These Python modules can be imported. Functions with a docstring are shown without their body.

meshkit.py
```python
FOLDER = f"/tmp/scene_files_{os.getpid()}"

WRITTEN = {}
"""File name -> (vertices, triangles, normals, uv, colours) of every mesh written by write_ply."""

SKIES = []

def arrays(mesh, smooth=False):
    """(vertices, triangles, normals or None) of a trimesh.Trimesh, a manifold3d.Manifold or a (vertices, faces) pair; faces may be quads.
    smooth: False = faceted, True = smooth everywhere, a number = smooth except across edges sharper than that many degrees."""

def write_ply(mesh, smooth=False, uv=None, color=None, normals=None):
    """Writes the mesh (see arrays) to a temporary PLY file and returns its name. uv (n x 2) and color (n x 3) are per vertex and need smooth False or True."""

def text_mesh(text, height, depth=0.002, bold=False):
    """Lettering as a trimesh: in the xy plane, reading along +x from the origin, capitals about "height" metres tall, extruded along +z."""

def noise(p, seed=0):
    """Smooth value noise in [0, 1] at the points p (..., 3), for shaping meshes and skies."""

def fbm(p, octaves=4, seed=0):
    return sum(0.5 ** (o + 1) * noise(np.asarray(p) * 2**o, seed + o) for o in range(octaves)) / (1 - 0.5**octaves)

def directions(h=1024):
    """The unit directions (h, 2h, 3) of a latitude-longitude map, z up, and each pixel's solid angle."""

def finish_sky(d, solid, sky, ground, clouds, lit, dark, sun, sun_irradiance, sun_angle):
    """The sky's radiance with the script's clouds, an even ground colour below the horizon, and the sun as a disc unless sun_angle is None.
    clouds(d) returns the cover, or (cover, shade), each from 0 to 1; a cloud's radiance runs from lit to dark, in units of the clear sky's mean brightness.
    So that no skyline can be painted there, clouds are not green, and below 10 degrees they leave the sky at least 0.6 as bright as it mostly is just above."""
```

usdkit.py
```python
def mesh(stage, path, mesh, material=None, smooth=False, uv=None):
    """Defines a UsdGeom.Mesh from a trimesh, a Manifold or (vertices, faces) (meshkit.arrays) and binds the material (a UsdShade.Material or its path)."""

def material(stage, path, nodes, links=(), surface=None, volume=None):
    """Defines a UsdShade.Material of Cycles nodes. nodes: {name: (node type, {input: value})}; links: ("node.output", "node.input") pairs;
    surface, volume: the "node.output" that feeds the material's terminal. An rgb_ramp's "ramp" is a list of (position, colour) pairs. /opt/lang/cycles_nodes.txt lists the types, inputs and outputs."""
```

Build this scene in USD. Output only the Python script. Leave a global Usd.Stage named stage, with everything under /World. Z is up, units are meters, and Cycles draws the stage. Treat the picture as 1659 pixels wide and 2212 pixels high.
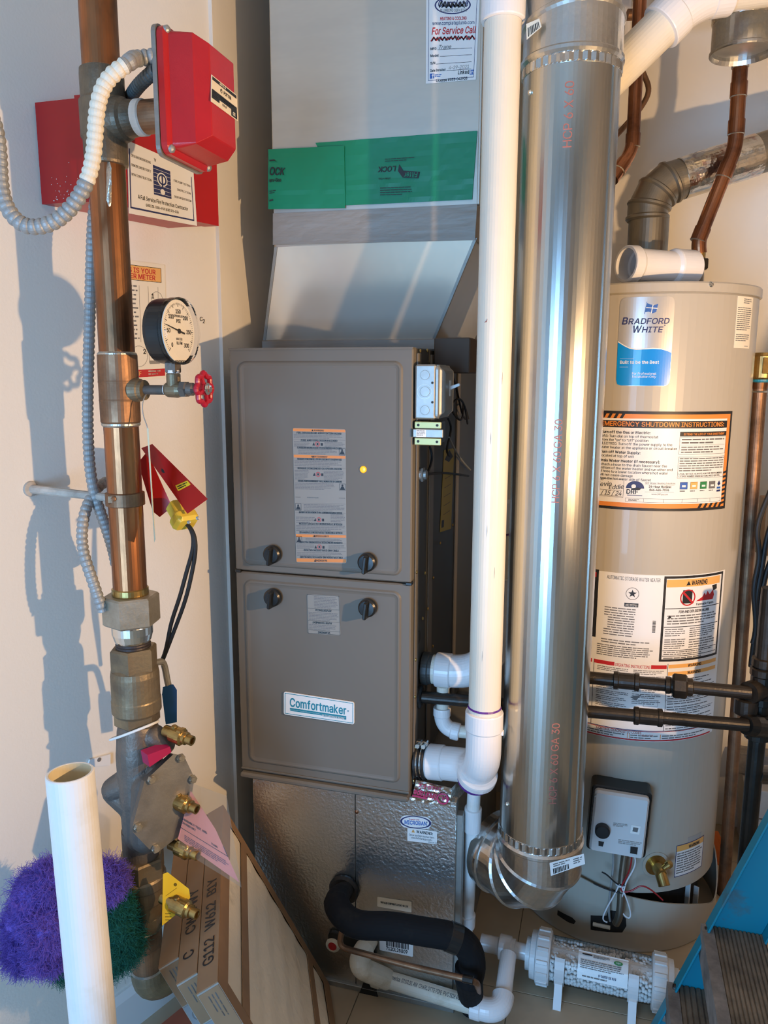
import math, random
import numpy as np, trimesh, usdkit, meshkit
from pxr import Usd, UsdGeom, UsdLux, Gf, Sdf, Vt
from shapely.geometry import Polygon, Point, box as sbox
random.seed(4); rng = np.random.default_rng(4)
stage = Usd.Stage.CreateInMemory()
UsdGeom.SetStageUpAxis(stage, 'Z'); UsdGeom.SetStageMetersPerUnit(stage, 1.0)
UsdGeom.Xform.Define(stage, '/World')
# ---------------- camera, sky, lights, exposure
W, Hpx, FPX, CAMH = 1659.0, 2212.0, 1680.0, 1.28
YAW, PITCH, ROLL = math.radians(15.88), math.radians(10.0), math.radians(0.17)
cy_, sy_ = math.cos(YAW), math.sin(YAW)
FWD = np.array([-sy_*math.cos(PITCH), cy_*math.cos(PITCH), -math.sin(PITCH)])
R0 = np.array([cy_, sy_, 0.0]); U0 = np.cross(R0, FWD)
RIGHT = math.cos(ROLL)*R0 + math.sin(ROLL)*U0; UP = -math.sin(ROLL)*R0 + math.cos(ROLL)*U0
EYE = np.array([0, 0, CAMH])
def pl(x, d, z=0.0):            # plan coordinates about the viewer (x right, d ahead) -> world
    return np.array([x*cy_ - d*sy_, x*sy_ + d*cy_, z])
cam = UsdGeom.Camera.Define(stage, '/World/camera')
cam.AddTransformOp().Set(Gf.Matrix4d(*[float(v) for v in (*RIGHT, 0, *UP, 0, *(-FWD), 0, *EYE, 1)]))
cam.CreateFocalLengthAttr(26.0); cam.CreateHorizontalApertureAttr(26.0*W/FPX); cam.CreateVerticalApertureAttr(26.0*Hpx/FPX)
cam.CreateClippingRangeAttr(Gf.Vec2f(0.02, 100)); cam.CreateExposureAttr(0.0)
sky = UsdLux.DomeLight.Define(stage, '/World/sky_light'); sky.CreateColorAttr(Gf.Vec3f(.75, .85, 1)); sky.CreateIntensityAttr(0.02)
LAMP = pl(.78, .55, CAMH - .12)
lamp = UsdLux.SphereLight.Define(stage, '/World/work_lamp_light'); lamp.CreateRadiusAttr(.013)
lamp.CreateColorAttr(Gf.Vec3f(1.0, .63, .325)); lamp.CreateIntensityAttr(7900); lamp.AddTranslateOp().Set(Gf.Vec3d(*LAMP))
win = UsdLux.RectLight.Define(stage, '/World/daylight_window_light'); win.CreateWidthAttr(.95); win.CreateHeightAttr(1.4)
win.CreateColorAttr(Gf.Vec3f(.27, .57, 1.0)); win.CreateIntensityAttr(19.0)
wp = pl(-1.15, -1.62, .82); tgt = pl(.2, 1.35, .9); zax = wp - tgt; zax[2] = 0; zax /= np.linalg.norm(zax)
xax = np.cross([0, 0, 1.0], zax)
win.AddTransformOp().Set(Gf.Matrix4d(*[float(v) for v in (*xax, 0, 0, 0, 1, 0, *zax, 0, *wp, 1)]))
# ---------------- pixel helpers (photo pixel -> ray)
def ray(px, py):
    return FWD + (px - W/2)/FPX*RIGHT - (py - Hpx/2)/FPX*UP
FH = np.array([-sy_, cy_, 0.0]); RH = np.array([cy_, sy_, 0.0])
def at(px, py, d): r = ray(px, py); return EYE + r*(d/(r @ FH))
def onp(px, py, p0, n): r = ray(px, py); n = np.asarray(n, float); return EYE + r*(((np.asarray(p0) - EYE) @ n)/(r @ n))
def onY(px, py, y): return onp(px, py, (0, y, 0), (0, 1, 0))
def onX(px, py, x): return onp(px, py, (x, 0, 0), (1, 0, 0))
def onZ(px, py, z): return onp(px, py, (0, 0, z), (0, 0, 1))
def proj(p):
    v = np.asarray(p) - EYE; z = v @ FWD
    return W/2 + FPX*(v @ RIGHT)/z, Hpx/2 - FPX*(v @ UP)/z
# ---------------- mesh helpers
cat = lambda *m: trimesh.util.concatenate([x for x in m if x is not None])
def unit(v): v = np.asarray(v, float); return v/np.linalg.norm(v)
def frame(o, x, y=None, z=None):
    x = unit(x)
    if z is None: z = unit(np.cross(x, y)) if y is not None else None
    z = unit(z); y = np.cross(z, x); y = unit(y); x = np.cross(y, z)
    m = np.eye(4); m[:3, 0], m[:3, 1], m[:3, 2], m[:3, 3] = x, y, z, o
    return m
def tf(m, M): m = m.copy(); m.apply_transform(M); return m
def axisframe(o, z):
    z = unit(z); a = np.array([0, 0, 1.0]) if abs(z[2]) < .9 else np.array([1.0, 0, 0])
    return frame(o, np.cross(a, z), z=z)
def hull(pts): return trimesh.Trimesh(np.asarray(pts, float)).convex_hull
def cbox(size, c=.002, M=None):
    s = np.asarray(size, float)/2; c = min(c, s.min()*.6); p = []
    for sx in (-1, 1):
        for sy in (-1, 1):
            for sz in (-1, 1):
                for k in range(3):
                    q = s.copy() - c; q[k] += c; p.append(q*[sx, sy, sz])
    m = hull(p)
    return tf(m, M) if M is not None else m
def bx(x0, x1, y0, y1, z0, z1, c=.002):
    m = cbox((abs(x1-x0), abs(y1-y0), abs(z1-z0)), c); m.apply_translation(((x0+x1)/2, (y0+y1)/2, (z0+z1)/2)); return m
def loft(rings, cap=True):
    rings = [np.asarray(r, float) for r in rings]; n = len(rings[0]); v = np.vstack(rings); f = []
    for i in range(len(rings)-1):
        for j in range(n):
            a, b = i*n+j, i*n+(j+1) % n
            f += [[a, b, b+n], [a, b+n, a+n]]
    if cap:
        c0, c1 = len(v), len(v)+1; v = np.vstack([v, rings[0].mean(0), rings[-1].mean(0)])
        for j in range(n):
            f += [[c0, (j+1) % n, j], [c1, (len(rings)-1)*n+j, (len(rings)-1)*n+(j+1) % n]]
    m = trimesh.Trimesh(v, f, process=False)
    return m
def tube(pts, r, n=20, cap=True):
    p = np.asarray(pts, float); r = np.broadcast_to(np.asarray(r, float), (len(p),)); t = np.gradient(p, axis=0)
    t /= np.maximum(np.linalg.norm(t, axis=1, keepdims=True), 1e-12)
    a = np.cross(t[0], [0, 0, 1.0] if abs(t[0][2]) < .9 else [1.0, 0, 0]); a = unit(a); rings = []; ang = np.arange(n)/n*2*np.pi
    for i in range(len(p)):
        a = unit(a - t[i]*(a @ t[i])); b = np.cross(t[i], a)
        rings.append(p[i] + r[i]*(np.cos(ang)[:, None]*a + np.sin(ang)[:, None]*b))
    return loft(rings, cap)
def fillet(pts, r, k=8):
    pts = [np.asarray(p, float) for p in pts]; out = [pts[0]]
    rs = r if isinstance(r, (list, tuple)) else [r]*(len(pts)-2)
    for i in range(1, len(pts)-1):
        a, b = unit(pts[i-1]-pts[i]), unit(pts[i+1]-pts[i]); q = min(rs[i-1], (.98 if i == 1 else .49)*np.linalg.norm(pts[i-1]-pts[i]), (.98 if i == len(pts)-2 else .49)*np.linalg.norm(pts[i+1]-pts[i]))
        for t in np.linspace(0, 1, k): out.append((1-t)**2*(pts[i]+a*q) + 2*t*(1-t)*pts[i] + t*t*(pts[i]+b*q))
    out.append(pts[-1]); return np.array(out)
def spline(pts, n=60):
    from scipy.interpolate import CubicSpline
    p = np.asarray(pts, float); s = np.r_[0, np.cumsum(np.linalg.norm(np.diff(p, axis=0), axis=1))]
    return CubicSpline(s, p)(np.linspace(0, s[-1], n))
def resample(p, step):
    p = np.asarray(p); s = np.r_[0, np.cumsum(np.linalg.norm(np.diff(p, axis=0), axis=1))]; q = np.linspace(0, s[-1], max(4, int(s[-1]/step)))
    return np.stack([np.interp(q, s, p[:, k]) for k in range(3)], 1), q
def pipe(a, b, r, n=28): return tube([a, (np.asarray(a)+b)/2, b], r, n)
def lathe(prof, o, axis, n=32, cap=True):
    M = axisframe(o, axis); ang = np.arange(n)/n*2*np.pi
    rings = [np.c_[r*np.cos(ang), r*np.sin(ang), np.full(n, t)] for r, t in prof]
    return tf(loft(rings, cap), M)
def hexn(o, axis, r, h, c=.003, k=6, rot=0, spin=None):
    """A hexagon nut: chamfered prism of h along axis."""
    M = axisframe(o, axis); a = np.arange(k)/k*2*np.pi + rot
    R = lambda q, t: np.c_[q*np.cos(a), q*np.sin(a), np.full(k, t)]
    return tf(hull(np.vstack([R(r-c, 0), R(r, c), R(r, h-c), R(r-c, h)])), M)
def hollow(o, axis, ro, ri, h, n=36, lip=.0015):
    return lathe([(ri, 0), (ro-lip, 0), (ro, lip), (ro, h-lip), (ro-lip, h), (ri, h), (ri, 0)], o, axis, n, cap=False)
def rr(w, h, r, k=5):
    p = []
    for cx, cy, a0 in ((w/2-r, h/2-r, 0), (-w/2+r, h/2-r, 90), (-w/2+r, -h/2+r, 180), (w/2-r, -h/2+r, 270)):
        for a in np.linspace(a0, a0+90, k): p.append((cx+r*math.cos(math.radians(a)), cy+r*math.sin(math.radians(a))))
    return np.array(p)
def rloft(w, h, r, steps, M, k=5):
    """Rounded-rectangle plate lofted through (inset, height) steps."""
    return tf(loft([np.c_[rr(w-2*i, h-2*i, max(r-i, .0008), k), np.full(4*k, z)] for i, z in steps]), M)
def ext(poly, depth, M): return tf(trimesh.creation.extrude_polygon(poly, depth, engine='earcut'), M)
def manif(m): 
    import manifold3d as mf
    m = m.copy(); m.merge_vertices(); return mf.Manifold(mf.Mesh(np.asarray(m.vertices, np.float32), np.asarray(m.faces, np.uint32)))
def tri(man): q = man.to_mesh(); return trimesh.Trimesh(q.vert_properties[:, :3], q.tri_verts, process=False)
def grid_sheet(f, nu, nv, th=.0006):
    """Closed thin sheet from a point function f(u, v, h)."""
    u, v = np.meshgrid(np.linspace(0, 1, nu), np.linspace(0, 1, nv), indexing='ij'); k = nu*nv
    P = np.vstack([f(u.ravel(), v.ravel(), 0.0), f(u.ravel(), v.ravel(), th)]); F = []
    I = lambda i, j: i*nv+j
    for i in range(nu-1):
        for j in range(nv-1):
            a, b, c, d = I(i, j), I(i+1, j), I(i+1, j+1), I(i, j+1)
            F += [[a, c, b], [a, d, c], [k+a, k+b, k+c], [k+a, k+c, k+d]]
    edge = [I(i, 0) for i in range(nu)] + [I(nu-1, j) for j in range(1, nv)] + [I(i, nv-1) for i in range(nu-2, -1, -1)] + [I(0, j) for j in range(nv-2, 0, -1)]
    for a, b in zip(edge, edge[1:]+edge[:1]): F += [[a, b, k+b], [a, k+b, k+a]]
    return trimesh.Trimesh(P, F, process=False)
# ---------------- materials
MATS = {}
def mat(name, col, rough=.5, metal=0.0, col2=None, vscale=8, bump=0, bscale=80, stretch=(1, 1, 1), ramp=(.35, .65), coat=0, rough2=None, bdist=.002, emit=0, extra=None):
    nodes, links = {'p': ('principled_bsdf', {'base_color': col, 'roughness': rough, 'metallic': metal, 'coat_weight': coat})}, []
    if emit: nodes['p'][1].update(emission_color=col, emission_strength=emit)
    if extra: nodes['p'][1].update(extra)
    if col2 is not None or bump or rough2 is not None:
        nodes['g'] = ('geometry', {}); nodes['m'] = ('mapping', {'scale': stretch}); links.append(('g.position', 'm.vector'))
    if col2 is not None or rough2 is not None:
        nodes['n'] = ('noise_texture', {'scale': vscale, 'detail': 6.0, 'roughness': .62}); links.append(('m.vector', 'n.vector'))
    if col2 is not None:
        nodes['r'] = ('rgb_ramp', {'ramp': [(ramp[0], col), (ramp[1], col2)]}); links += [('n.fac', 'r.fac'), ('r.color', 'p.base_color')]
    if rough2 is not None:
        nodes['rm'] = ('map_range', {'from_min': ramp[0], 'from_max': ramp[1], 'to_min': rough, 'to_max': rough2, 'clamp': True}); links += [('n.fac', 'rm.value'), ('rm.result', 'p.roughness')]
    if bump:
        nodes['n2'] = ('noise_texture', {'scale': bscale, 'detail': 3.0}); nodes['b'] = ('bump', {'strength': bump, 'distance': bdist})
        links += [('m.vector', 'n2.vector'), ('n2.fac', 'b.height'), ('b.normal', 'p.normal')]
    MATS[name] = usdkit.material(stage, '/World/Looks/'+name, nodes, links, surface='p.BSDF'); return name
mat('room_paint', (.30, .25, .19), .8)
mat('wall_paint', (.80, .765, .69), .75, bump=.12, bscale=220)
mat('ceiling_paint', (.62, .58, .52), .85)
mat('trim_paint', (.80, .80, .78), .5)
mat('floor_tan', (.52, .43, .30), .55, col2=(.42, .34, .235), vscale=5, bump=.1)
mat('grout', (.22, .18, .12), .8)
mat('copper', (.50, .205, .088), .27, .95, col2=(.15, .08, .042), vscale=7, stretch=(1, 1, .5), ramp=(.40, .66), rough2=.45, bump=.05)
mat('copper_bright', (.50, .215, .105), .25, 1.0, col2=(.15, .065, .038), vscale=9, ramp=(.38, .66), rough2=.42)
mat('copper_dull', (.36, .20, .11), .4, .85, col2=(.17, .10, .06), vscale=14, rough2=.6)
mat('solder', (.55, .52, .45), .35, .9, bump=.6, bscale=150)
mat('bronze', (.30, .235, .14), .40, .65, col2=(.17, .13, .085), vscale=16, bump=.25, bscale=160, rough2=.6)
mat('bronze_dark', (.21, .18, .15), .42, .55, col2=(.13, .115, .10), vscale=10, bump=.3, bscale=200, rough2=.62)
mat('cast_tee', (.21, .165, .11), .45, .6, col2=(.11, .09, .065), vscale=18, bump=.35, bscale=170)
mat('brass', (.55, .38, .13), .3, .95, col2=(.32, .21, .08), vscale=30)
mat('steel_nut', (.46, .43, .36), .45, .7, col2=(.34, .31, .24), vscale=25, bump=.25, bscale=240)
mat('chrome', (.78, .78, .74), .18, 1.0)
mat('plate_steel', (.36, .345, .31), .45, .6, col2=(.24, .23, .21), vscale=14, bump=.2, bscale=200)
mat('thread_black', (.05, .04, .038), .5, .4)
mat('red_paint', (.50, .014, .018), .28, col2=(.42, .010, .013), vscale=6, bump=.06, bscale=500)
mat('red_box', (.42, .008, .009), .35, col2=(.36, .008, .008), vscale=5)
mat('red_wheel', (.40, .006, .028), .35)
mat('white_tape', (.86, .86, .82), .6)
mat('conduit', (.40, .41, .40), .55, .45, col2=(.33, .35, .35), vscale=10)
mat('conduit_cream', (.80, .74, .60), .5)
mat('conduit_dark', (.10, .115, .115), .5, .3)
mat('galv', (.62, .62, .58), .16, 1.0, col2=(.47, .48, .46), vscale=6, stretch=(1, 1, .12), ramp=(.35, .68), rough2=.34, bump=.05, bscale=6, bdist=.004)
mat('galv_elbow', (.66, .66, .64), .2, 1.0, col2=(.52, .53, .52), vscale=9, rough2=.36, bump=.06, bscale=14)
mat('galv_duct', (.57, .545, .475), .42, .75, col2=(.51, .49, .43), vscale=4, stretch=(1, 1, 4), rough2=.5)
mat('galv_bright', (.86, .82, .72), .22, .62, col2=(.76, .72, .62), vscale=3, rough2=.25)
mat('flue_metal', (.34, .31, .25), .32, .95, col2=(.24, .22, .18), vscale=9, rough2=.5)
mat('foil_tape', (.62, .60, .55), .22, 1.0, bump=.7, bscale=28, bdist=.006)
mat('foil_tape_red', (.62, .60, .55), .2, 1.0, col2=(.42, .22, .2), vscale=22, ramp=(.55, .68), bump=.8, bscale=30, bdist=.006)
mat('foil_board', (.56, .56, .54), .26, .95, bump=.5, bscale=160, bdist=.0024)
mat('cloth_tape', (.30, .275, .24), .55, .25, col2=(.24, .22, .19), vscale=6, stretch=(.5, .5, 4), bump=.25, bscale=40)
mat('green_tape', (.003, .215, .105), .42, bump=.25, bscale=18, bdist=.003)
mat('pvc', (.78, .735, .62), .35, col2=(.74, .69, .575), vscale=4)
mat('pvc_white', (.80, .79, .78), .25)
mat('pvc_old', (.70, .66, .54), .4, col2=(.42, .34, .2), vscale=14, ramp=(.58, .8))
mat('rod_paint', (.55, .50, .43), .6, col2=(.34, .30, .25), vscale=30)
mat('pvc_painted', (.80, .80, .78), .45, col2=(.70, .67, .58), vscale=7, ramp=(.55, .72), bump=.35, bscale=30, bdist=.003)
mat('pvc_inside', (.72, .62, .40), .6)
mat('purple_primer', (.10, .015, .22), .4)
mat('lilac', (.52, .30, .50), .5)
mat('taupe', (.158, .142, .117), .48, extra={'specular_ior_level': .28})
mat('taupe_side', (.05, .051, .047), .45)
mat('taupe_strip', (.16, .142, .115), .42)
mat('black_plastic', (.012, .013, .013), .28)
mat('black_rubber', (.010, .010, .010), .55)
mat('black_foam', (.009, .009, .010), .85, col2=(.026, .023, .018), vscale=12, ramp=(.55, .75), bump=.4, bscale=60, extra={'specular_ior_level': .2})
mat('black_iron', (.017, .014, .011), .36, .5, col2=(.035, .028, .022), vscale=20, bump=.15, bscale=140)
mat('zinc_box', (.38, .38, .35), .42, .6, col2=(.31, .31, .29), vscale=30)
mat('zinc_yellow', (.46, .48, .20), .45, .5, col2=(.50, .46, .24), vscale=12)
mat('heater_grey', (.445, .405, .33), .33, coat=.15)
mat('heater_dark', (.012, .010, .009), .7)
mat('label_white', (.80, .79, .76), .4)
mat('label_cream', (.82, .76, .62), .5)
mat('label_grey', (.27, .252, .215), .4)
mat('ink_black', (.016, .016, .018), .5)
mat('ink_grey', (.16, .155, .15), .5)
mat('ink_faint', (.36, .345, .32), .5)
mat('ink_red', (.50, .02, .025), .45)
mat('ink_orange', (.74, .25, .045), .45)
mat('ink_amber', (.80, .42, .12), .45)
mat('ink_navy', (.022, .03, .12), .45)
mat('ink_blue', (.03, .12, .42), .4)
mat('ink_cyan', (.0, .27, .80), .25, coat=.4)
mat('ink_teal', (.015, .22, .30), .4)
mat('ink_green', (.03, .22, .07), .45)
mat('ink_magenta', (.55, .03, .14), .4)
mat('ink_rust', (.36, .13, .10), .5)
mat('ink_purple', (.14, .09, .22), .5)
mat('silver_label', (.68, .65, .60), .25, .6)
mat('pink_paper', (.72, .33, .36), .6)
mat('yellow_tag', (.80, .58, .02), .45)
mat('yellow_dull', (.36, .28, .03), .5)
mat('brown_board', (.07, .045, .028), .7)
mat('yellow_plug', (.75, .54, .05), .4)
mat('magenta_tag', (.45, .015, .11), .5)
mat('blue_grip', (.010, .065, .20), .4)
mat('white_plastic', (.66, .67, .66), .4)
mat('ladder_blue', (.003, .19, .275), .4, col2=(.075, .085, .075), vscale=7, ramp=(.60, .70), rough2=.55)
mat('wood_step', (.20, .155, .105), .6, col2=(.10, .078, .052), vscale=22, stretch=(1, 1, 1), bump=.3)
mat('wood_grey', (.26, .235, .21), .65, col2=(.11, .10, .09), vscale=20)
mat('wood_brown', (.36, .21, .10), .6)
mat('cardboard', (.31, .185, .095), .75, col2=(.26, .155, .08), vscale=12)
mat('cardboard_grey', (.38, .35, .30), .75, col2=(.30, .29, .26), vscale=16)
mat('carton_blue', (.25, .27, .28), .7)
mat('filter_media', (.80, .71, .55), .85, col2=(.45, .40, .30), vscale=9, stretch=(1, 1, 1), ramp=(.64, .80), bump=.8, bscale=45, bdist=.004)
mat('fluff_purple', (.10, .055, .34), .8, col2=(.17, .10, .50), vscale=25)
mat('fluff_green', (.0, .10, .07), .8)
mat('bead_white', (.74, .73, .70), .5)
mat('brick_red', (.35, .10, .055), .7)
mat('orange_strap', (.60, .14, .02), .6)
mat('amber_lamp', (1.0, .40, .01), .3, emit=.9)
mat('tag_green', (.55, .56, .40), .6)
mat('board_white', (.60, .58, .54), .6, col2=(.50, .48, .44), vscale=12)
mat('wire_white', (.75, .76, .77), .4); mat('wire_red', (.35, .01, .015), .4)
mat('gauge_white', (.82, .80, .74), .4)
MATS['clear'] = usdkit.material(stage, '/World/Looks/clear_plastic', {'f': ('fresnel', {'IOR': 1.22}), 't': ('transparent_bsdf', {'color': (.97, .97, .97)}), 'g': ('glossy_bsdf', {'color': (1, 1, 1), 'roughness': .06}), 'm': ('mix_closure', {})}, [('f.fac', 'm.fac'), ('t.BSDF', 'm.closure1'), ('g.BSDF', 'm.closure2')], surface='m.closure')
MATS['sleeve'] = usdkit.material(stage, '/World/Looks/sleeve_plastic', {'d': ('diffuse_bsdf', {'color': (.75, .74, .70)}), 't': ('transparent_bsdf', {'color': (.93, .93, .92)}), 'g': ('glossy_bsdf', {'color': (1, 1, 1), 'roughness': .12}), 'm': ('mix_closure', {'fac': .05}), 'm2': ('mix_closure', {'fac': .05})}, [('t.BSDF', 'm.closure1'), ('d.BSDF', 'm.closure2'), ('m.closure', 'm2.closure1'), ('g.BSDF', 'm2.closure2')], surface='m2.closure')
# ---------------- scene tree helpers
USED = {}
def numbered(parent, name):
    k = USED.get((parent, name), 0); USED[(parent, name)] = k+1
    return name if k == 0 else f'{name}_{k:03d}'
def mk(path, m, material, base, smooth=33):
    v = np.asarray(m.vertices) - np.asarray(base); f = np.asarray(m.faces)
    g = usdkit.mesh(stage, path, (v, f), MATS[material])
    if smooth is not False:
        ang = 180 if smooth is True else smooth
        _, inv = np.unique(np.round(v, 6), axis=0, return_inverse=True); inv = inv.ravel()
        fn = np.cross(v[f[:, 1]]-v[f[:, 0]], v[f[:, 2]]-v[f[:, 0]]); ar = np.linalg.norm(fn, axis=1); un = fn/np.maximum(ar, 1e-15)[:, None]
        cid = inv[f].ravel(); fid = np.repeat(np.arange(len(f)), 3); o = np.argsort(cid, kind='stable'); cs, fs = cid[o], fid[o]
        start = np.r_[0, np.flatnonzero(np.diff(cs))+1, len(cs)]; grp = np.repeat(np.arange(len(start)-1), np.diff(start)); pos = np.arange(len(cs))-start[grp]; cnt = np.diff(start)[grp]
        out = np.zeros((len(cs), 3)); mx = int(cnt.max())
        for k in range(min(mx, 200)):
            ok = k < cnt; other = fs[start[grp[ok]]+(pos[ok]+k) % cnt[ok]]; w = (un[fs[ok]]*un[other]).sum(1) > math.cos(math.radians(ang))-1e-6
            out[np.flatnonzero(ok)[w]] += fn[other[w]]
        nn = np.zeros((len(cs), 3)); nn[o] = out; ln = np.linalg.norm(nn, axis=1, keepdims=True); nn = np.where(ln > 1e-18, nn/np.maximum(ln, 1e-18), un[fid])
        g.CreateNormalsAttr(Vt.Vec3fArray.FromNumpy(nn.astype(np.float32))); g.SetNormalsInterpolation('faceVarying')
    return g.GetPrim()
class Th:
    """One thing: parts are added, then done() writes it at the thing's base."""
    def __init__(s, name, label, cat=None, group=None, kind=None):
        s.name, s.label, s.cat, s.group, s.kind, s.parts = name, label, cat, group, kind, []
    def add(s, name, mesh, material, label=None, under=None, kind=None, smooth=33):
        e = dict(n=name, m=mesh, mat=material, l=label, subs=[], k=kind, s=smooth)
        (under['subs'] if under else s.parts).append(e); return e
    def done(s, single=True):
        al = [e for p in s.parts for e in [p]+p['subs']]
        b0 = np.min([e['m'].bounds[0] for e in al], 0); b1 = np.max([e['m'].bounds[1] for e in al], 0)
        base = np.array([(b0[0]+b1[0])/2, (b0[1]+b1[1])/2, b0[2]])
        top = numbered('/World', s.name); path = '/World/'+top
        if len(s.parts) == 1 and single and not s.parts[0]['subs']:
            e = s.parts[0]; pr = mk(path, e['m'], e['mat'], base, e['s']); UsdGeom.Xformable(pr).AddTranslateOp().Set(Gf.Vec3d(*map(float, base)))
        else:
            x = UsdGeom.Xform.Define(stage, path); x.AddTranslateOp().Set(Gf.Vec3d(*map(float, base))); pr = x.GetPrim()
            for e in s.parts:
                pp = path+'/'+numbered(path, e['n']); q = mk(pp, e['m'], e['mat'], base, e['s'])
                if e['l']: q.SetCustomDataByKey('label', e['l'])
                if e['k']: q.SetCustomDataByKey('kind', e['k'])
                for h in e['subs']:
                    qq = mk(pp+'/'+numbered(pp, h['n']), h['m'], h['mat'], base, h['s'])
                    if h['l']: qq.SetCustomDataByKey('label', h['l'])
        for k, v in (('label', s.label), ('category', s.cat), ('group', s.group), ('kind', s.kind)):
            if v: pr.SetCustomDataByKey(k, v)
        return pr
# ---------------- stickers and print
class Quad:
    """A flat (or bilinear) sticker between four corners: top-left, top-right, bottom-right, bottom-left."""
    def __init__(s, tl, tr, br, bl, n):
        s.c = [np.asarray(q, float) for q in (tl, tr, br, bl)]; s.n = unit(n)
        s.w = (np.linalg.norm(s.c[1]-s.c[0])+np.linalg.norm(s.c[2]-s.c[3]))/2; s.h = (np.linalg.norm(s.c[3]-s.c[0])+np.linalg.norm(s.c[2]-s.c[1]))/2; s.seg = 1
    def m(s, x, y, h):
        u, v = (np.asarray(x)/s.w)[:, None], (np.asarray(y)/s.h)[:, None]
        return (1-v)*((1-u)*s.c[3]+u*s.c[2]) + v*((1-u)*s.c[0]+u*s.c[1]) + np.asarray(h).reshape(-1, 1)*s.n
class Cyl:
    """A sticker on a vertical cylinder, from angle a0 (left) to a1 (right)."""
    def __init__(s, o, r, a0, a1, z0, z1, rot=False):
        s.o, s.r, s.a0, s.z0, s.rot = o, r, a0, z0, rot; s.sg = -1 if a1 < a0 else 1
        aw, zh = abs(a1-a0)*r, z1-z0; s.w, s.h, s.a1 = (zh, aw, a1) if rot else (aw, zh, a1); s.seg = max(6, int(abs(a1-a0)/.022))
    def m(s, x, y, h):
        x, y = np.asarray(x, float), np.asarray(y, float)
        if s.rot: a, z = s.a1 - s.sg*y/s.r, s.z0 + x
        else: a, z = s.a0 + s.sg*x/s.r, s.z0 + y
        q = s.r + np.asarray(h)*np.ones_like(x)
        return np.c_[s.o[0]+q*np.cos(a), s.o[1]+q*np.sin(a), z]
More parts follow.
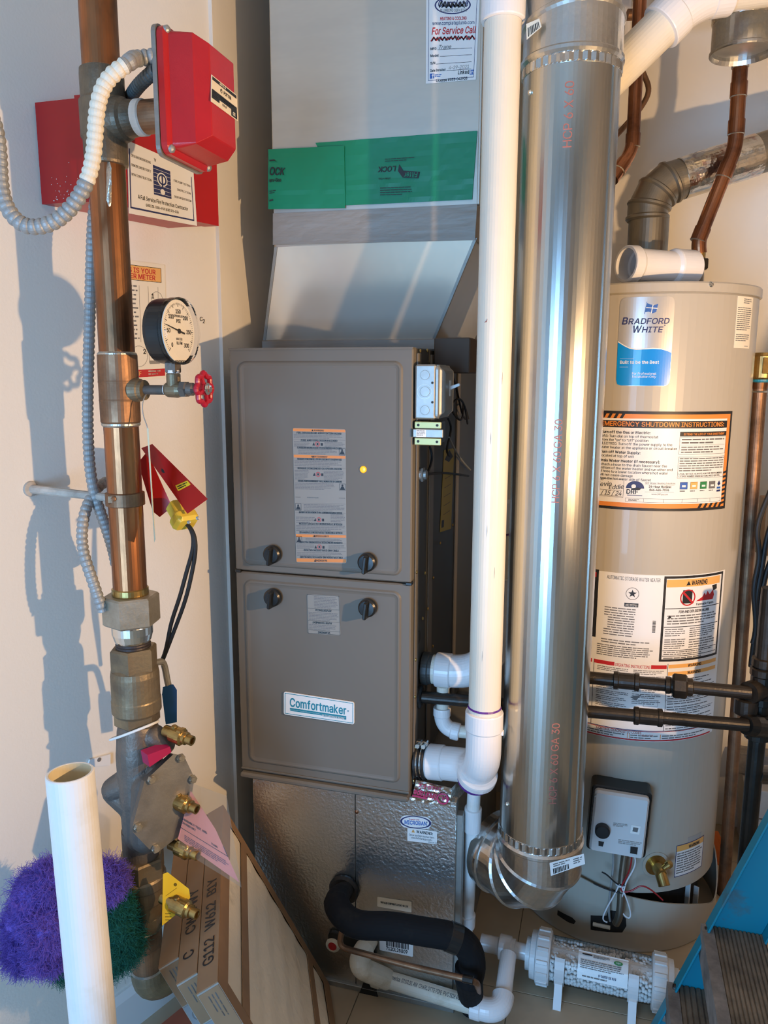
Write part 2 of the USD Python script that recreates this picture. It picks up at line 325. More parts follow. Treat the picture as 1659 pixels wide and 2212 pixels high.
class Sticker:
    def __init__(s, S, back, th=.0004, r=0): s.S, s.back, s.col, s.th, s.lv = S, back, {}, th, 0; s.w, s.h = S.w, S.h; s.r = r
    def _put(s, c, m): s.col.setdefault(c, []).append(m)
    def slab(s, x0, y0, x1, y1, h0, h1):
        f = lambda u, v, t: s.S.m(x0+(x1-x0)*u, y0+(y1-y0)*v, np.full(len(u), h0+t))
        return grid_sheet(f, max(2, int(s.S.seg*(x1-x0)/s.w)+2 if s.S.seg > 1 else 2), 2 if not getattr(s.S, 'rot', False) else 3, h1-h0)
    def flat(s, m2, h0, h1):            # 2-d mesh (z = 0..1) -> on the surface
        v = m2.vertices; t = m2.copy(); z = (v[:, 2]-v[:, 2].min())/max(np.ptp(v[:, 2]), 1e-9); t.vertices = s.S.m(v[:, 0], v[:, 1], h0+(h1-h0)*z); return t
    def rect(s, c, x0, y0, x1, y1, l=1): s._put(c, s.slab(x0, y0, x1, y1, s.th*.5, s.th+l*.0002))
    def box(s, c, x0, y0, x1, y1, t, l=1):
        s.rect(c, x0, y0, x1, y0+t, l); s.rect(c, x0, y1-t, x1, y1, l); s.rect(c, x0, y0+t, x0+t, y1-t, l); s.rect(c, x1-t, y0+t, x1, y1-t, l)
    def poly(s, c, pts, l=1):
        P = Polygon(pts).buffer(0)
        for g in getattr(P, 'geoms', [P]):
            if s.S.seg > 1: # split so that it follows the curve
                a, b = g.bounds[0], g.bounds[2]; k = max(1, int(s.S.seg*(b-a)/s.w)+1)
                gs = [g.intersection(sbox(a+(b-a)*i/k, -9, a+(b-a)*(i+1)/k, 9)) for i in range(k)]
            else: gs = [g]
            for q in gs:
                for e in getattr(q, 'geoms', [q]):
                    if e.geom_type == 'Polygon' and e.area > 1e-10: s._put(c, s.flat(trimesh.creation.extrude_polygon(e, 1.0, engine='earcut'), s.th*.5, s.th+l*.0002))
    def disc(s, c, x, y, r, l=1, r2=None):
        P = Point(x, y).buffer(r, 10)
        if r2: P = P.difference(Point(x, y).buffer(r2, 10)); 
        P = P if P.interiors == [] or not r2 else P
        for g in ([P] if not r2 else [P.intersection(sbox(x-2*r, -9, x, 9)), P.intersection(sbox(x, -9, x+2*r, 9))]):
            s._put(c, s.flat(trimesh.creation.extrude_polygon(g, 1.0, engine='earcut'), s.th*.5, s.th+l*.0002))
    def text(s, c, t, x, y, hgt, maxw=None, bold=False, al='l', l=2, slant=0, flip=False, rot=0, squash=1.0, fit=None):
        m = TXT(t, bold).copy(); m.vertices = m.vertices*[hgt, hgt, 1]
        w = m.bounds[1][0]
        k = squash
        if maxw and w*k > maxw: k = maxw/w
        if fit: k = fit/w
        m.vertices[:, 0] *= k; w *= k
        m.vertices[:, 0] += slant*m.vertices[:, 1]
        if flip: m.vertices[:, :2] *= -1; m.vertices[:, 0] += w; m.vertices[:, 1] += hgt
        if rot: a = math.radians(rot); v = m.vertices.copy(); m.vertices[:, 0] = v[:, 0]*math.cos(a)-v[:, 1]*math.sin(a); m.vertices[:, 1] = v[:, 0]*math.sin(a)+v[:, 1]*math.cos(a)
        m.vertices[:, 0] += x - {'l': 0, 'c': w/2, 'r': w}[al]; m.vertices[:, 1] += y
        s._put(c, s.flat(m, s.th*.5, s.th+l*.0002)); return w
    def para(s, c, x0, y0, x1, y1, n, fill=.55, last=.7, seed=0, just=False):
        g = np.random.default_rng(seed+17); dy = (y1-y0)/n; ms = []
        for i in range(n):
            yb = y1 - (i+1)*dy + dy*(1-fill)/2; end = x0+(x1-x0)*(last if i == n-1 else (1 if just else g.uniform(.86, 1))); x = x0
            while x < end - dy*.3:
                e = min(end, x + dy*g.uniform(1.0, 3.4)); ms.append((x, yb, e, yb+dy*fill)); x = e + dy*.32
        for r in ms: s._put(c, s.slab(*r, s.th*.5, s.th+.0002))
    def build(s, T, name='sticker', label=None, under=None, printname='print'):
        if s.r and s.S.seg == 1:
            P = Polygon(rr(s.w, s.h, s.r)+[s.w/2, s.h/2]); bm = s.flat(trimesh.creation.extrude_polygon(P, 1.0, engine='earcut'), 0, s.th)
        elif s.r:
            P = Polygon(rr(s.w, s.h, s.r)+[s.w/2, s.h/2]); k = s.S.seg
            bm = cat(*[s.flat(trimesh.creation.extrude_polygon(P.intersection(sbox(s.w*i/k, -9, s.w*(i+1)/k, 9)), 1.0, engine='earcut'), 0, s.th) for i in range(k)])
        else: bm = s.slab(0, 0, s.w, s.h, 0, s.th)
        e = T.add(name, bm, s.back, label, under=under)
        for c, ms in s.col.items():
            nm = 'lettering' if c in s.texts() else printname
            for q in (ms if len(ms) <= 4 else [cat(*ms)]): T.add(nm, q, c, under=e if not under else under, smooth=False)
        return e
    def texts(s): return ('ink_black', 'ink_grey', 'ink_faint', 'ink_navy', 'ink_purple', 'ink_teal')
_T = {}
def TXT(t, bold):
    x, ms = 0.0, []
    for ch in t:
        if ch == ' ': x += .36; continue
        if (ch, bold) not in _T: _T[(ch, bold)] = meshkit.text_mesh(ch, 1.0, 1.0, bold)
        q = _T[(ch, bold)]; b = q.bounds; m = q.copy(); m.apply_translation((x-b[0][0], 0, 0)); ms.append(m); x += b[1][0]-b[0][0]+(.13 if not bold else .11)
    return cat(*ms)
# ================= the room
UPZ = np.array([0, 0, 1.0])
CORNER = np.array([-.745, 1.458, 0.0])
WP = pl(-.572, 1.257)
WD = unit(CORNER - WP); WN = np.array([WD[1], -WD[0], 0.0])   # left wall: direction away from the viewer, and its normal
BACKY = 2.25
def wallpt(px, py, h=0.0): return onp(px, py, WP + WN*h, WN)
def struct(name, label=None): return Th(name, label, None, None, 'structure')
t = struct('wall_left', 'cream painted side wall behind the copper riser')
a, b = WP - WD*3.4, CORNER
t.add('wall', hull([p + o + (0, 0, z) for p in (a, b) for o in (0*WN, -.1*WN) for z in (0, 2.5)]), 'wall_paint'); t.add('return', bx(CORNER[0]-.1, CORNER[0], CORNER[1]-.02, BACKY+.02, 0, 2.5, .0005), 'wall_paint'); t.done()
t = struct('wall_back', 'cream painted wall behind the water heater'); t.add('wall', bx(-1.1, 1.75, BACKY, BACKY+.1, 0, 2.5, .001), 'wall_paint'); t.done()
t = struct('wall_right', 'tan wall right of the closet'); t.add('wall', bx(1.55, 1.65, -2.3, BACKY, 0, 2.5, .001), 'room_paint'); t.done()
t = struct('wall_rear', 'brown wall of the room behind the viewer'); t.add('wall', bx(-2.4, 1.65, -2.4, -2.3, 0, 2.5, .001), 'room_paint'); t.done()
t = struct('ceiling', 'flat white ceiling over the closet and room'); t.add('ceiling', bx(-2.6, 1.75, -2.5, BACKY+.1, 2.5, 2.6, .001), 'ceiling_paint'); t.done()
t = Th('floor', 'tan vinyl tile floor under the heating equipment', None, None, 'structure')
t.add('slab', bx(-2.6, 1.75, -2.5, BACKY+.1, -.06, -.0028, .0005), 'grout')
e = .3048; x0, y0 = -1.05, -2.5
tiles = [(x0+i*e, y0+j*e) for i in range(-5, 10) for j in range(16)]
near = [(x, y) for x, y in tiles if -1.1 < x < 1.0 and .6 < y < 2.0]
for x, y in near: t.add('tile', bx(x+.0008, x+e-.0008, y+.0008, y+e-.0008, -.003, 0, .0006), 'floor_tan')
t.add('tile_field', cat(*[bx(x+.0008, x+e-.0008, y+.0008, y+e-.0008, -.003, 0, .0006) for x, y in tiles if (x, y) not in near]), 'floor_tan', kind='stuff'); t.done()
t = struct('baseboard_left', 'white baseboard along the left wall')
t.add('board', hull([p + o + (0, 0, z) for p in (a, b) for o, z in ((0*WN, 0), (.014*WN, 0), (.014*WN, .075), (.006*WN, .09), (0*WN, .09))]), 'trim_paint'); t.done()
t = struct('window_1', 'daylight window behind the viewer')
for k, (cx, cz, sx, sz) in enumerate(((-.51, 0, .07, 1.54), (.51, 0, .07, 1.54), (0, .735, .95, .07), (0, -.735, .95, .07))):
    t.add('frame', cbox((sx, sz, .06), .004, frame(wp+xax*cx+UPZ*cz-zax*(-.034), xax, z=zax)), 'trim_paint')
t.done()
# ================= furnace
FX0, FX1, FY = -.6885, -.3325, 1.353
zf = lambda py, px=700: onY(px, py, FY)[2]
ZT, ZS, ZB = zf(750.5), zf(1247), zf(1690)
furn = Th('furnace', 'taupe upright gas furnace with two knobbed doors and a white and teal name badge', 'furnace')
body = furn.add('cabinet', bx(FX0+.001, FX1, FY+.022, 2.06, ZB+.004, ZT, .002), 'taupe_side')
for y0, y1 in ((FY+.024, FY+.05), (FY+.135, FY+.17), (FY+.42, FY+.45)):
    furn.add('side_flange', bx(FX1, FX1+.0035, y0, y1, ZB+.01, ZT-.01, .001), 'taupe_strip', under=body)
M0 = frame((0, 0, 0), (1, 0, 0), z=(0, -1, 0))    # x right, y up, z toward the viewer
def face(x, z, y): m = M0.copy(); m[:3, 3] = (x, y, z); return m
def door(z0, z1, top):
    w, h = FX1-FX0, z1-z0; m = face((FX0+FX1)/2, (z0+z1)/2, FY+.022)
    d = furn.add('door', cat(rloft(w, h, .004, [(0, 0), (0, .0195), (.0025, .022)], m), rloft(w, .004, .0015, [(0, .0), (0, .024), (.001, .0245)], face((FX0+FX1)/2, z1-.002 if top else z0+.006, FY+.022))), 'taupe')
    ih, iz = h-.036, (z0+z1)/2+(-.006 if top else .004)
    furn.add('raised_panel', rloft(w-.036, ih, .016, [(0, 0), (.003, .0028), (.0055, .0034), (.0085, .0024), (.012, .0018), (.1, .0018)], face((FX0+FX1)/2, iz, FY-.0002), 8), 'taupe', under=d)
    return d
d1 = door(ZS+.0015, ZT, True); d2 = door(ZB, ZS-.0015, False)
furn.add('bottom_lip', bx(FX0, FX1, FY-.010, FY+.03, ZB-.012, ZB-.0005, .004), 'taupe')
for px, py, d in ((591, 1196, d1), (795, 1213, d1), (592, 1289, d2), (796, 1311, d2)):
    p = onY(px, py, FY-.004); k = furn.add('knob', lathe([(.0165, 0), (.0178, .003), (.0172, .011), (.014, .014), (0.001, .0145)], p, (0, -1, 0), 40), 'black_plastic', 'round black plastic door knob')
    g = rloft(.0095, .036, .004, [(0, 0), (.001, .018), (.003, .021)], frame(p+(0, -.006, -.002), (math.cos(.12), 0, -math.sin(.12)), z=(0, -1, 0)))
    furn.add('grip', g, 'black_plastic', under=k)
p = onY(785, 1014, FY-.002); furn.add('indicator_window', lathe([(.0062, 0), (.0062, .002), (.0045, .003), (.0001, .0034)], p, (0, -1, 0), 24), 'amber_lamp', 'glowing amber peephole')
for x in (FX0+.004, FX1-.006): furn.add('latch', bx(x-.004, x+.008, FY-.0032, FY+.01, ZS-.003, ZS+.003, .001), 'black_plastic')
def fq(tl, tr, br, bl, dy=-.0024): return Quad(*[onY(*q, FY+dy) for q in (tl, tr, br, bl)], (0, -1, 0))
# long warning label
L = Sticker(fq((632, 924), (747, 927), (749, 1217), (640, 1215)), 'label_grey', .0003, .004); w, h = L.w, L.h
yy = lambda f: h*(1-f)
def band(f0, f1, txt, flip=False):
    L.rect('ink_orange', .001, yy(f1), w-.001, yy(f0)); L.text('ink_black', txt, w/2, yy(f1)+h*(f1-f0)*.22, h*(f1-f0)*.55, w*.5, True, 'c', flip=flip)
    L.poly('ink_black', [(w*.36, yy(f1)+.0008), (w*.40, yy(f1)+.0008), (w*.38, yy(f0)-.0008)], 2)
band(.004, .024, 'WARNING'); band(.195, .215, 'AVERTISSEMENT'); band(.785, .805, 'AVERTISSEMENT', True); band(.968, .994, 'WARNING', True)
def heads(f, s, flip=False): L.text('ink_black', s, w/2, yy(f)-.0015, .0034, w*.84, True, 'c', flip=flip)
for f, s in ((.035, 'FIRE, EXPLOSION AND ASPHYXIATION HAZARD'), (.088, 'FIRE AND EXPLOSION HAZARD'), (.142, 'CARBON MONOXIDE POISONING HAZARD'), (.225, "RISQUE D'INCENDIE, D'EXPLOSION ET D'ASPHYXIE"), (.293, "RISQUE D'INCENDIE OU D'EXPLOSION"), (.386, 'RISQUE D\'EMPOISONNEMENT PAR LE MONOXYDE DE CARBONE')): heads(f, s)
for f, s in ((.62, "RISQUE D'EMPOISONNEMENT PAR LE MONOXYDE DE CARBONE"), (.705, "RISQUE D'INCENDIE OU D'EXPLOSION"), (.77, "RISQUE D'INCENDIE, D'EXPLOSION ET D'ASPHYXIE"), (.845, 'CARBON MONOXIDE POISONING HAZARD'), (.905, 'FIRE AND EXPLOSION HAZARD'), (.958, 'FIRE, EXPLOSION AND ASPHYXIATION HAZARD')): heads(f, s, True)
for f0, f1, n, a0, a1 in ((.045, .075, 3, .02, .98), (.095, .135, 4, .02, .34), (.095, .135, 4, .60, .98), (.148, .19, 4, .10, .84), (.235, .28, 4, .02, .98), (.305, .375, 7, .02, .30), (.305, .375, 7, .58, .98), (.398, .45, 5, .02, .82), (.555, .61, 5, .18, .98), (.625, .69, 6, .70, .98), (.65, .70, 4, .02, .40), (.712, .76, 4, .02, .98), (.812, .84, 3, .2, .98), (.86, .895, 4, .02, .40), (.86, .895, 4, .65, .98), (.918, .95, 3, .02, .98)):
    L.para('ink_grey', w*a0, yy(f1), w*a1, yy(f0), n, .45, seed=int(f0*999))
for f in (.082, .137, .288, .38, .552, .622, .76, .852, .91): L.rect('ink_grey', .001, yy(f), w-.001, yy(f)+.0004)
for f in (.508,): L.rect('ink_black', .002, yy(f), w*.12, yy(f)+.0005); L.rect('ink_black', w*.86, yy(f), w-.002, yy(f)+.0005); L.text('ink_grey', '327594-101 REV B', w*.25, yy(f)-.001, .002, w*.22, flip=True)
for f in (.113, .335, .672, .878):
    L.disc('ink_red', w*.47, yy(f), .0045, 1, .0035); L.rect('ink_black', w*.455, yy(f)-.002, w*.485, yy(f)+.002, 1)
    L.poly('ink_black', [(w*.37, yy(f)-.003), (w*.42, yy(f)-.003), (w*.40, yy(f)+.003)]); L.rect('ink_black', w*.53, yy(f)-.003, w*.57, yy(f)+.002)
for f, x in ((.165, .93), (.425, .93), (.58, .07), (.825, .07)):
    L.box('ink_black', w*x-.006, yy(f)-.0065, w*x+.006, yy(f)+.0065, .0006); L.disc('ink_black', w*x, yy(f)+.003, .0018); L.poly('ink_black', [(w*x-.005, yy(f)-.005), (w*x+.005, yy(f)-.005), (w*x+.002, yy(f)+.001), (w*x-.002, yy(f)+.001)])
L.build(furn, 'warning_label', 'tall grey and orange safety label', under=None)
L = Sticker(fq((663, 1283), (733, 1287), (736, 1373), (665, 1368)), 'label_grey', .0003, .004); w, h = L.w, L.h
L.box('ink_black', .0008, .0008, w-.0008, h-.0008, .0005)
L.para('ink_grey', w*.22, h*.66, w*.96, h*.96, 8, .45, seed=3); L.text('ink_black', 'ADVERTENCIA', w/2, h*.585, .0036, w*.5, True, 'c', flip=True)
L.para('ink_grey', .003, h*.34, w*.96, h*.56, 6, .45, seed=4); L.text('ink_black', 'AVERTISSEMENT', w*.45, h*.27, .0036, w*.6, True, 'c', flip=True)
L.para('ink_grey', .003, h*.10, w*.96, h*.25, 4, .45, seed=5); L.text('ink_black', 'WARNING', w/2, h*.025, .0036, w*.4, True, 'c', flip=True)
for f in (.09, .33, .64): L.rect('ink_black', .001, h*f, w-.001, h*f+.0004)
L.build(furn, 'notice_label', 'small grey notice label below the seam')
L = Sticker(fq((614, 1493), (766, 1516), (766, 1564), (614, 1542), -.003), 'label_white', .0025, .004); w, h = L.w, L.h
L.box('ink_teal', .0022, .0022, w-.0022, h-.0022, .0011)
L.text('ink_teal', 'Comfortmaker', w*.09, h*.40, h*.36, w*.80, True); L.text('ink_teal', '®', w*.905, h*.52, .004)
L.poly('ink_teal', [(w*.09, h*.25), (w*.89, h*.25), (w*.89, h*.17), (w*.57, h*.17), (w*.55, h*.20), (w*.10, h*.20)]); L.poly('ink_teal', [(w*.09, h*.33), (w*.89, h*.33), (w*.89, h*.26), (w*.09, h*.26)])
L.text('label_white', 'Air Conditioning & Heating', w*.55, h*.185, .0028, w*.33, l=4)
L.build(furn, 'name_badge', 'white name badge with teal lettering')
# right side: brass screws, grommet, yellow label
for px, py in ((907, 758), (922, 757), (899, 1236), (917, 1238), (935, 1248), (923, 1315), (912, 1336), (934, 1396), (897, 1425), (896, 1505), (896, 1614), (893, 1686), (977, 1134), (950, 1173)):
    p = onX(px, py, FX1+.003); furn.add('screw', lathe([(.0035, 0), (.0035, .0015), (.002, .0028), (.0001, .003)], p, (1, 0, 0), 10), 'brass')
L = Sticker(Quad(*[onX(*q, FX1+.0006) for q in ((959, 972), (981, 968), (974, 1142), (950, 1150))], (1, 0, 0)), 'yellow_dull', .0004); w, h = L.w, L.h
for i in range(5): L.poly('ink_black', [(w*.2, h*(.2+i*.11)), (w*.8, h*(.23+i*.11)), (w*.8, h*(.235+i*.11)), (w*.2, h*(.205+i*.11))])
L.poly('ink_black', [(w*.1, h*.88), (w*.5, h*.99), (w*.9, h*.9), (w*.5, h*.84)]); L.rect('ink_black', w*.1, h*.05, w*.3, h*.14); L.build(furn, 'side_label', 'narrow yellow label on the shaded side')
furn.add('knockout', lathe([(.013, 0), (.013, .002), (.0001, .0022)], onX(903, 1376, FX1+.001), (1, 0, 0), 24), 'black_rubber')
furn.done()
T = Th('side_box', 'dark brown box hung high on the furnace side behind the junction box', 'box'); T.add('box', bx(FX1+.005, FX1+.075, 1.50, 1.74, ZT-.045, ZT+.022, .002), 'brown_board'); T.done()
# ---- supply duct over the furnace
DY = 1.48
sup = Th('supply_duct', 'galvanized supply duct rising above the furnace, wrapped with green tape', 'duct')
dxl, dxr = onY(586, 250, DY)[0], onY(1036, 250, DY)[0]; zd = onY(800, 455, DY)[2]
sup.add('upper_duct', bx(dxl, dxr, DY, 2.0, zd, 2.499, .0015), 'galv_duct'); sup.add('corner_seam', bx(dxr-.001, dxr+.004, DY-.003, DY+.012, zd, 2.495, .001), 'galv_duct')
TY = 1.56; zt0, zt1 = onY(800, 524, DY)[2], onY(750, 737, TY)[2]
bl_, br_ = onY(571, 737, TY)[0], onY(935, 737, TY)[0]
def quadbox(x0, x1, y, z, yb=2.0): return [(x0, y, z), (x1, y, z), (x1, yb, z), (x0, yb, z)]
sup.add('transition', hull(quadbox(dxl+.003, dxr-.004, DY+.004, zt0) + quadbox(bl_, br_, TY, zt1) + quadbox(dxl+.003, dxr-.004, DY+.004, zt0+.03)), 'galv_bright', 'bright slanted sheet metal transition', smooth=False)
e_l = [np.array([bl_, TY-.002, zt1]), np.array([dxl+.003, DY+.002, zt0])]; e_r = [np.array([br_+.001, TY-.002, zt1]), np.array([dxr-.003, DY+.002, zt0])]
[sup.add('seam_fold', hull([q+o for q in e for o in ((-.003, 0, 0), (.003, 0, 0), (-.003, .006, 0), (.003, .006, 0))]), 'zinc_box') for e in (e_l, e_r)]
def wrink(c, th, amp, sc, seed, nu=46, nv=14):
    c = [np.asarray(q, float) for q in c]
    def f(u, v, h):
        u, v = u[:, None], v[:, None]; p = (1-v)*((1-u)*c[3]+u*c[2]) + v*((1-u)*c[0]+u*c[1]); s = meshkit.fbm(p*np.array([sc, sc, sc*2.2]), 3, seed)
        return p + np.array([0, -1.0, 0])*(h + amp*(np.abs(s-.5)*2))[:, None]
    return grid_sheet(f, nu, nv, th)
D_ = lambda px, py, o=-.001: onY(px, py, DY+o)
sup.add('cloth_tape', cat(wrink([D_(590, 461), D_(1031, 441), D_(1026, 519), D_(590, 529)], .001, .0016, 20, 3), hull([D_(1031, 441), D_(1026, 519), D_(1031, 441)+(0.006, .14, 0), D_(1026, 519)+(.006, .14, 0), D_(1033, 441, .02), D_(1028, 519, .02)])), 'cloth_tape', 'grey cloth tape around the joint')
sup.add('base_tape', bx(bl_-.004, br_+.03, TY-.006, 1.75, ZT+.0008, zt1+.003, .002), 'cloth_tape', 'grey tape along the furnace joint')
g1 = sup.add('green_tape', wrink([D_(682, 309, -.0015), D_(1031, 283, -.0015), D_(1020, 431, -.0015), D_(744, 444, -.0015)], .0008, .0022, 17, 8), 'green_tape', 'green plastic filter tape, right length')
g2 = sup.add('green_tape', wrink([D_(580, 323, -.0045), D_(744, 315, -.0045), D_(746, 450, -.0045), D_(580, 452, -.0045)], .0008, .0022, 17, 9), 'green_tape', 'green plastic filter tape, overlapping left length')
sup.add('tape_return', hull([D_(1031, 283, -.002), D_(1020, 431, -.002), D_(1032, 283, -.002)+(.004, .2, 0), D_(1021, 431, -.002)+(.004, .2, 0), D_(1031, 283, .01), D_(1020, 431, .01)]), 'green_tape', under=g1)
def tapelogo(c, T_, under, cut=False):
    S = Sticker(Quad(*[D_(*q, -.0078 if cut else -.0048) for q in c], (0, -1, 0)), 'green_tape', .0002); w, h = S.w, S.h
    if not cut:
        S.poly('ink_black', [(w*.62, h*.28), (w*.98, h*.20), (w*1.0, h*.52), (w*.62, h*.62), (w*.52, h*.95), (w*.5, h*.62)])
        S.text('green_tape', 'Filter', w*.66, h*.26, h*.24, w*.3, True, l=5, flip=True, slant=.1); S.text('ink_black', 'LOCK', w*.06, h*.62, h*.26, w*.44, True, flip=True, slant=.15)
        S.text('ink_black', 'e Merv-Gos', w*.06, h*.22, h*.09, w*.3, flip=True); S.text('ink_black', 'xxx', w*.2, -h*.1, .002)
        S.col['ink_black'].pop()
        S.para('ink_black', w*.1, -h*.62, w*.9, -h*.15, 4, .3, seed=2); S.para('ink_black', w*.2, h*1.1, w*.9, h*1.3, 2, .3, seed=5)
    else:
        S.text('ink_black', 'OCK', 0, h*.55, h*.42, w*.95, True, slant=.15); S.text('ink_black', 'erv-Gos', 0, h*.16, h*.2, w*.8, True); S.para('ink_black', 0, -h*.5, w*.5, -h*.28, 2, .4, seed=7); S.para('ink_black', 0, -h*.95, w*.5, -h*.75, 1, .4, seed=8)
        S.poly('ink_black', [(0, h*1.35), (w*.3, h*1.42), (w*.45, h*1.3), (w*.3, h*1.34), (0, h*1.28)])
    for ms in S.col.items(): T_.add('lettering', cat(*ms[1]), ms[0], under=under, smooth=False)
tapelogo([(812, 356), (910, 350), (904, 394), (812, 398)], sup, g1); tapelogo([(582, 360), (616, 362), (613, 397), (582, 400)], sup, g2, True)
L = Sticker(Quad(*[onY(*q, DY-.0006) for q in ((921, -16), (1037, -16), (1028, 172), (920, 181))], (0, -1, 0)), 'label_white', .0003); w, h = L.w, L.h
Y = lambda py: h*(1-(py+16)/194.0)
L.box('ink_navy', w*.045, h*.03, w*.955, h*1.2, .0007)
L.disc('ink_navy', w*.5, Y(10), h*.105, 1); P = Point(0, 0).buffer(1, 16)
L.col['ink_navy'].pop()
ell = [(w*.5+w*.34*math.cos(q), Y(11)+h*.10*math.sin(q)) for q in np.linspace(0, 2*np.pi, 40)]; ell2 = [(w*.5+w*.315*math.cos(q), Y(11)+h*.088*math.sin(q)) for q in np.linspace(2*np.pi, 0, 40)]
L.poly('ink_navy', Polygon(ell, [ell2]).intersection(sbox(0, 0, w*.5, h)).exterior.coords[:-1]); L.poly('ink_navy', Polygon(ell, [ell2]).intersection(sbox(w*.5, 0, w, h)).exterior.coords[:-1])
L.text('ink_navy', 'Complete', w*.5, Y(14), h*.07, w*.56, True, 'c', slant=.2); L.text('ink_grey', 'PLUMBING SERVICES', w*.52, Y(25), h*.03, w*.5, al='c')
def scrib(L, c, x0, x1, yc, a, n, t, seed):
    g = np.random.default_rng(seed); xs = np.linspace(x0, x1, n); up = [(x, yc+a*(1 if i % 2 else -1)*g.uniform(.5, 1)) for i, x in enumerate(xs)]
    from shapely.geometry import LineString
    L.poly(c, [q for q in LineString(up).buffer(t, 2).exterior.coords][:-1], 4)
scrib(L, 'ink_black', w*.25, w*.75, Y(10), h*.035, 15, .0009, 1); scrib(L, 'ink_black', w*.3, w*.72, Y(13), h*.02, 11, .0009, 2)
L.text('ink_red', 'HEATING & COOLING', w*.52, Y(43), h*.034, w*.5, True, 'c'); L.text('ink_navy', 'www.completeplumb.com', w*.52, Y(53), h*.04, w*.8, False, 'c')
L.text('ink_red', 'For Service Call', w*.53, Y(73), h*.075, w*.84, True, 'c', slant=.15)
scrib(L, 'ink_red', w*.10, w*.94, Y(83), h*.022, 17, .0010, 5); scrib(L, 'ink_black', w*.12, w*.93, Y(83), h*.026, 25, .0007, 6)
for py, s in ((106, 'MFG'), (121, 'Model'), (137, 'S/N'), (153, 'Date Installed')):
    k = L.text('ink_black', s, w*.09, Y(py), h*.026, w*.3, True); L.rect('ink_black', w*.1+k+.001, Y(py)-.0003, w*.9, Y(py)+.0003)
L.text('ink_grey', 'Trane', w*.24, Y(105), h*.045, slant=.3); L.text('ink_faint', '4-29-2021', w*.45, Y(151), h*.04, w*.45, slant=.2)
L.rect('ink_blue', w*.08, Y(168), w*.17, Y(157)); L.text('label_white', 'f', w*.12, Y(168), h*.05, bold=True, l=4); L.para('ink_blue', w*.18, Y(166), w*.34, Y(159), 2, .5, seed=1)
L.text('ink_black', 'Linked', w*.64, Y(163), h*.042, w*.22, True); L.rect('ink_blue', w*.875, Y(166), w*.95, Y(155)); L.text('label_white', 'in', w*.885, Y(164), h*.04, w*.06, True, l=4)
L.text('ink_black', 'License #055-042905', w*.52, Y(176), h*.03, w*.62, True, 'c')
L.build(sup, 'service_sticker', 'white service sticker with scribbled-out lines'); sup.done()
# ---- coil cabinet below the furnace
CY = 1.375
coil = Th('coil_cabinet', 'foil-faced sheet metal coil cabinet standing on the floor below the furnace', 'cabinet')
cx0, cx1 = onY(549, 1800, CY)[0], onY(985, 1800, CY)[0]; zc1 = ZB-.013
xm = onY(768, 1850, CY)[0]
coil.add('left_panel', bx(cx0, xm-.0008, CY, CY+.02, .003, zc1, .001), 'foil_board'); coil.add('right_panel', bx(xm+.0008, cx1, CY-.0015, CY+.02, .003, zc1, .001), 'foil_board')
coil.add('shell', bx(cx0+.001, cx1-.002, CY+.02, 2.02, 0.001, zc1, .001), 'zinc_box'); coil.add('edge_flange', bx(cx1-.004, cx1+.012, CY+.006, CY+.026, .003, zc1-.03, .001), 'zinc_box')
coil.add('bottom_rail', bx(cx0-.004, cx1+.004, CY-.006, CY+.01, 0, .012, .001), 'zinc_box')
coil.add('screw', lathe([(.0045, 0), (.004, .002), (.0001, .004)], onY(771, 1753, CY), (0, -1, 0), 12), 'copper_bright')
C_ = lambda px, py, o=-.0022: onY(px, py, CY+o)
cq = lambda tl, tr, br, bl: Quad(C_(*tl), C_(*tr), C_(*br), C_(*bl), (0, -1, 0))
L = Sticker(cq((864, 1760), (932, 1765), (932, 1792), (864, 1787)), 'label_white', .0003, .0128); w, h = L.w, L.h
L.col = {}
E2 = lambda k: [(w/2+w/2*k*math.cos(q), h/2+h/2*k*math.sin(q)) for q in np.linspace(0, 2*np.pi, 40)]
for sb in (sbox(-1, -1, w/2, 1), sbox(w/2, -1, 1, 1)): L.poly('ink_navy', Polygon(E2(.99), [E2(.86)]).intersection(sb).exterior.coords[:-1])
L.text('ink_blue', 'MICROBAN', w*.5, h*.30, h*.30, w*.7, True, 'c'); L.text('ink_red', 'Treated with', w*.45, h*.66, h*.1, al='c'); L.text('ink_grey', '®', w*.84, h*.5, .003)
L.r = min(w, h)*.499; L.build(coil, 'brand_oval', 'white oval emblem with blue rim')
L = Sticker(cq((880, 1787), (944, 1796), (944, 1824), (880, 1816)), 'label_white', .0003, .002); w, h = L.w, L.h
L.poly('ink_amber', [(w*.14, h*.68), (w*.26, h*.68), (w*.2, h*.93)]); L.text('ink_black', '!', w*.185, h*.71, h*.14, bold=True, l=3); L.text('ink_black', 'WARNING:', w*.31, h*.68, h*.2, w*.55, True)
L.text('ink_grey', 'Cancer and Reproductive Harm -', w*.05, h*.42, h*.14, w*.88); L.text('ink_grey', 'www.P65Warnings.ca.gov', w*.14, h*.22, h*.14, w*.7); L.text('ink_grey', '344200-101', w*.7, h*.06, h*.09); L.build(coil, 'warning_label', 'small white warning label')
L = Sticker(cq((815, 1937), (889, 1948), (889, 1971), (815, 1958)), 'label_cream', .0003, .002); w, h = L.w, L.h
L.text('ink_black', 'INSTALLED COMPONENT LISTING - NO. 1/98', w*.1, h*.42, h*.17, w*.8, True); L.build(coil, 'strip_label', 'narrow cream label above the black hose')
L = Sticker(cq((819, 2000), (893, 2010), (892, 2067), (820, 2052)), 'label_white', .0003, .002); w, h = L.w, L.h
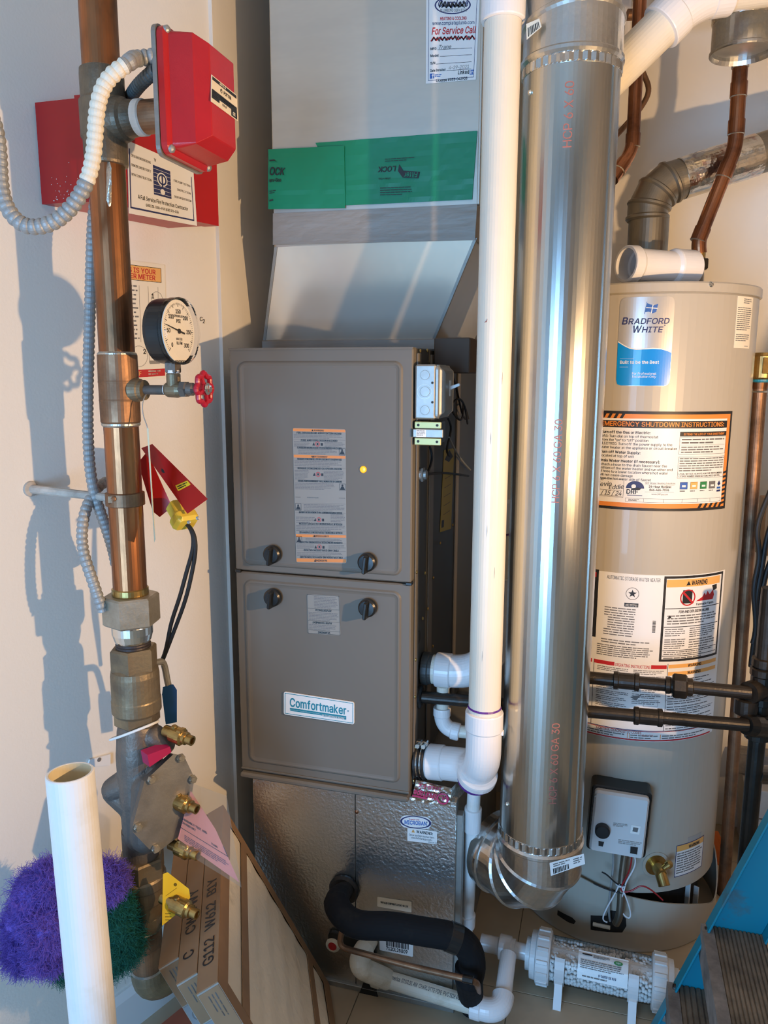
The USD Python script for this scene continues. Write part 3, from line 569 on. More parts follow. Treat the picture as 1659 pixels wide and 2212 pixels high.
L.disc('ink_black', w*.33, h*.80, h*.11, 1, h*.09); L.text('ink_black', 'UL', w*.285, h*.75, h*.1, bold=True); L.rect('ink_black', w*.6, h*.72, w*.9, h*.84); L.para('ink_grey', w*.1, h*.5, w*.95, h*.64, 2, .5, seed=9)
g = np.random.default_rng(5); x = w*.2
while x < w*.86: q = g.uniform(.0006, .0022); L.rect('ink_black', x, h*.24, x+q, h*.46); x += q+g.uniform(.0005, .0012)
L.text('ink_black', '7120L25809', w*.2, h*.08, h*.13, w*.64, True); L.build(coil, 'serial_label', 'white serial label with bar code')
# shiny foil tape patch with red print
fp = [C_(899, 1684), C_(976, 1702), C_(972, 1745), C_(889, 1727)]
e = coil.add('foil_patch', wrink(fp, .0006, .003, 60, 4, 20, 12), 'foil_tape', 'crinkled shiny foil tape with red print')
S = Sticker(Quad(*[q-(0, .004, 0) for q in fp], (0, -1, 0)), 'foil_tape', .0002); w, h = S.w, S.h
S.text('ink_magenta', 'Shurtape', w*.02, h*.28, h*.28, w*.62, True, flip=True); S.rect('ink_magenta', 0, h*.22, w*.40, h*.30); S.disc('ink_magenta', w*.8, h*.42, h*.27, 1, h*.21); S.text('ink_magenta', 'UL', w*.73, h*.33, h*.2, bold=True, flip=True); S.text('ink_magenta', '181B-FX', w*.1, h*.72, h*.2, w*.8, flip=True)
for c, ms in S.col.items(): coil.add('print', cat(*ms), c, under=e)
coil.add('corner_foil', wrink([C_(976, 1702), C_(1000, 1695)+(0, .06, 0), C_(996, 1740)+(0, .06, 0), C_(972, 1745)], .0006, .002, 60, 6, 10, 10), 'foil_tape_red')
# pipe openings
p = C_(745, 1918); coil.add('grommet', lathe([(.030, 0), (.032, .008), (.028, .014), (.020, .014), (.018, .002)], p, (0, -1, 0), 28), 'black_rubber', 'round black rubber grommet')
coil.add('drain_plate', rloft(.108, .034, .012, [(0, 0), (.001, .006), (.003, .007)], frame(C_(762, 2035), unit(onY(810, 2046, CY)-onY(716, 2020, CY)), z=(0, -1, 0))), 'black_plastic', 'black drain connection plate')
k = coil.add('drain_cap', lathe([(.0155, 0), (.0155, .010), (.010, .013), (.0095, .011)], C_(722, 2036), (0, -1, 0), 28), 'pvc_old', 'cream threaded drain plug'); coil.add('cap_centre', lathe([(.0095, 0), (.009, .0122), (.0001, .0126)], C_(722, 2036), (0, -1, 0), 24), 'ink_red', under=k)
coil.done()
# ================= copper fire riser (left), everything on one vertical axis
BN, BD = np.array([1.0, 0, 0]), np.array([0, 1.0, 0])   # branch fittings point away from the wall
RD = 1.20
RA = at(245, 620, RD)[:2]
def rz(py):                              # height on the riser axis at photo row py
    lo, hi = -.2, 2.6
    for _ in range(50):
        m = (lo+hi)/2
        if proj((RA[0], RA[1], m))[1] > py: lo = m
        else: hi = m
    return lo
def ra(py): return np.array([RA[0], RA[1], rz(py)])
UPV, DNV = np.array([0, 0, 1.0]), np.array([0, 0, -1.0])
def lz(T, name, prof, mt, **k):          # lathe about the riser axis from (radius, photo row) pairs
    b = rz(prof[-1][1]); return T.add(name, lathe([(r, rz(py)-b) for r, py in prof[::-1]], (RA[0], RA[1], b), UPV, 40), mt, **k)
RR = .0262
ris = Th('copper_riser', 'thick copper standpipe with cast tee and solder joints along the cream wall', 'pipe')
lz(ris, 'upper_pipe', [(RR, -60), (RR, 158)], 'copper')
lz(ris, 'pipe', [(RR, 352), (RR, 772)], 'copper'); lz(ris, 'lower_pipe', [(RR, 910), (RR, 1285)], 'copper')
tee = lz(ris, 'tee_fitting', [(RR, 150), (.0302, 153), (.0308, 166), (.0308, 216), (.0335, 222), (.0335, 300), (.0308, 306), (.0308, 352), (.030, 358), (RR, 360)], 'cast_tee')
tc = ra(262)
ris.add('tee_branch', lathe([(.0335, .0), (.031, .030), (.029, .036), (.0255, .040), (.0235, .056), (.022, .056)], tc, BN, 36), 'cast_tee', under=tee)
for py in (352, 156): ris.add('solder_ring', lathe([(RR, -.004), (RR+.0028, -.0015), (RR+.0028, .0015), (RR, .004)], ra(py), UPV, 32), 'solder')
lz(ris, 'coupling', [(RR, 764), (.0293, 767), (.0298, 822), (.0301, 824), (.0301, 826), (.0298, 828), (.0298, 862), (.0302, 864), (.0298, 867), (.0296, 910), (.0285, 913), (RR, 914)], 'copper_dull')
for py in (766, 916): ris.add('solder_ring', lathe([(RR, -.004), (RR+.0026, -.0015), (RR+.0026, .0015), (RR, .004)], ra(py), UPV, 32), 'solder')
ris.add('solder_drip', trimesh.smoothing.filter_taubin(hull(np.vstack([ra(378)+WN*.001+unit(EYE-ra(378))*(RR-.002)+rng.normal(0, 1, (14, 3))*[.006, .003, .012], ra(440)+unit(EYE-ra(440))*(RR-.002)+rng.normal(0, 1, (14, 3))*[.003, .002, .012]])).subdivide(), iterations=3), 'solder')
lz(ris, 'brass_collar', [(RR, 1268), (.0285, 1270), (.0285, 1282), (.0275, 1284), (.0275, 1300)], 'brass')
ris.done()
# pipe clamp with its painted rod to the wall
cl = Th('pipe_clamp', 'copper pipe clamp ring on a paint-smeared rod to the wall', 'clamp')
lz(cl, 'clamp_ring', [(RR, 1062), (RR+.0035, 1064), (RR+.0035, 1090), (RR, 1092)], 'copper_dull')
rodw = wallpt(66, 1056); ro = ra(1080) - WN*.03
cl.add('rod', tube([rodw, rodw*.6+ro*.4, ro], [.0075, .0072, .0065], 12), 'rod_paint')
p = ra(1078)+unit(EYE-ra(1078))*.022-RH*.018; cl.add('clamp_bolt', cat(cbox((.018, .014, .016), .003, frame(p, RH, z=UPV)), lathe([(.004, 0), (.004, .012), (.002, .013)], p, unit(EYE-p), 12)), 'copper_dull')
cl.add('rod_flange', lathe([(.013, 0), (.012, .004), (.006, .005)], rodw, WN, 20), 'rod_paint'); cl.done()
# ---- backflow / shut-off assembly
bf = Th('backflow_preventer', 'bronze double shut-off backflow valve assembly with bolted side plate and brass test cocks', 'valve')
hx = lambda py0, py1, r, mt, nm, rot=.35, k=6: bf.add(nm, hexn(ra(py1), UPV, r, rz(py0)-rz(py1), .003, k, rot), mt)
hx(1284, 1346, .0445, 'steel_nut', 'union_nut', .18)
lz(bf, 'union_tail', [(.031, 1346), (.032, 1350), (.032, 1366), (.029, 1380), (.0275, 1384)], 'chrome')
lz(bf, 'threaded_nipple', [(.0268+.0008*(i % 2), 1380+i*3) for i in range(12)], 'thread_black')
hx(1396, 1446, .0375, 'bronze', 'hex_end')
lz(bf, 'ball_valve_body', [(.030, 1436), (.037, 1444), (.0385, 1455), (.0385, 1505), (.0395, 1508), (.0395, 1532), (.036, 1538)], 'bronze')
hx(1534, 1562, .0365, 'bronze', 'hex_end', .2)
nrm = unit(np.cross(WN, UPV))
# casting
c0, c1 = ra(1566), ra(1800)
toc = unit((EYE-ra(1650))*[1, 1, 0])
cast = cat()if False else None
import manifold3d as mf
def mhull(ps, k=24):
    return mf.Manifold.batch_hull([mf.Manifold.sphere(r, k).translate(tuple(map(float, p))) for p, r in ps])
side = RH*.6+toc*.8; side = unit(side)
zax = lambda py: np.array([RA[0], RA[1], rz(py)])
man = mhull([(zax(1580), .034), (zax(1615), .0365)]) + mhull([(zax(1625), .0375), (zax(1720), .037)]) + mhull([(zax(1720), .036), (zax(1800), .034)])
man = man + mhull([(zax(1585)+RH*.025+toc*.01, .020), (zax(1600)+RH*.045+toc*.015, .014)]) + mhull([(zax(1680)+RH*.014+toc*.022, .03), (zax(1790)+RH*.006+toc*.022, .028)]) + mhull([(zax(1655)+RH*.028+toc*.020, .022), (zax(1690)+RH*.03+toc*.022, .022)])
man = man + mhull([(zax(1690)-RH*.02, .026), (zax(1705)-RH*.045, .021)]) + mhull([(zax(1735)-RH*.01, .03), (zax(1715)-RH*.05, .015)])
m_ = tri(man.refine_to_length(.006)); m_.merge_vertices(); m_ = trimesh.smoothing.filter_taubin(m_, iterations=10)
bf.add('casting', m_, 'bronze_dark', smooth=60)
# oblique bolted plate
PN = unit(RH*.42 + toc*.9 + UPV*.05)
pc = zax(1735)+RH*.032+toc*.050
P_ = lambda px, py, o=0.0: onp(px, py, pc+PN*o, PN)
poly = [(312, 1688), (376, 1628), (398, 1634), (420, 1680), (410, 1745), (388, 1805), (340, 1842), (322, 1834), (286, 1797), (287, 1782)]
plate = hull([P_(x, y, o) for x, y in poly for o in (0, .006)]); e = bf.add('cover_plate', plate, 'plate_steel', 'flat grey six-bolt cover plate')
bf.add('plate_gasket', hull([(P_(x, y, 0)-P_(350, 1735, 0))*.96+P_(350, 1735, 0)-PN*o for x, y in poly for o in (0, .014)]), 'bronze_dark')
for x, y in ((389, 1636), (326, 1683), (415, 1682), (297, 1786), (401, 1778), (335, 1832)): bf.add('bolt', cat(hexn(P_(x, y, .006), PN, .0072, .006, .001), lathe([(.004, 0), (.0035, .0045), (.0001, .0045)], P_(x, y, .011), PN, 10)), 'steel_nut')
S = Quad(*[onp(*q, zax(1640)+RH*.036+toc*.045, unit(RH*.5+toc*.8)) for q in ((317, 1630), (366, 1612), (369, 1624), (322, 1656))], unit(RH*.5+toc*.8)); bf.add('code_tag', Sticker(S, 'magenta_tag', .002).slab(0, 0, S.w, S.h, -.02, .002), 'magenta_tag', 'magenta painted tag')
# test cocks: brass angle cocks pointing right and forward
ck = unit(RH*.83 + toc*.5 - UPV*.12)
def cock(px, py, d, L=.046, nm='test_cock', back=.030):
    p = at(px, py, d); q = p - ck*back
    c = bf.add(nm, lathe([(.0095, 0), (.0095, back*.5), (.0135, back*.52), (.0135, back+.006), (.0105, back+.009), (.0105, back+.014), (.008, back+.015), (.008, back+.026), (.0055, back+.026), (.0045, back+.016)], q, ck, 28), 'brass', 'brass test cock with open threaded end')
    bf.add('hex', hexn(q+ck*(back*.9), ck, .0145, .011, .002, 6), 'brass', under=c)
    bf.add('stem', cat(lathe([(.0055, 0), (.0055, .014), (.004, .016)], q+ck*back*.7, unit(np.cross(ck, RH*.2+UPV*.1)+UPV*.9), 12)), 'brass', under=c); return c
dR = (zax(1600)+RH*.05+toc*.03)@FH
cock(388, 1590, dR); cock(398, 1737, (P_(398, 1737)@FH)-.012, back=.034); cock(400, 1836, 1.155); cock(398, 1962, 1.115, back=.045)
# lower check and elbow, a little out of line
RA = RA - RH[:2]*.0065
lz(bf, 'lower_throat', [(.030, 1790), (.0295, 1846)], 'bronze_dark')
hx(1846, 1888, .0400, 'bronze', 'hex_end', .45)
lz(bf, 'lower_valve_body', [(.037, 1884), (.0395, 1888), (.040, 1905), (.0385, 1908), (.0385, 1935), (.037, 1938), (.0345, 1962), (.032, 1972)], 'bronze')
hx(1966, 2000, .0350, 'bronze', 'hex_end', .1)
lz(bf, 'adapter', [(.0265, 2000), (.0275, 2006), (.0275, 2034), (.0262, 2040), (.0255, 2090)], 'copper_dull')
bf.add('seal_ring', lathe([(.0278, -.0016), (.030, 0), (.0278, .0016)], ra(2000), UPV, 36), 'white_tape')
bf.add('solder_ring', lathe([(.0262, -.0025), (.0288, 0), (.0262, .0025)], ra(2090), UPV, 32), 'solder')
zb = rz(2090); q0 = np.array([RA[0], RA[1], zb]); wd2 = unit(WD)
bf.add('elbow', tube(fillet([q0, q0-(0, 0, .045), q0-(0, 0, .045)+wd2*.06], .04), .0285, 28), 'bronze')
bf.add('tail_pipe', tube([q0-(0, 0, .045)+wd2*.055, q0-(0, 0, .045)+wd2*.11], .0255, 24), 'copper')
# blue lever and cable tie
hp = zax(1430)+RH*.022+WD*.03
bf.add('lever', tube(fillet([zax(1440)+RH*.02+WD*.02, at(352, 1428, 1.24), at(357, 1445, 1.245), at(362, 1475, 1.25), at(367, 1492, 1.252)], .015), .0055, 10), 'steel_nut')
bf.add('lever_grip', hull([at(x, y, d) for x, y in ((352, 1484), (374, 1478), (382, 1490), (382, 1560), (358, 1565), (350, 1500)) for d in (1.245, 1.262)]), 'blue_grip', 'blue plastic lever grip')
a = np.linspace(0, 2*np.pi, 60); tie = np.array([zax(1578)+.0405*(np.cos(q)*unit(RH)+np.sin(q)*toc)+UPV*(.0165*np.cos(q)+.017*np.sin(q)) for q in a[:-1]])
bf.add('cable_tie', tube(np.vstack([tie, tie[:1]]), .0022, 8), 'white_tape', 'white cable tie tilted around the valve')
bf.done(); RA = RA + RH[:2]*.0065
# ---- flow switch on the tee branch
fs = Th('flow_switch', 'red box-shaped water flow switch screwed to the riser tee', 'switch')
s0 = .116; bc = tc + BN*s0 + BD*.015
zf0, zf1 = at(345, 323, 1.12)[2], at(345, 49, 1.12)[2]
zm = (zf0+zf1)/2; hh = zf1-zf0; wh = .110
MB = lambda n, dz=0: frame(np.array([*(bc[:2]+n*BN[:2]), zm+dz]), BD, z=BN)   # x along the wall, y up, z away from the wall
M = MB(0); 
def tdir(M): 
    if M[2, 1] < 0: M[:3, 1] *= -1; M[:3, 0] *= -1
    return M
fs.add('gasket_plate', rloft(wh+.010, hh+.010, .012, [(0, -.0065), (0, 0)], tdir(MB(0))), 'plate_steel', 'grey edge of the base plate')
fs.add('cover', rloft(wh+.008, hh+.006, .014, [(0, 0), (0, .009), (.001, .010), (.005, .0125), (.007, .0135), (.012, .046), (.0135, .048), (.023, .0635), (.0245, .065)], tdir(MB(.001)), 6), 'red_paint', 'glossy red cast cover')
for sz in (1, -1):
    for sx in (1, -1):
        M = tdir(MB(.010)); p = M[:3, 3]+M[:3, 0]*sx*(wh/2-.004)+UPV*sz*(hh/2-.004); fs.add('cover_screw', lathe([(.0055, 0), (.0055, .004), (.003, .0065), (.0001, .007)], p, BN, 14), 'zinc_box')
fs.add('nipple', lathe([(.0215, .052), (.0225, .054), (.0225, s0-.004)], tc, BN, 32), 'copper_dull')
fs.add('thread_seal', lathe([(.0225, .054), (.0245, .056), (.0245, .066), (.0225, .068)], tc, BN, 32), 'white_tape')
NF = np.array([*(bc[:2]+.0665*BN[:2]), zm])
fq_ = [onp(*q, NF, BN) for q in ((456, 161), (511, 206), (513, 262), (455, 219))]
L = Sticker(Quad(*fq_, BN), 'label_cream', .0006); w, h = L.w, L.h
L.rect('ink_black', w*.03, h*.84, w*.97, h*.96); L.text('label_cream', 'CSFM  UL  FM', w*.3, h*.87, h*.06, w*.5, l=4)
L.disc('ink_black', w*.37, h*.68, h*.085, 1, h*.06); L.text('ink_black', 'P', w*.34, h*.63, h*.1, bold=True); L.text('ink_black', 'POTTER', w*.46, h*.62, h*.12, w*.42, True)
L.poly('ink_black', [(0.02*w, h*.50), (w*.97, h*.50), (w*.97, h*.04), (w*.74, h*.04), (w*.74, h*.28), (w*.30, h*.28), (w*.30, h*.16), (w*.02, h*.16)])
L.text('label_cream', 'CE', w*.80, h*.10, h*.12, bold=True, l=4); L.para('label_cream', w*.3, h*.33, w*.9, h*.47, 2, .35, seed=2); L.para('label_cream', w*.05, h*.2, w*.27, h*.45, 4, .3, seed=3); L.text('ink_grey', 'VSR-SF', w*.4, h*.15, h*.08)
L.build(fs, 'rating_label', 'cream and black rating label'); fs.done()
# ---- flexible metal conduits
def conduit(name, label, pts, r, mt, pitch=.0082, segs=None):
    T = Th(name, label, 'conduit', 'flexible conduits by the riser'); p, s = resample(spline(pts, 300), pitch/6); k = len(p)
    rad = r*(.76+.26*np.sqrt(np.abs(np.sin(np.pi*s/pitch))))
    cuts = segs or [(0, 1, mt)]
    for a, b, c in cuts:
        i, j = int(a*(k-1)), int(b*(k-1))+1; T.add('armor', tube(p[i:j], rad[i:j], 18), c)
    return T
bk = bc - BN*.006
def bp(px, py, o=0.0): return onp(px, py, bk, BN) - BN*o
T = conduit('flexible_conduit', 'pale ribbed metal conduit looping from the flow switch out of the left edge', [bp(336, 122), bp(318, 124, .02), at(280, 134, 1.10), at(240, 165, 1.09), at(212, 225, 1.085), at(205, 300, 1.085), at(196, 365, 1.085), at(160, 440, 1.085), at(105, 484, 1.085), at(50, 485, 1.085), at(14, 445, 1.085), at(0, 380, 1.085), at(-6, 300, 1.085), at(-30, 230, 1.085)], .0105, 'conduit', .0092, [(0, .14, 'conduit'), (.14, .46, 'conduit_cream'), (.46, 1, 'conduit')]); T.done()
T = conduit('flexible_conduit', 'dark ribbed conduit going from the flow switch behind the riser tee', [bp(336, 152), at(308, 176, 1.165), at(286, 203, 1.215), at(268, 240, 1.262), at(248, 300, 1.28), at(225, 360, 1.275)], .0095, 'conduit_dark', .0088); T.done()
T = conduit('flexible_conduit', 'grey ribbed conduit running straight down the left side of the riser', [at(225, 360, 1.275), at(205, 440, 1.262), at(198, 540, 1.25), at(194, 680, 1.245), at(190, 830, 1.24), at(191, 960, 1.235), at(203, 1060, 1.225), at(222, 1120, 1.235), at(240, 1175, 1.25), at(250, 1220, 1.262)], .0088, 'conduit', .0088); T.done()
T = conduit('flexible_conduit', 'short grey ribbed conduit bowed left of the riser below the clamp', [at(232, 1040, 1.262), at(215, 1050, 1.245), at(195, 1078, 1.225), at(178, 1140, 1.20), at(180, 1190, 1.19), at(195, 1240, 1.18), at(212, 1290, 1.175), at(222, 1318, 1.178)], .0088, 'conduit', .0088); T.done()
# ---- pressure gauge, gauge valve and red handwheel
gp = ra(838)+BN*.02
vd = Th('gauge_valve', 'small bronze gauge cock on the riser with a red handwheel', 'valve')
vz = at(385, 832, 1.155)[2]; va = np.array([RA[0], RA[1], rz(842)])
vp = lambda s: va + BN*(s*.96) + UPV*(s-.03)*.02
vd.add('boss', lathe([(.019, 0), (.017, .012), (.015, .014), (.015, .020)], vp(.026), BN, 24), 'bronze')
vd.add('nipple', lathe([(.0072, 0), (.0072, .048)], vp(.044), BN, 20), 'bronze_dark'); vd.add('thread_seal', lathe([(.0078, 0), (.0082, .006)], vp(.082), BN, 20), 'white_tape')
vd.add('valve_body', cat(lathe([(.009, 0), (.0115, .004), (.012, .020), (.010, .028)], vp(.084), BN, 20), lathe([(.0105, 0), (.0105, .022), (.009, .024)], vp(.098), UPV, 20)), 'bronze')
vd.add('bonnet', cat(hexn(vp(.110), BN, .0125, .012, .002), lathe([(.0095, 0), (.0095, .010), (.006, .014)], vp(.121), BN, 20)), 'bronze_dark'); vd.add('stem', lathe([(.0042, 0), (.0042, .022)], vp(.132), BN, 12), 'brass')
wc_ = vp(.150); M = tdir(frame(wc_, BD, z=BN)); a = np.arange(64)/64*2*np.pi; rad = .0215+.0019*np.cos(8*a)
rim = tf(cat(*[tube(np.c_[rad*np.cos(a), rad*np.sin(a), 0*a][np.r_[0:64, 0]], .0041, 10, False)]), M)
wh_ = vd.add('handwheel', rim, 'red_wheel', 'red scalloped handwheel')
for i in range(4): q = i*np.pi/2+.4; vd.add('spoke', tf(tube([(0.004*math.cos(q), .004*math.sin(q), .001), (.020*math.cos(q), .020*math.sin(q), 0)], .0036, 8), M), 'red_wheel', under=wh_)
vd.add('hub', lathe([(.0095, -.004), (.0095, .003), (.008, .005)], wc_, BN, 20), 'red_wheel', under=wh_); vd.add('wheel_nut', cat(lathe([(.009, 0), (.009, .0015)], wc_+BN*.005, BN, 20), hexn(wc_+BN*.0062, BN, .0055, .005, .001)), 'chrome', under=wh_); vd.done()
ga = Th('pressure_gauge', 'round black pressure gauge with a white clear-covered dial', 'gauge')
gc = vp(.098)+UPV*.024
gx = at(362, 712, 1.13)
# dial axis: facing away from the wall, turned a little to the viewer
GN = unit(BN); gz = at(372, 713, 1.14)[2]; gcen = np.array([gc[0], gc[1], gz]) 
RGA = .0470
ga.add('case', lathe([(RGA*.9, -.021), (RGA*.985, -.019), (RGA, -.014), (RGA, .0100), (RGA*.97, .0110)], gcen, GN, 56), 'black_plastic')
ga.add('stem', cat(hexn(np.array([gc[0], gc[1], gc[2]]), UPV, .0118, gz-RGA-gc[2]+.006, .0015, 4, .78)), 'bronze_dark'); ga.add('thread_seal', lathe([(.0092, -.004), (.0092, .004)], gc, UPV, 16), 'white_tape')
dial = ga.add('dial', lathe([(RGA*.96, .0108), (RGA*.96, .0122), (.0001, .0123)], gcen, GN, 56), 'gauge_white')
M = tdir(frame(gcen+GN*.0125, np.cross(UPV, GN), z=GN)); ms = {'ink_black': [], 'ink_grey': []}
def dput(c, m2): ms[c].append(tf(m2, M))
for i in range(61):
    q = math.radians(225-270*i/60); r0 = RGA*(.74 if i % 5 == 0 else .80); x = trimesh.creation.box((RGA*.86-r0, .0004 if i % 5 else .0009, .0002)); x.apply_translation(((RGA*.86+r0)/2, 0, 0)); x.apply_transform(trimesh.transformations.rotation_matrix(q, (0, 0, 1))); dput('ink_black', x)
for i, s in enumerate(('0', '50', '100', '150', '200', '250', '300')):
    q = math.radians(225-45*i); x = TXT(s, True).copy(); hgt = .0058; x.vertices = x.vertices*[hgt, hgt, .0002]; x.apply_translation(-x.bounds.mean(0)); x.apply_translation((RGA*.60*math.cos(q), RGA*.60*math.sin(q), .0)); dput('ink_black', x)
for s, y, hgt in (('PSI', .012, .005), ('SPRINKLER', .020, .0032), ('WATER', -.013, .0034), ('UL FM', -.019, .004), ('ASHCROFT', -.046, .004)):
    x = TXT(s, True).copy(); x.vertices = x.vertices*[hgt, hgt, .0002]; x.apply_translation((-x.bounds[1][0]/2, y, 0)); dput('ink_black' if hgt > .0035 else 'ink_grey', x)
for c, q in ms.items(): ga.add('scale_print', cat(*q), c, under=dial)
nd = math.radians(190); x = tf(hull([(-.014, -.0012, .001), (-.014, .0012, .001), (.038, .0004, .001), (.038, -.0004, .001), (-.014, -.0012, .002), (-.014, .0012, .002), (.038, .0004, .002), (.038, -.0004, .002)]), trimesh.transformations.rotation_matrix(nd-math.radians(22), (0, 0, 1)))
ga.add('needle', cat(tf(x, M), tf(trimesh.creation.cylinder(.0035, .003), M)), 'ink_black', under=dial)
ga.add('lens', lathe([(RGA*1.03, .006), (RGA*1.03, .017), (RGA*1.0, .021), (RGA*.93, .0225), (.0001, .023)], gcen, GN, 56), 'clear', 'clear plastic dial cover'); 
ga.done()
# thin edge-on tag hung by a wire
T = Th('hanging_tag', 'thin pale tag seen edge-on hanging by a wire under the gauge valve', 'tag')
T.add('wire', tube(spline([vp(.05)-UPV*.006, at(308, 880, 1.17), at(312, 905, 1.165), at(318, 922, 1.16), at(319, 930, 1.16)], 24), .0008, 6), 'conduit'); 
T.add('card', hull([at(x, y, d) for x, y, d in ((317, 925, 1.15), (321, 925, 1.15), (321, 925, 1.19), (336, 1165, 1.14), (333, 1172, 1.16), (328, 1080, 1.19), (330, 1100, 1.14))]), 'tag_green'); T.done()
# ---- red sprinkler cabinet on the wall
sc_ = Th('sprinkler_cabinet', 'red metal spare sprinkler cabinet on the wall behind the riser', 'cabinet')
tl, bl = wallpt(70, 222), wallpt(86, 430); zt_, zb_ = tl[2], bl[2]; bz = (zt_, zb_)
o = (tl+bl)/2; sx0 = (o-WP)@WD; CDp = .105
fb = onp(472, 497, WP+BN*CDp, WN); sx1 = (fb-BN*CDp-WP)@WD
zb_ = fb[2]*.5+zb_*.5
def cbm(a0, a1, n0, n1, z0, z1):
    return hull([WP+WD*a+BN*n+UPV*z for a in (a0, a1) for n in (n0, n1) for z in (z0, z1)])
sc_.add('box', cbm(sx0, sx1, .004, CDp*.72, zb_, zt_), 'red_box'); sc_.add('lid', cbm(sx0-.001, sx1+.001, CDp*.725, CDp, zb_-.001, zt_+.004), 'red_box')
g = np.random.default_rng(8); pf = []
for i in range(26): pf.append(tf(trimesh.creation.icosphere(0, g.uniform(.0004, .0012)), trimesh.transformations.translation_matrix(WP+WD*(sx0-.0005)+BN*(CDp*g.uniform(.2, .7))+UPV*(zb_+.004+abs(g.normal(0, .022))))))
sc_.add('paint_specks', cat(*pf), 'label_white', kind='stuff')
q4 = [onp(*q, WP+BN*CDp+WN*.0006, WN) for q in ((274, 303), (417, 366), (425, 488), (278, 461))]
L = Sticker(Quad(*q4, WN), 'label_white', .0008); w, h = L.w, L.h
L.rect('ink_navy', w*.03, h*.075, w*.96, h*.10); L.rect('ink_navy', w*.02, h*.075, w*.035, h*.9); L.rect('ink_navy', w*.95, h*.075, w*.96, h*.85)
L.rect('ink_navy', w*.36, h*.36, w*.62, h*.80)
for i in range(7): L.rect('label_white', w*.36, h*(.39+.06*i), w*.62, h*(.395+.06*i), 2)
L.disc('label_white', w*.49, h*.62, h*.105, 3); L.disc('ink_navy', w*.49, h*.62, h*.085, 4, h*.06); L.rect('ink_navy', w*.48, h*.50, w*.50, h*.68, 4); L.disc('label_white', w*.49, h*.43, h*.045, 3)
for i, s in enumerate(('DESIGN/ENGINEERING', 'REMODELING/RETROFIT', 'NEW CONSTRUCTION')): L.text('ink_grey', s, w*.05, h*(.80-.13*i), h*.035, w*.28)
for i, s in enumerate(('FIRE PUMP TESTING', 'INSPECTION', 'BACKFLOW CERTIFICATION')): L.text('ink_grey', s, w*.93, h*(.66-.13*i), h*.035, w*.26, al='r')
L.text('ink_black', 'V', w*.38, h*.86, h*.05)
L.text('ink_black', 'A Full Service Fire Protection Contractor', w*.5, h*.235, h*.06, w*.74, False, 'c'); L.text('ink_black', '(630) 351-3106 • FAX (630) 351-4156', w*.48, h*.15, h*.04, w*.48, False, 'c')
L.build(sc_, 'contractor_card', 'white contractor card with dark blue emblem'); sc_.done()
# ---- poster behind the riser
po = Th('notice_poster', 'yellow and red shut-off notice taped to the wall behind the gauge', 'poster')
L = Sticker(Quad(*[wallpt(*q, .0008) for q in ((232, 556), (355, 572), (362, 816), (242, 824))], WN), 'label_cream', .0004); w, h = L.w, L.h
L.box('ink_black', w*.02, h*.84, w*.93, h*.965, .0008, 2); L.rect('ink_amber', w*.02, h*.84, w*.93, h*.965)
L.text('ink_red', 'IF THIS IS YOUR', w*.05, h*.905, h*.04, w*.86, True); L.text('ink_red', 'WATER METER', w*.14, h*.855, h*.04, w*.7, True)
L.rect('ink_red', w*.02, h*.02, w*.95, h*.085); L.text('ink_amber', 'TO OFF', w*.22, h*.035, h*.035, w*.36, True, l=3); L.para('label_cream', w*.64, h*.03, w*.9, h*.08, 2, .5, seed=2)
L.para('ink_grey', w*.04, h*.30, w*.50, h*.81, 14, .35, seed=6)
for x in (.52, .68, .86): L.rect('ink_grey', w*x, h*.32, w*x+.0006, h*.80)
L.text('ink_black', '1', w*.74, h*.70, h*.04, bold=True); L.text('ink_black', '2', w*.56, h*.22, h*.04, bold=True); L.disc('ink_grey', w*.84, h*.70, h*.06, 1, h*.057); L.disc('ink_grey', w*.48, h*.2, h*.09, 1, h*.087)
L.rect('ink_grey', w*.66, h*.14, w*.665, h*.32); L.rect('ink_grey', w*.86, h*.14, w*.865, h*.32); L.rect('label_grey', w*.67, h*.13, w*.86, h*.16)
L.build(po, 'sheet'); po.done()
T = Th('pencil_note', 'tiny pencilled scribble on the wall right of the gauge', 'writing')
S = Sticker(Quad(*[wallpt(*q, .0004) for q in ((430, 683), (446, 683), (446, 700), (430, 700))], WN), 'wall_paint', .0003)
S.text('ink_black', 'C', S.w*.1, S.h*.4, S.h*.5); S.text('ink_black', '2', S.w*.5, S.h*.1, S.h*.5)
T.add('ink', cat(*S.col['ink_black']), 'ink_black', kind=None); T.done()
# ---- red two-leaf tamper box with yellow plug
rb = Th('lockout_box', 'folded red sheet metal lockout with a yellow plug hanging behind the riser', 'lockout')
dd = 1.27
rb.add('back_leaf', hull([at(x, y, d) for x, y in ((298, 1000), (318, 975), (372, 1095), (345, 1117), (330, 1105)) for d in (1.275, 1.31)]), 'red_box')
lf = hull([at(x, y, d) for x, y, d in ((305, 968, 1.27), (329, 959, 1.26), (449, 1078, 1.20), (405, 1110, 1.21))] + [at(x, y, d+.006) for x, y, d in ((305, 968, 1.27), (329, 959, 1.26), (449, 1078, 1.20), (405, 1110, 1.21))])
e = rb.add('front_leaf', lf, 'red_box'); ln = unit(np.cross(at(449, 1078, 1.20)-at(305, 968, 1.27), at(405, 1110, 1.21)-at(305, 968, 1.27)))
ln = ln if ln @ (EYE-at(380, 1030, 1.23)) > 0 else -ln; lp = at(305, 968, 1.27)+ln*.0006
L_ = lambda *q: [onp(*k, lp, ln) for k in q]
S = Sticker(Quad(*L_((379, 1049), (405, 1038), (412, 1047), (385, 1061)), ln), 'yellow_tag', .0005); S.para('ink_black', S.w*.1, S.h*.15, S.w*.95, S.h*.85, 2, .5, seed=1); S.build(rb, 'sticker', 'small yellow sticker', under=e)
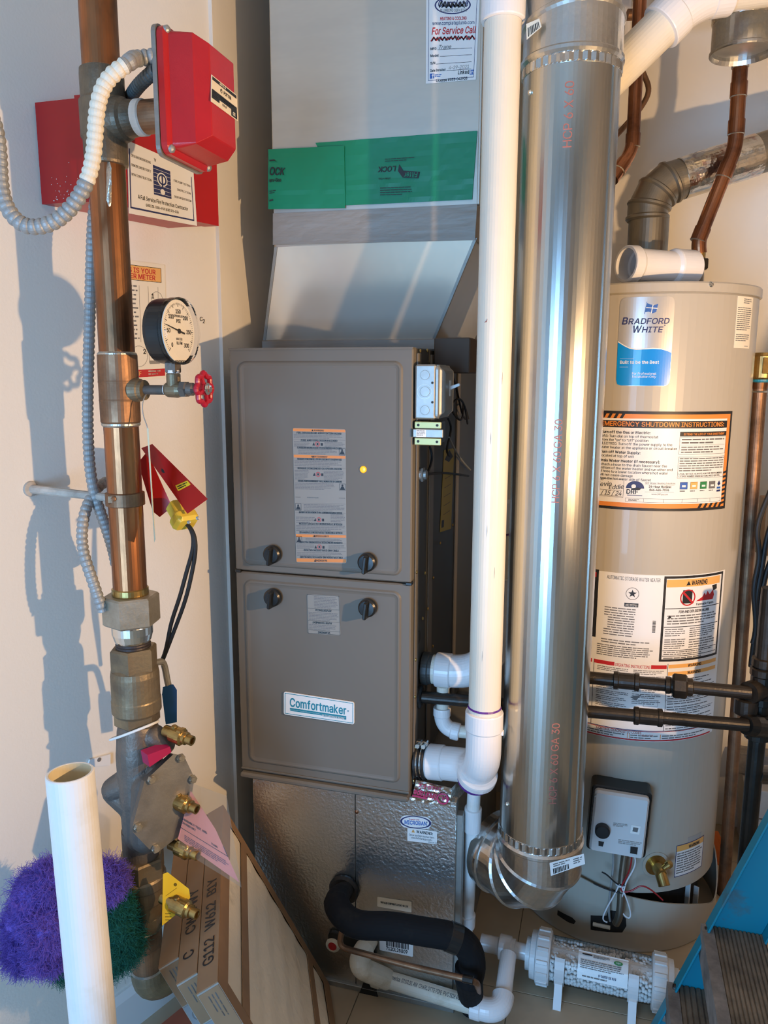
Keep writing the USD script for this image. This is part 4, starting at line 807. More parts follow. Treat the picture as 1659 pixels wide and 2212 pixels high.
rb.add('hole', lathe([(.005, 0), (.005, .0008), (.0001, .0009)], L_((354, 1015))[0]-ln*.0005, ln, 16), 'black_rubber', under=e)
pd = unit(at(408, 1138, 1.22)-at(384, 1095, 1.24)); pp = at(380, 1090, 1.245)
pg = rb.add('plug', cat(rloft(.030, .026, .006, [(0, 0), (0, .022)], axisframe(pp, pd)), rloft(.040, .032, .008, [(.002, .022), (0, .025), (0, .036), (.004, .042)], axisframe(pp, pd))), 'yellow_plug', 'yellow electrical plug')
for px, py in ((408, 1128), (427, 1119)): p = at(px, py, 1.19); rb.add('plug_screw', lathe([(.003, 0), (.003, .006), (.001, .007)], p, unit(EYE-p), 10), 'zinc_box', under=pg)
rb.done()
T = Th('power_cord', 'pair of thin black leads hanging from the yellow plug to the valve lever', 'cord')
for o in (0, 1):
    T.add('lead', tube(spline([pp+pd*.04, at(420-3*o, 1160, 1.215), at(417-11*o, 1225, 1.215), at(402-14*o, 1290, 1.22), at(381-12*o, 1350, 1.235), at(358-2*o, 1410, 1.25), at(352-2*o, 1425, 1.255)], 40), .0033, 10), 'black_rubber')
T.done()
# ---- pink report tag in a clear sleeve, yellow tag
pn = unit(WN*.75 - WD*.55 + UPV*.25)
pk = at(420, 1790, 1.16)
K_ = lambda px, py, o=0.0: onp(px, py, pk+pn*o, pn)
T = Th('report_tag', 'pink test report slip in a clear plastic sleeve behind the bolted valve plate', 'tag')
L = Sticker(Quad(K_(418, 1716), K_(470, 1795), K_(519, 1905), K_(386, 1812), pn), 'pink_paper', .0006); w, h = L.w, L.h
L.S = Quad(K_(412, 1708), K_(466, 1792), K_(517, 1906), K_(384, 1812), pn)
L.w, L.h = L.S.w, L.S.h; w, h = L.w, L.h
L.build(T, 'slip')
S2 = Sticker(Quad(K_(392, 1762, .0006), K_(478, 1812, .0006), K_(515, 1900, .0006), K_(388, 1818, .0006), pn), 'pink_paper', .0002); w, h = S2.w, S2.h
S2.text('ink_navy', 'ASSEMBLY TEST AND', w*.02, h*.88, h*.07, w*.9, True); S2.text('ink_navy', 'ON REPORT', w*.02, h*.74, h*.07, w*.5, True); S2.text('ink_navy', 'PASS', w*.66, h*.62, h*.06, w*.2, True)
S2.rect('ink_navy', 0, h*.54, w*.98, h*.56); S2.rect('ink_navy', w*.96, h*.54, w*.98, h*.8); S2.para('ink_purple', w*.08, h*.14, w*.95, h*.38, 4, .5, seed=5)
for c, ms_ in S2.col.items(): T.add('lettering', cat(*ms_), c)
T.add('sleeve', grid_sheet(lambda u, v, q: (1-v[:, None])*((1-u[:, None])*K_(384, 1830, .006)+u[:, None]*K_(522, 1918, .006)) + v[:, None]*((1-u[:, None])*K_(412, 1690, .006)+u[:, None]*K_(490, 1720, .006)) + pn*(np.asarray(q)+.002*np.sin(5*u))[:, None], 8, 8, .0005), 'sleeve', 'clear plastic sleeve'); T.done()
T = Th('yellow_tag', 'bright yellow punched tag behind the lower test cock', 'tag')
yn = unit(EYE-at(380, 1945, 1.21)); Yq = lambda px, py, o=0.0: onp(px, py, at(380, 1945, 1.125)+yn*o, yn)
T.add('card', hull([Yq(x, y, o) for x, y in ((352, 1888), (362, 1884), (408, 1920), (411, 1938), (402, 1958), (350, 2000)) for o in (0, .0008)]), 'yellow_tag')
S = Sticker(Quad(Yq(352, 1885), Yq(411, 1885), Yq(411, 2000), Yq(352, 2000), yn), 'yellow_tag', .0006); w, h = S.w, S.h
S.disc('ink_black', w*.45, h*.77, .0026); S.poly('ink_black', [(w*.1, h*.55), (w*.5, h*.70), (w*.5, h*.71), (w*.1, h*.56)]); S.box('ink_black', w*.6, h*.42, w*.78, h*.52, .0006); S.para('ink_black', w*.08, h*.08, w*.35, h*.25, 3, .25, seed=3)
T.add('print', cat(*S.col['ink_black']), 'ink_black'); T.done()
# ---- white pipe leaning in front, duster
wp0, wp1 = at(151, 1668, .94), at(203, 2230, .93); ax = unit(wp0-wp1); base = wp1-ax*(wp1[2]/ax[2])
T = Th('leaning_pipe', 'length of white painted plastic pipe standing open-topped in the left corner', 'pipe')
Lp = np.linalg.norm(wp0-base); T.add('pipe', hollow(base, ax, .0302, .0264, Lp, 40), 'pvc_painted', smooth=40); T.add('inner_wall', hollow(base+ax*(Lp-.3), ax, .0264, .0258, .2995, 36, .0002), 'pvc_inside', 'yellowed inside of the pipe'); T.done()
def fluff(name, label, cen, rad, n, mt, seed, ln, wdt):
    g = np.random.default_rng(seed); d = g.normal(0, 1, (n, 3)); d /= np.linalg.norm(d, axis=1)[:, None]; c = np.asarray(cen)
    lob = meshkit.fbm(d*2.2+seed, 3, seed)[:, None]; root = c + d*rad*.55; 
    steps = 5; P = np.zeros((n, steps, 3)); P[:, 0] = root; dirn = d + g.normal(0, .45, (n, 3)); 
    for k in range(1, steps):
        dirn = dirn + g.normal(0, .9, (n, 3)) + np.array([0, 0, -.10]); dirn /= np.linalg.norm(dirn, axis=1)[:, None]; P[:, k] = P[:, k-1] + dirn*ln*(.4+lob)/steps
    return P
def curves(path, P, mt, wdt):
    cv = UsdGeom.BasisCurves.Define(stage, path); cv.CreateTypeAttr('cubic'); cv.CreateBasisAttr('catmullRom'); cv.CreateWrapAttr('pinned')
    cv.CreatePointsAttr(Vt.Vec3fArray.FromNumpy(P.reshape(-1, 3).astype(np.float32))); cv.CreateCurveVertexCountsAttr(Vt.IntArray.FromNumpy(np.full(len(P), P.shape[1], np.int32)))
    cv.CreateWidthsAttr(Vt.FloatArray.FromNumpy(np.full(len(P)*P.shape[1], wdt, np.float32))); cv.SetWidthsInterpolation('vertex')
    from pxr import UsdShade
    UsdShade.MaterialBindingAPI.Apply(cv.GetPrim()).Bind(MATS[mt]); return cv.GetPrim()
du0, du1 = at(70, 1955, 1.12), at(215, 2010, 1.10); ctr = (at(78, 1960, 1.10))
x = UsdGeom.Xform.Define(stage, '/World/feather_duster'); pr = x.GetPrim(); USED[('/World', 'feather_duster')] = 1
pr.SetCustomDataByKey('label', 'fluffy purple and green duster behind the white leaning pipe'); pr.SetCustomDataByKey('category', 'duster')
blobs = [(at(85, 1925, 1.10), .045), (at(60, 1990, 1.11), .046), (at(110, 2000, 1.07), .042), (at(55, 2045, 1.10), .038), (at(120, 1900, 1.09), .035), (at(105, 2050, 1.08), .036), (at(225, 1905, 1.12), .035)]
core = trimesh.util.concatenate([tf(trimesh.creation.icosphere(3, r*.78), trimesh.transformations.translation_matrix(c)) for c, r in blobs])
v = core.vertices; core.vertices = v + (meshkit.fbm(v*60, 3, 2)-.5)[:, None]*.012
mk('/World/feather_duster/core', core, 'fluff_purple', (0, 0, 0))
curves('/World/feather_duster/purple_fibres', np.vstack([fluff('', '', c, r, 5200, '', 10+i, .042, 0) for i, (c, r) in enumerate(blobs)]), 'fluff_purple', .00042)
gb = [(at(150, 2075, 1.12), .030), (at(255, 2000, 1.13), .036), (at(235, 2060, 1.12), .04), (at(270, 2040, 1.13), .03), (at(245, 1960, 1.13), .03)]
core = trimesh.util.concatenate([tf(trimesh.creation.icosphere(3, r*.78), trimesh.transformations.translation_matrix(c)) for c, r in gb]); mk('/World/feather_duster/green_core', core, 'fluff_green', (0, 0, 0))
curves('/World/feather_duster/green_fibres', np.vstack([fluff('', '', c, r, 3600, '', 40+i, .04, 0) for i, (c, r) in enumerate(gb)]), 'fluff_green', .00042)
hd = Th('duster_handle', 'x'); del hd
hz = at(190, 1990, 1.12); mk('/World/feather_duster/handle', tube([hz+(0, 0, .02), (hz[0]-.0, hz[1]+.03, 0.001)], .007, 12), 'black_plastic', (0, 0, 0))
# ---- furnace filters leaning on the valves
fA, fC, fB = at(482, 1738, 1.472), at(470, 2120, .992), onZ(721, 2141, .002)
u_ = unit(fC-fA); v_ = fB-fA; hgt = np.linalg.norm(v_); v_ = unit(v_); fn = unit(np.cross(u_, v_)); fn = fn if fn @ (EYE-fA) > 0 else -fn
lenA = np.linalg.norm(fC-fA)
# u_: along the top edge toward the viewer; v_: down the face; fn: out of the face
def filt(off, du, dv, label, txt, seed):
    o = fA + fn*(-off) + v_*dv; L_, H_ = lenA+du, hgt
    kz = o[2]+v_[2]*H_; H_ = (o[2]-.002-.036*fn[2])/(-v_[2])
    T = Th('furnace_filter', label, 'filter', 'cardboard framed furnace filters'); M = frame(o, u_, v_)
    if M[:3, 2] @ fn < 0: M = frame(o, u_, z=fn); 
    M = np.eye(4); M[:3, 0], M[:3, 1], M[:3, 2], M[:3, 3] = u_, v_, fn, o
    th, bw = .035, .030
    B = lambda x0, x1, y0, y1, z0, z1, c=.0008: tf(bx(x0, x1, y0, y1, z0, z1, c), M)
    T.add('frame_top', B(0, L_, 0, .0015, -th, 0), 'cardboard'); T.add('frame_side', B(L_-.0015, L_, .0016, H_, -th, 0), 'cardboard_grey', 'grey printed carton edge facing the room')
    T.add('frame_side', B(0, .0015, .0016, H_, -th, 0), 'cardboard'); T.add('frame_bottom', B(.0016, L_-.0016, H_-.0015, H_, -th, 0), 'cardboard')
    for q in (B(.0016, L_-.0016, .0016, bw, -.001, .0002), B(.0016, L_-.0016, H_-bw, H_-.0016, -.001, .0002), B(.0016, bw, bw, H_-bw, -.001, .0002), B(L_-bw, L_-.0016, bw, H_-bw, -.001, .0002)): T.add('face_border', q, 'cardboard')
    for f in (.19, .80): T.add('strut', B(bw, L_-bw, H_*f-.011, H_*f+.011, -.001, .0006), 'cardboard')
    def med(u, v, t):
        x, y = bw*.9+(L_-2*bw*.9)*u, bw*.9+(H_-2*bw*.9)*v; z = -.003+.0009*np.sin(y*110+2*meshkit.noise(np.c_[x*30, y*8, 0*x], seed)); q = np.c_[x, y, z-(.004-np.asarray(t)*1.0)]
        return q @ M[:3, :3].T + M[:3, 3]
    T.add('media', grid_sheet(med, 6, 90, .004), 'filter_media', 'dusty cream pleated filter cloth')
    S = Sticker(Quad(*[M[:3, :3] @ np.array(q)+M[:3, 3] for q in ((L_*.98, -.0002, -.002), (L_*.98, -.0002, -.002), (0, 0, 0), (0, 0, 0))], -v_), 'cardboard', .0002)
    tlc = lambda x, z: M[:3, :3] @ np.array((x, -.0003, z)) + M[:3, 3]
    S.S = Quad(tlc(L_*.92, -th*.97), tlc(L_*.2, -th*.97), tlc(L_*.2, -.001), tlc(L_*.92, -.001), -v_); S.w, S.h = S.S.w, S.S.h
    if txt: S.text('ink_black', txt, S.w*.02, S.h*.22, S.h*.55, S.w*.9); T.add('writing', cat(*S.col['ink_black']), 'ink_black', 'hand-written size on the carton edge')
    slc = lambda y, z: M[:3, :3] @ np.array((L_+.0003, y, z)) + M[:3, 3]
    S = Sticker(Quad(slc(.004, -.001), slc(.26, -.001), slc(.26, -th+.001), slc(.004, -th+.001), u_), 'cardboard_grey', .0003); w, h = S.w, S.h
    S.rect('cardboard', 0, 0, w*.27, h); S.para('ink_grey', w*.03, h*.3, w*.2, h*.8, 3, .35, seed=seed); S.disc('ink_grey', w*.36, h*.5, h*.32, 2, h*.26); S.rect('carton_blue', w*.28, h*.02, w, h*.98) if off > .01 else None; S.para('ink_grey', w*.45, h*.25, w*.95, h*.75, 3, .4, seed=seed+4)
    for c, m_ in S.col.items(): T.add('edge_print', cat(*m_), c)
    T.done()
filt(0, 0, 0, 'frontmost of the cardboard framed furnace filters, its dusty cream face toward the furnace', 'G112   W612   B1Y', 3)
filt(.0365, -.045, .0, 'middle of the three cardboard framed furnace filters', 'C      CW  FWY', 5)
filt(.073, -.105, .0, 'rearmost cardboard framed furnace filter nearest the bronze valve', '', 7)
T = Th('floor_brick', 'reddish board lying on the floor under the furnace filters', 'board'); p = onZ(395, 2262, .0); M = frame(p+(0, 0, .021), WD, z=UPV); T.add('board', cbox((.20, .09, .04), .004, M), 'brick_red'); T.done()

T = Th('wall_bracket', 'small white metal bracket on the wall beside the valve casting', 'bracket'); S = Quad(*[wallpt(*q, .001) for q in ((192, 1640), (236, 1628), (236, 1652), (186, 1656))], WN)
T.add('plate', Sticker(S, 'trim_paint', .004).slab(0, 0, S.w, S.h, 0, .004), 'trim_paint'); p = wallpt(214, 1641, .0048); T.add('hole', lathe([(.004, 0), (.004, .0008), (.0001, .001)], p, WN, 12), 'ink_grey'); T.done()
# ================= right side: pipes, duct, water heater
def cylang(O, R_, px, py):
    """Angle and height where the pixel's ray meets a vertical cylinder."""
    r = ray(px, py); o = EYE[:2]-O[:2]; A = r[:2] @ r[:2]; B = 2*o @ r[:2]; C = o @ o - R_*R_; q = max(B*B-4*A*C, 0); t = (-B-math.sqrt(q))/(2*A); p = EYE+r*t
    return math.atan2(p[1]-O[1], p[0]-O[0]), p[2]
# ---- junction box with switch, transformer, wires on the furnace side
jb = Th('junction_box', 'zinc electrical box with knockouts and a toggle switch on the furnace side', 'electrical box')
jz1, jz0 = onX(898, 785, FX1)[2], onX(898, 906, FX1)[2]; jy0 = FY-.002; jy1 = jy0+.105
jx1 = onY(941, 846, jy0)[0]
jz1, jz0 = onY(918, 787, jy0)[2], onY(918, 906, jy0)[2]; jw, jh = jx1-FX1-.004, jz1-jz0
b_ = jb.add('box', bx(FX1+.004, jx1, jy0, jy1, jz0, jz1, .003), 'zinc_box')
for px, py, r in ((918, 810, .0098), (918, 846, .0105), (918, 886, .0098)):
    p = onY(px, py, jy0); jb.add('knockout', cat(tf(trimesh.creation.annulus(r-.0007, r, .0008), frame(p, (1, 0, 0), z=(0, -1, 0))), lathe([(r-.0015, 0), (r-.002, .0006), (.0001, .0007)], p, (0, -1, 0), 28)), 'zinc_box', under=b_)
p = onY(917, 846, jy0); jb.add('ring', tf(trimesh.creation.annulus(.0125, .0132, .0009), frame(p, (1, 0, 0), z=(0, -1, 0))), 'galv_duct', under=b_)
for px, py in ((934, 827), (934, 869)): jb.add('hole', lathe([(.0022, 0), (.0022, .0006), (.0001, .0007)], onY(px, py, jy0), (0, -1, 0), 10), 'black_rubber', under=b_)
cv = jb.add('cover', rloft(.104, jh-.002, .008, [(0, 0), (0, .004), (.004, .006), (.010, .013), (.014, .0145)], frame((jx1, (jy0+jy1)/2, (jz0+jz1)/2), (0, 1, 0), z=(1, 0, 0))), 'zinc_box', 'raised steel switch cover')
tp = np.array([jx1+.0145, jy0+.055, (jz0+jz1)/2+.006]); jb.add('toggle', cat(bx(tp[0]-.001, tp[0]+.0015, tp[1]-.006, tp[1]+.006, tp[2]-.014, tp[2]+.014, .0005), rloft(.008, .007, .002, [(0, 0), (.001, .018), (.002, .0195)], frame(tp, (0, 1, 0), z=(.9, 0, .35)))), 'white_plastic', 'white toggle lever', under=cv)
for z in (jz0+.008, jz1-.008): jb.add('cover_screw', lathe([(.003, 0), (.003, .002), (.0001, .0028)], (jx1+.005, jy0+.012, z), (1, 0, 0), 10), 'brass', under=cv)
jb.done()
tr = Th('transformer', 'small transformer with iridescent yellow zinc plates below the junction box', 'transformer')
tx0 = FX1+.004; tw = onY(955, 935, jy0)[0]; z = lambda py: onY(925, py, jy0)[2]
tr.add('core', bx(tx0, tw-.004, jy0+.004, jy0+.05, z(958), z(912), .002), 'black_plastic')
for a_, b2 in ((911, 926), (946, 962)): q = tr.add('mounting_plate', bx(tx0, tw-.002, jy0, jy0+.004, z(b2), z(a_), .0012), 'zinc_yellow'); [tr.add('hole', lathe([(.0024, 0), (.0024, .0005), (.0001, .0006)], (x, jy0, (z(a_)+z(b2))/2), (0, -1, 0), 10), 'black_rubber', under=q) for x in (tx0+.007, tw-.009)]
tr.add('strap', bx(tx0-.002, tw+.002, jy0-.003, jy0+.001, z(945), z(927), .001), 'zinc_box'); L = Sticker(Quad(*[np.array([x, jy0-.0032, zz]) for x, zz in ((tx0+.004, z(928)), (tx0+.022, z(928)), (tx0+.022, z(944)), (tx0+.004, z(944)))], (0, -1, 0)), 'label_white', .0002); L.para('ink_grey', .001, .002, L.w-.001, L.h-.001, 4, .4, seed=3); L.build(tr, 'sticker'); tr.done()
ww = Th('furnace_wiring', 'loose thin control wires on the shaded furnace side', 'wires')
X1 = FX1+.008
W_ = lambda *q: tube(spline([onX(px, py, X1+o) for px, py, o in q], 40), .0023, 8)
ww.add('wire', W_((928, 965, .0), (933, 985, .004), (930, 1005, .004), (922, 1022, .002)), 'black_rubber'); ww.add('wire', W_((917, 1026, .004), (950, 1022, .006), (985, 1024, .006), (1012, 1028, .004)), 'black_rubber')
for i, q in enumerate((((972, 800, .02), (985, 835, .02), (995, 880, .015), (1005, 905, .012)), ((975, 885, .012), (985, 900, .02), (1000, 893, .02), (1012, 905, .01)), ((978, 870, .015), (992, 862, .02), (1004, 880, .02), (1010, 915, .01)), ((968, 905, .006), (972, 940, .004), (966, 965, .004), (971, 985, .003)), ((970, 945, .004), (985, 975, .004), (1002, 1000, .003), (1016, 1015, .003)))): ww.add('wire', W_(*q), 'black_rubber' if i != 4 else 'conduit')
p = onX(908, 1025, FX1+.004); ww.add('bushing', cat(lathe([(.0125, 0), (.0125, .006), (.009, .007), (.009, .012)], p, (1, 0, 0), 20), hexn(p+(.003, 0, 0), (1, 0, 0), .0145, .004, .001)), 'zinc_box'); ww.done()
# ---- main white vent pipe in front of furnace side
PV = at(1069, 700, 1.328)[:2]
def vz_(XY, py):
    lo, hi = -.3, 2.8
    for _ in range(50):
        m = (lo+hi)/2
        if proj((XY[0], XY[1], m))[1] > py: lo = m
        else: hi = m
    return lo
RP = .0290
def hub(T, c, ax, L=.034, r=RP, mt='pvc_white', **k): return T.add('hub', lathe([(r+.0002, -.001), (r+.0045, 0), (r+.0055, .002), (r+.0055, L-.003), (r+.002, L+.002), (r+.0006, L+.003)], c, ax, 40), mt, **k)
vp_ = Th('vent_pipe', 'tall white plastic intake pipe running down in front of the furnace side', 'pipe')
z0 = vz_(PV, 1560); zc = onX(920, 1646, FX1+.03)[2]
zc = onY(930, 1646, 1.40)[2]
vp_.add('pipe', pipe((*PV, z0), (*PV, 2.5), RP, 40), 'pvc')
hub(vp_, (*PV, vz_(PV, 47)), UPV, .06, mt='pvc_white', label='white coupling near the top'); hub(vp_, (*PV, vz_(PV, 1536)), DNV, .036)
for py, s in ((47, -1), (1532, 1)): vp_.add('primer_ring', lathe([(RP+.0003, 0), (RP+.0016, .001), (RP+.0003, .004)], (*PV, vz_(PV, py)+.003), DNV if s < 0 else UPV, 36), 'lilac' if s < 0 else 'purple_primer')
B1 = np.array([-.222, 1.392, zc+.008]); B2 = np.array([FX1+.004, 1.400, zc])
p0 = np.array([*PV, z0+.002]); P1 = np.array([*PV, zc+.040])
path = fillet([p0, P1, B1, B1*.45+B2*.55], [.05, .03], 16); vp_.add('elbow', tube(path, RP+.0035, 36), 'pvc_white', 'white double elbow turning into the furnace')
k = len(path)
dirb = unit(B1-P1); mid = P1+dirb*.062; vp_.add('elbow_rim', lathe([(RP+.0036, -.006), (RP+.0085, -.004), (RP+.009, .0), (RP+.0085, .010), (RP+.0036, .014)], P1*.62+B1*.38+(0, 0, -.012), unit(dirb*.6+np.array([0, 0, -.75])), 40), 'pvc_white')
vp_.add('primer_smear', lathe([(RP+.0037, -.002), (RP+.0045, 0), (RP+.0037, .004)], P1*.42+B1*.58+(0, 0, -.024), unit(dirb*.65+np.array([0, 0, -.7])), 40), 'purple_primer')
dl = unit(B2-B1); hub(vp_, B1+dl*.052, dl, .032); e2 = B1+dl*.084
vp_.add('stub', pipe(B1+dl*.04, B2-dl*.006, RP-.001, 32), 'pvc_white'); vp_.add('drip_nub', bx(PV[0]+.028, PV[0]+.036, PV[1]-.004, PV[1]+.004, vz_(PV, 1583), vz_(PV, 1573), .001), 'pvc_white')
Lc = np.linalg.norm(B2-e2); rc = Th('rubber_coupling', 'black rubber coupling with two steel band clamps between furnace and vent elbow', 'coupling')
rc.add('sleeve', lathe([(RP+.001, 0), (RP+.0065, .001), (RP+.0075, .003), (RP+.0075, .006), (RP+.0045, .007), (RP+.0045, Lc*.44), (RP+.0075, Lc*.46), (RP+.0075, Lc*.54), (RP+.0045, Lc*.56), (RP+.0045, Lc-.007), (RP+.0075, Lc-.006), (RP+.0075, Lc-.002), (RP+.001, Lc)], e2, dl, 40), 'black_rubber')
for f in (.24, .76):
    c = e2+dl*Lc*f; bd = rc.add('band_clamp', lathe([(RP+.0046, -Lc*.15), (RP+.0058, -Lc*.15), (RP+.0058, Lc*.15), (RP+.0046, Lc*.15)], c, dl, 40, False), 'chrome', 'steel worm-drive band')
    p = c+UPV*(RP+.012)+np.array([0, -.006, 0]); rc.add('worm_screw', cat(cbox((.012, .014, .010), .002, frame(p, dl, z=UPV)), lathe([(.0045, 0), (.0045, .012), (.003, .013)], p+(0, -.018, 0), (0, 1, 0), 12)), 'chrome', under=bd)
rc.done()
for i, (px, py, k) in enumerate(((1050, 694, 3), (1060, 950, 1), (1052, 1150, 1), (1068, 1240, 1), (1042, 1420, 1), (1085, 820, 1))):
    a_c, z_c = cylang(PV, RP, px, py); S = Sticker(Cyl(PV, RP, a_c-.14, a_c+.14, z_c-.008, z_c+.012), 'pvc', .0002); w, h = S.w, S.h
    S.poly('ink_rust' if k > 1 else 'ink_faint', [(w*.1, h*.3), (w*.5, h*.42), (w*.8, h*.6), (w*.7, h*.35)] if k > 1 else [(w*.48, 0), (w*.55, h*.5), (w*.50, h), (w*.45, h*.5)]); vp_.add('scuff', cat(*list(S.col.values())[0]), list(S.col)[0])
vp_.done()
# ---- exhaust pipe behind it
ex = Th('exhaust_pipe', 'white plastic exhaust elbow and pipe rising behind the intake pipe', 'pipe')
ye = 1.450; EXV = np.array([-.190, 1.450]); ze = onY(925, 1444, ye)[2]
ex.add('collar', lathe([(.033, 0), (.033, .012), (.0305, .014), (.0305, .020)], (FX1+.003, ye, ze), (1, 0, 0), 32), 'taupe_side'); ex.add('stub', pipe((FX1+.018, ye, ze), (FX1+.05, ye, ze), RP, 32), 'pvc')
hub(ex, (FX1+.030, ye, ze), (1, 0, 0), .032, label=None)
ex.add('elbow', tube(fillet([(FX1+.054, ye, ze), (EXV[0], ye, ze), (EXV[0], ye, ze+.20)], .090, 14), RP+.0035, 36), 'pvc_white')
ex.add('pipe', pipe((EXV[0], ye, ze+.12), (EXV[0], ye, 2.5), RP, 32), 'pvc'); hub(ex, (EXV[0], ye, ze+.29), UPV, .06); ex.add('primer_ring', lathe([(RP+.0003, 0), (RP+.002, .001), (RP+.0003, .004)], (EXV[0], ye, ze+.288), DNV, 30), 'purple_primer'); ex.done()
tp_ = Th('condensate_trap', 'small white elbow and pipe hanging below the exhaust elbow', 'pipe fitting')
yt = 1.435; tq = lambda px, py: onY(px, py, yt)
tp_.add('drop', pipe(tq(957, 1482), tq(956, 1535), .0125, 20), 'pvc'); tp_.add('elbow', tube(fillet([tq(954, 1530), tq(955, 1572), tq(986, 1580)], .028, 10), .0155, 24), 'pvc_white')
tp_.add('hub', cat(lathe([(.017, 0), (.0175, .003), (.0175, .016), (.0155, .018)], tq(955, 1528), DNV, 24), lathe([(.0155, 0), (.0175, .002), (.0175, .016), (.016, .018)], tq(974, 1577), unit(tq(986, 1580)-tq(974, 1577)), 24)), 'pvc_white'); tp_.add('outlet', pipe(tq(984, 1579), tq(1050, 1585), .0125, 20), 'pvc'); tp_.done()
gs = Th('gas_pipe', 'black gas pipe from the furnace side crossing low in front of the water heater', 'pipe')
ga0 = onX(905, 1505, FX1+.002); ga1 = at(1616, 1567, 1.34)
gs.add('pipe', pipe(ga0, ga1, .0118, 20), 'black_iron'); gs.add('grommet', lathe([(.023, 0), (.023, .004), (.018, .007)], ga0, (1, 0, 0), 24), 'black_rubber')
def coup(T, p, ax, r=.0118, L=.052): return T.add('coupling', lathe([(r+.002, 0), (r+.0052, .001), (r+.0052, .008), (r+.0036, .010), (r+.0036, L-.010), (r+.0052, L-.008), (r+.0052, L-.001), (r+.002, L)], p, ax, 20), 'black_iron')
gd = unit(ga1-ga0); t0 = lambda px: (lambda q: q)(min(np.linspace(0, 1, 400), key=lambda t: abs(proj(ga0+(ga1-ga0)*t)[0]-px)))
coup(gs, ga0+(ga1-ga0)*t0(1368), gd); gs.done()
# ---- drain pipe down the cabinet corner
dr = Th('drain_pipe', 'slim white drain pipe standing beside the coil cabinet corner', 'pipe')
da, db = at(1027, 1660, 1.40), at(1008, 2005, 1.45)
dr.add('pipe', pipe(da, db, .0132, 24), 'pvc_painted'); dd_ = unit(db-da); dl_ = np.linalg.norm(db-da)
for py, L in ((1745, .052), (1975, .03)):
    q = min((da+(db-da)*t for t in np.linspace(0, 1, 300)), key=lambda p: abs(proj(p)[1]-py)); dr.add('coupling', lathe([(.0135, -.001), (.0168, 0), (.0172, .002), (.0172, L-.002), (.0168, L), (.0135, L+.001)], q, dd_, 24), 'pvc_white')
dr.add('lower_pipe', pipe(db, (db[0]-.012, db[1]+.01, .0), .0132, 20), 'pvc'); dr.done()
# ---- insulated hose, copper line and condensate pipe at the cabinet foot
ih = Th('insulated_hose', 'thick black foam covered refrigerant line bending down in front of the coil cabinet', 'hose')
hpts = [onY(745, 1918, CY-.008), onY(735, 1932, CY-.05), onY(728, 1955, CY-.085), onY(750, 1985, CY-.10), onY(830, 2000, CY-.10), onY(920, 2013, CY-.095), onY(985, 2027, CY-.09), onY(1012, 2050, CY-.08), onY(1020, 2085, CY-.08), onY(1012, 2115, CY-.08)]
ih.add('foam', tube(spline(hpts, 70), np.r_[np.linspace(.014, .0235, 12), np.full(58, .0255)], 28), 'black_foam')
e = onY(1012, 2108, CY-.08); ih.add('loose_foam', tube([e+(0, 0, .02), e, onZ(1020, 2175, .004)], [.026, .027, .024], 20), 'black_foam', 'split lower end of the foam')
ih.add('stub', pipe(onY(745, 1918, CY+.01), onY(738, 1928, CY-.045), .0125, 16), 'copper_dull')
ih.add('tape_band', lathe([(.0262, 0), (.0272, .001), (.0272, .022), (.0262, .023)], spline(hpts, 70)[50], unit(spline(hpts, 70)[54]-spline(hpts, 70)[50]), 28), 'black_plastic', 'shiny black tape wrap'); ih.done()
cl2 = Th('copper_line', 'thin copper liquid line running along the foot of the coil cabinet', 'pipe')
cl2.add('line', tube(fillet([onY(742, 1998, CY-.10), onY(731, 2045, CY-.105), onY(890, 2088, CY-.125), onY(1030, 2120, CY-.135), onZ(1037, 2168, .0)], [.02, .03, .03], 8), .0058, 16), 'copper_dull')
cl2.add('sleeve', tube([onY(1000, 2113, CY-.134), onY(1022, 2118, CY-.135)], .0072, 14), 'black_iron'); cl2.done()
cd = Th('condensate_pipe', 'stained white drain pipe with elbows lying along the floor by the coil cabinet', 'pipe')
RC = .0167
c_ = [onY(788, 2040, CY-.004), onY(772, 2062, CY-.065), onY(768, 2092, CY-.075)]
q1, q2 = onZ(800, 2104, .05), onZ(1046, 2180, .05)
r0 = at(1100, 2070, 1.42); r0 = onZ(1098, 2062, .085); q3 = onZ(1082, 2190, .05)
cd.add('inlet', pipe(onY(800, 2030, CY+.002), onY(786, 2056, CY-.045), RC, 20), 'pvc_old'); cd.add('elbow', tube(fillet([onY(788, 2050, CY-.04), onY(764, 2085, CY-.085), q1*.85+q2*.15], .045, 12), .0205, 28), 'pvc_old', 'grimy cream elbow')
run = cd.add('run', pipe(q1*.93+q2*.07, q2, RC, 24), 'pvc_old'); cd.add('hub', lathe([(.0205, 0), (.0225, .002), (.0225, .016), (.018, .017)], q1*.9+q2*.1, unit(q1-q2), 24), 'pvc_old')
cd.add('corner_elbow', tube(fillet([q2+(q1-q2)*.06, q3, q3+(r0-q3)*.30], .035, 12), .0218, 28), 'pvc_white'); cd.add('riser', pipe(q3+(r0-q3)*.1, r0, RC, 24), 'pvc_white')
cd.add('hub', lathe([(.0225, 0), (.0235, .002), (.0235, .020), (.0218, .021)], q2+(q1-q2)*.02, unit(q1-q2), 24), 'pvc_white')
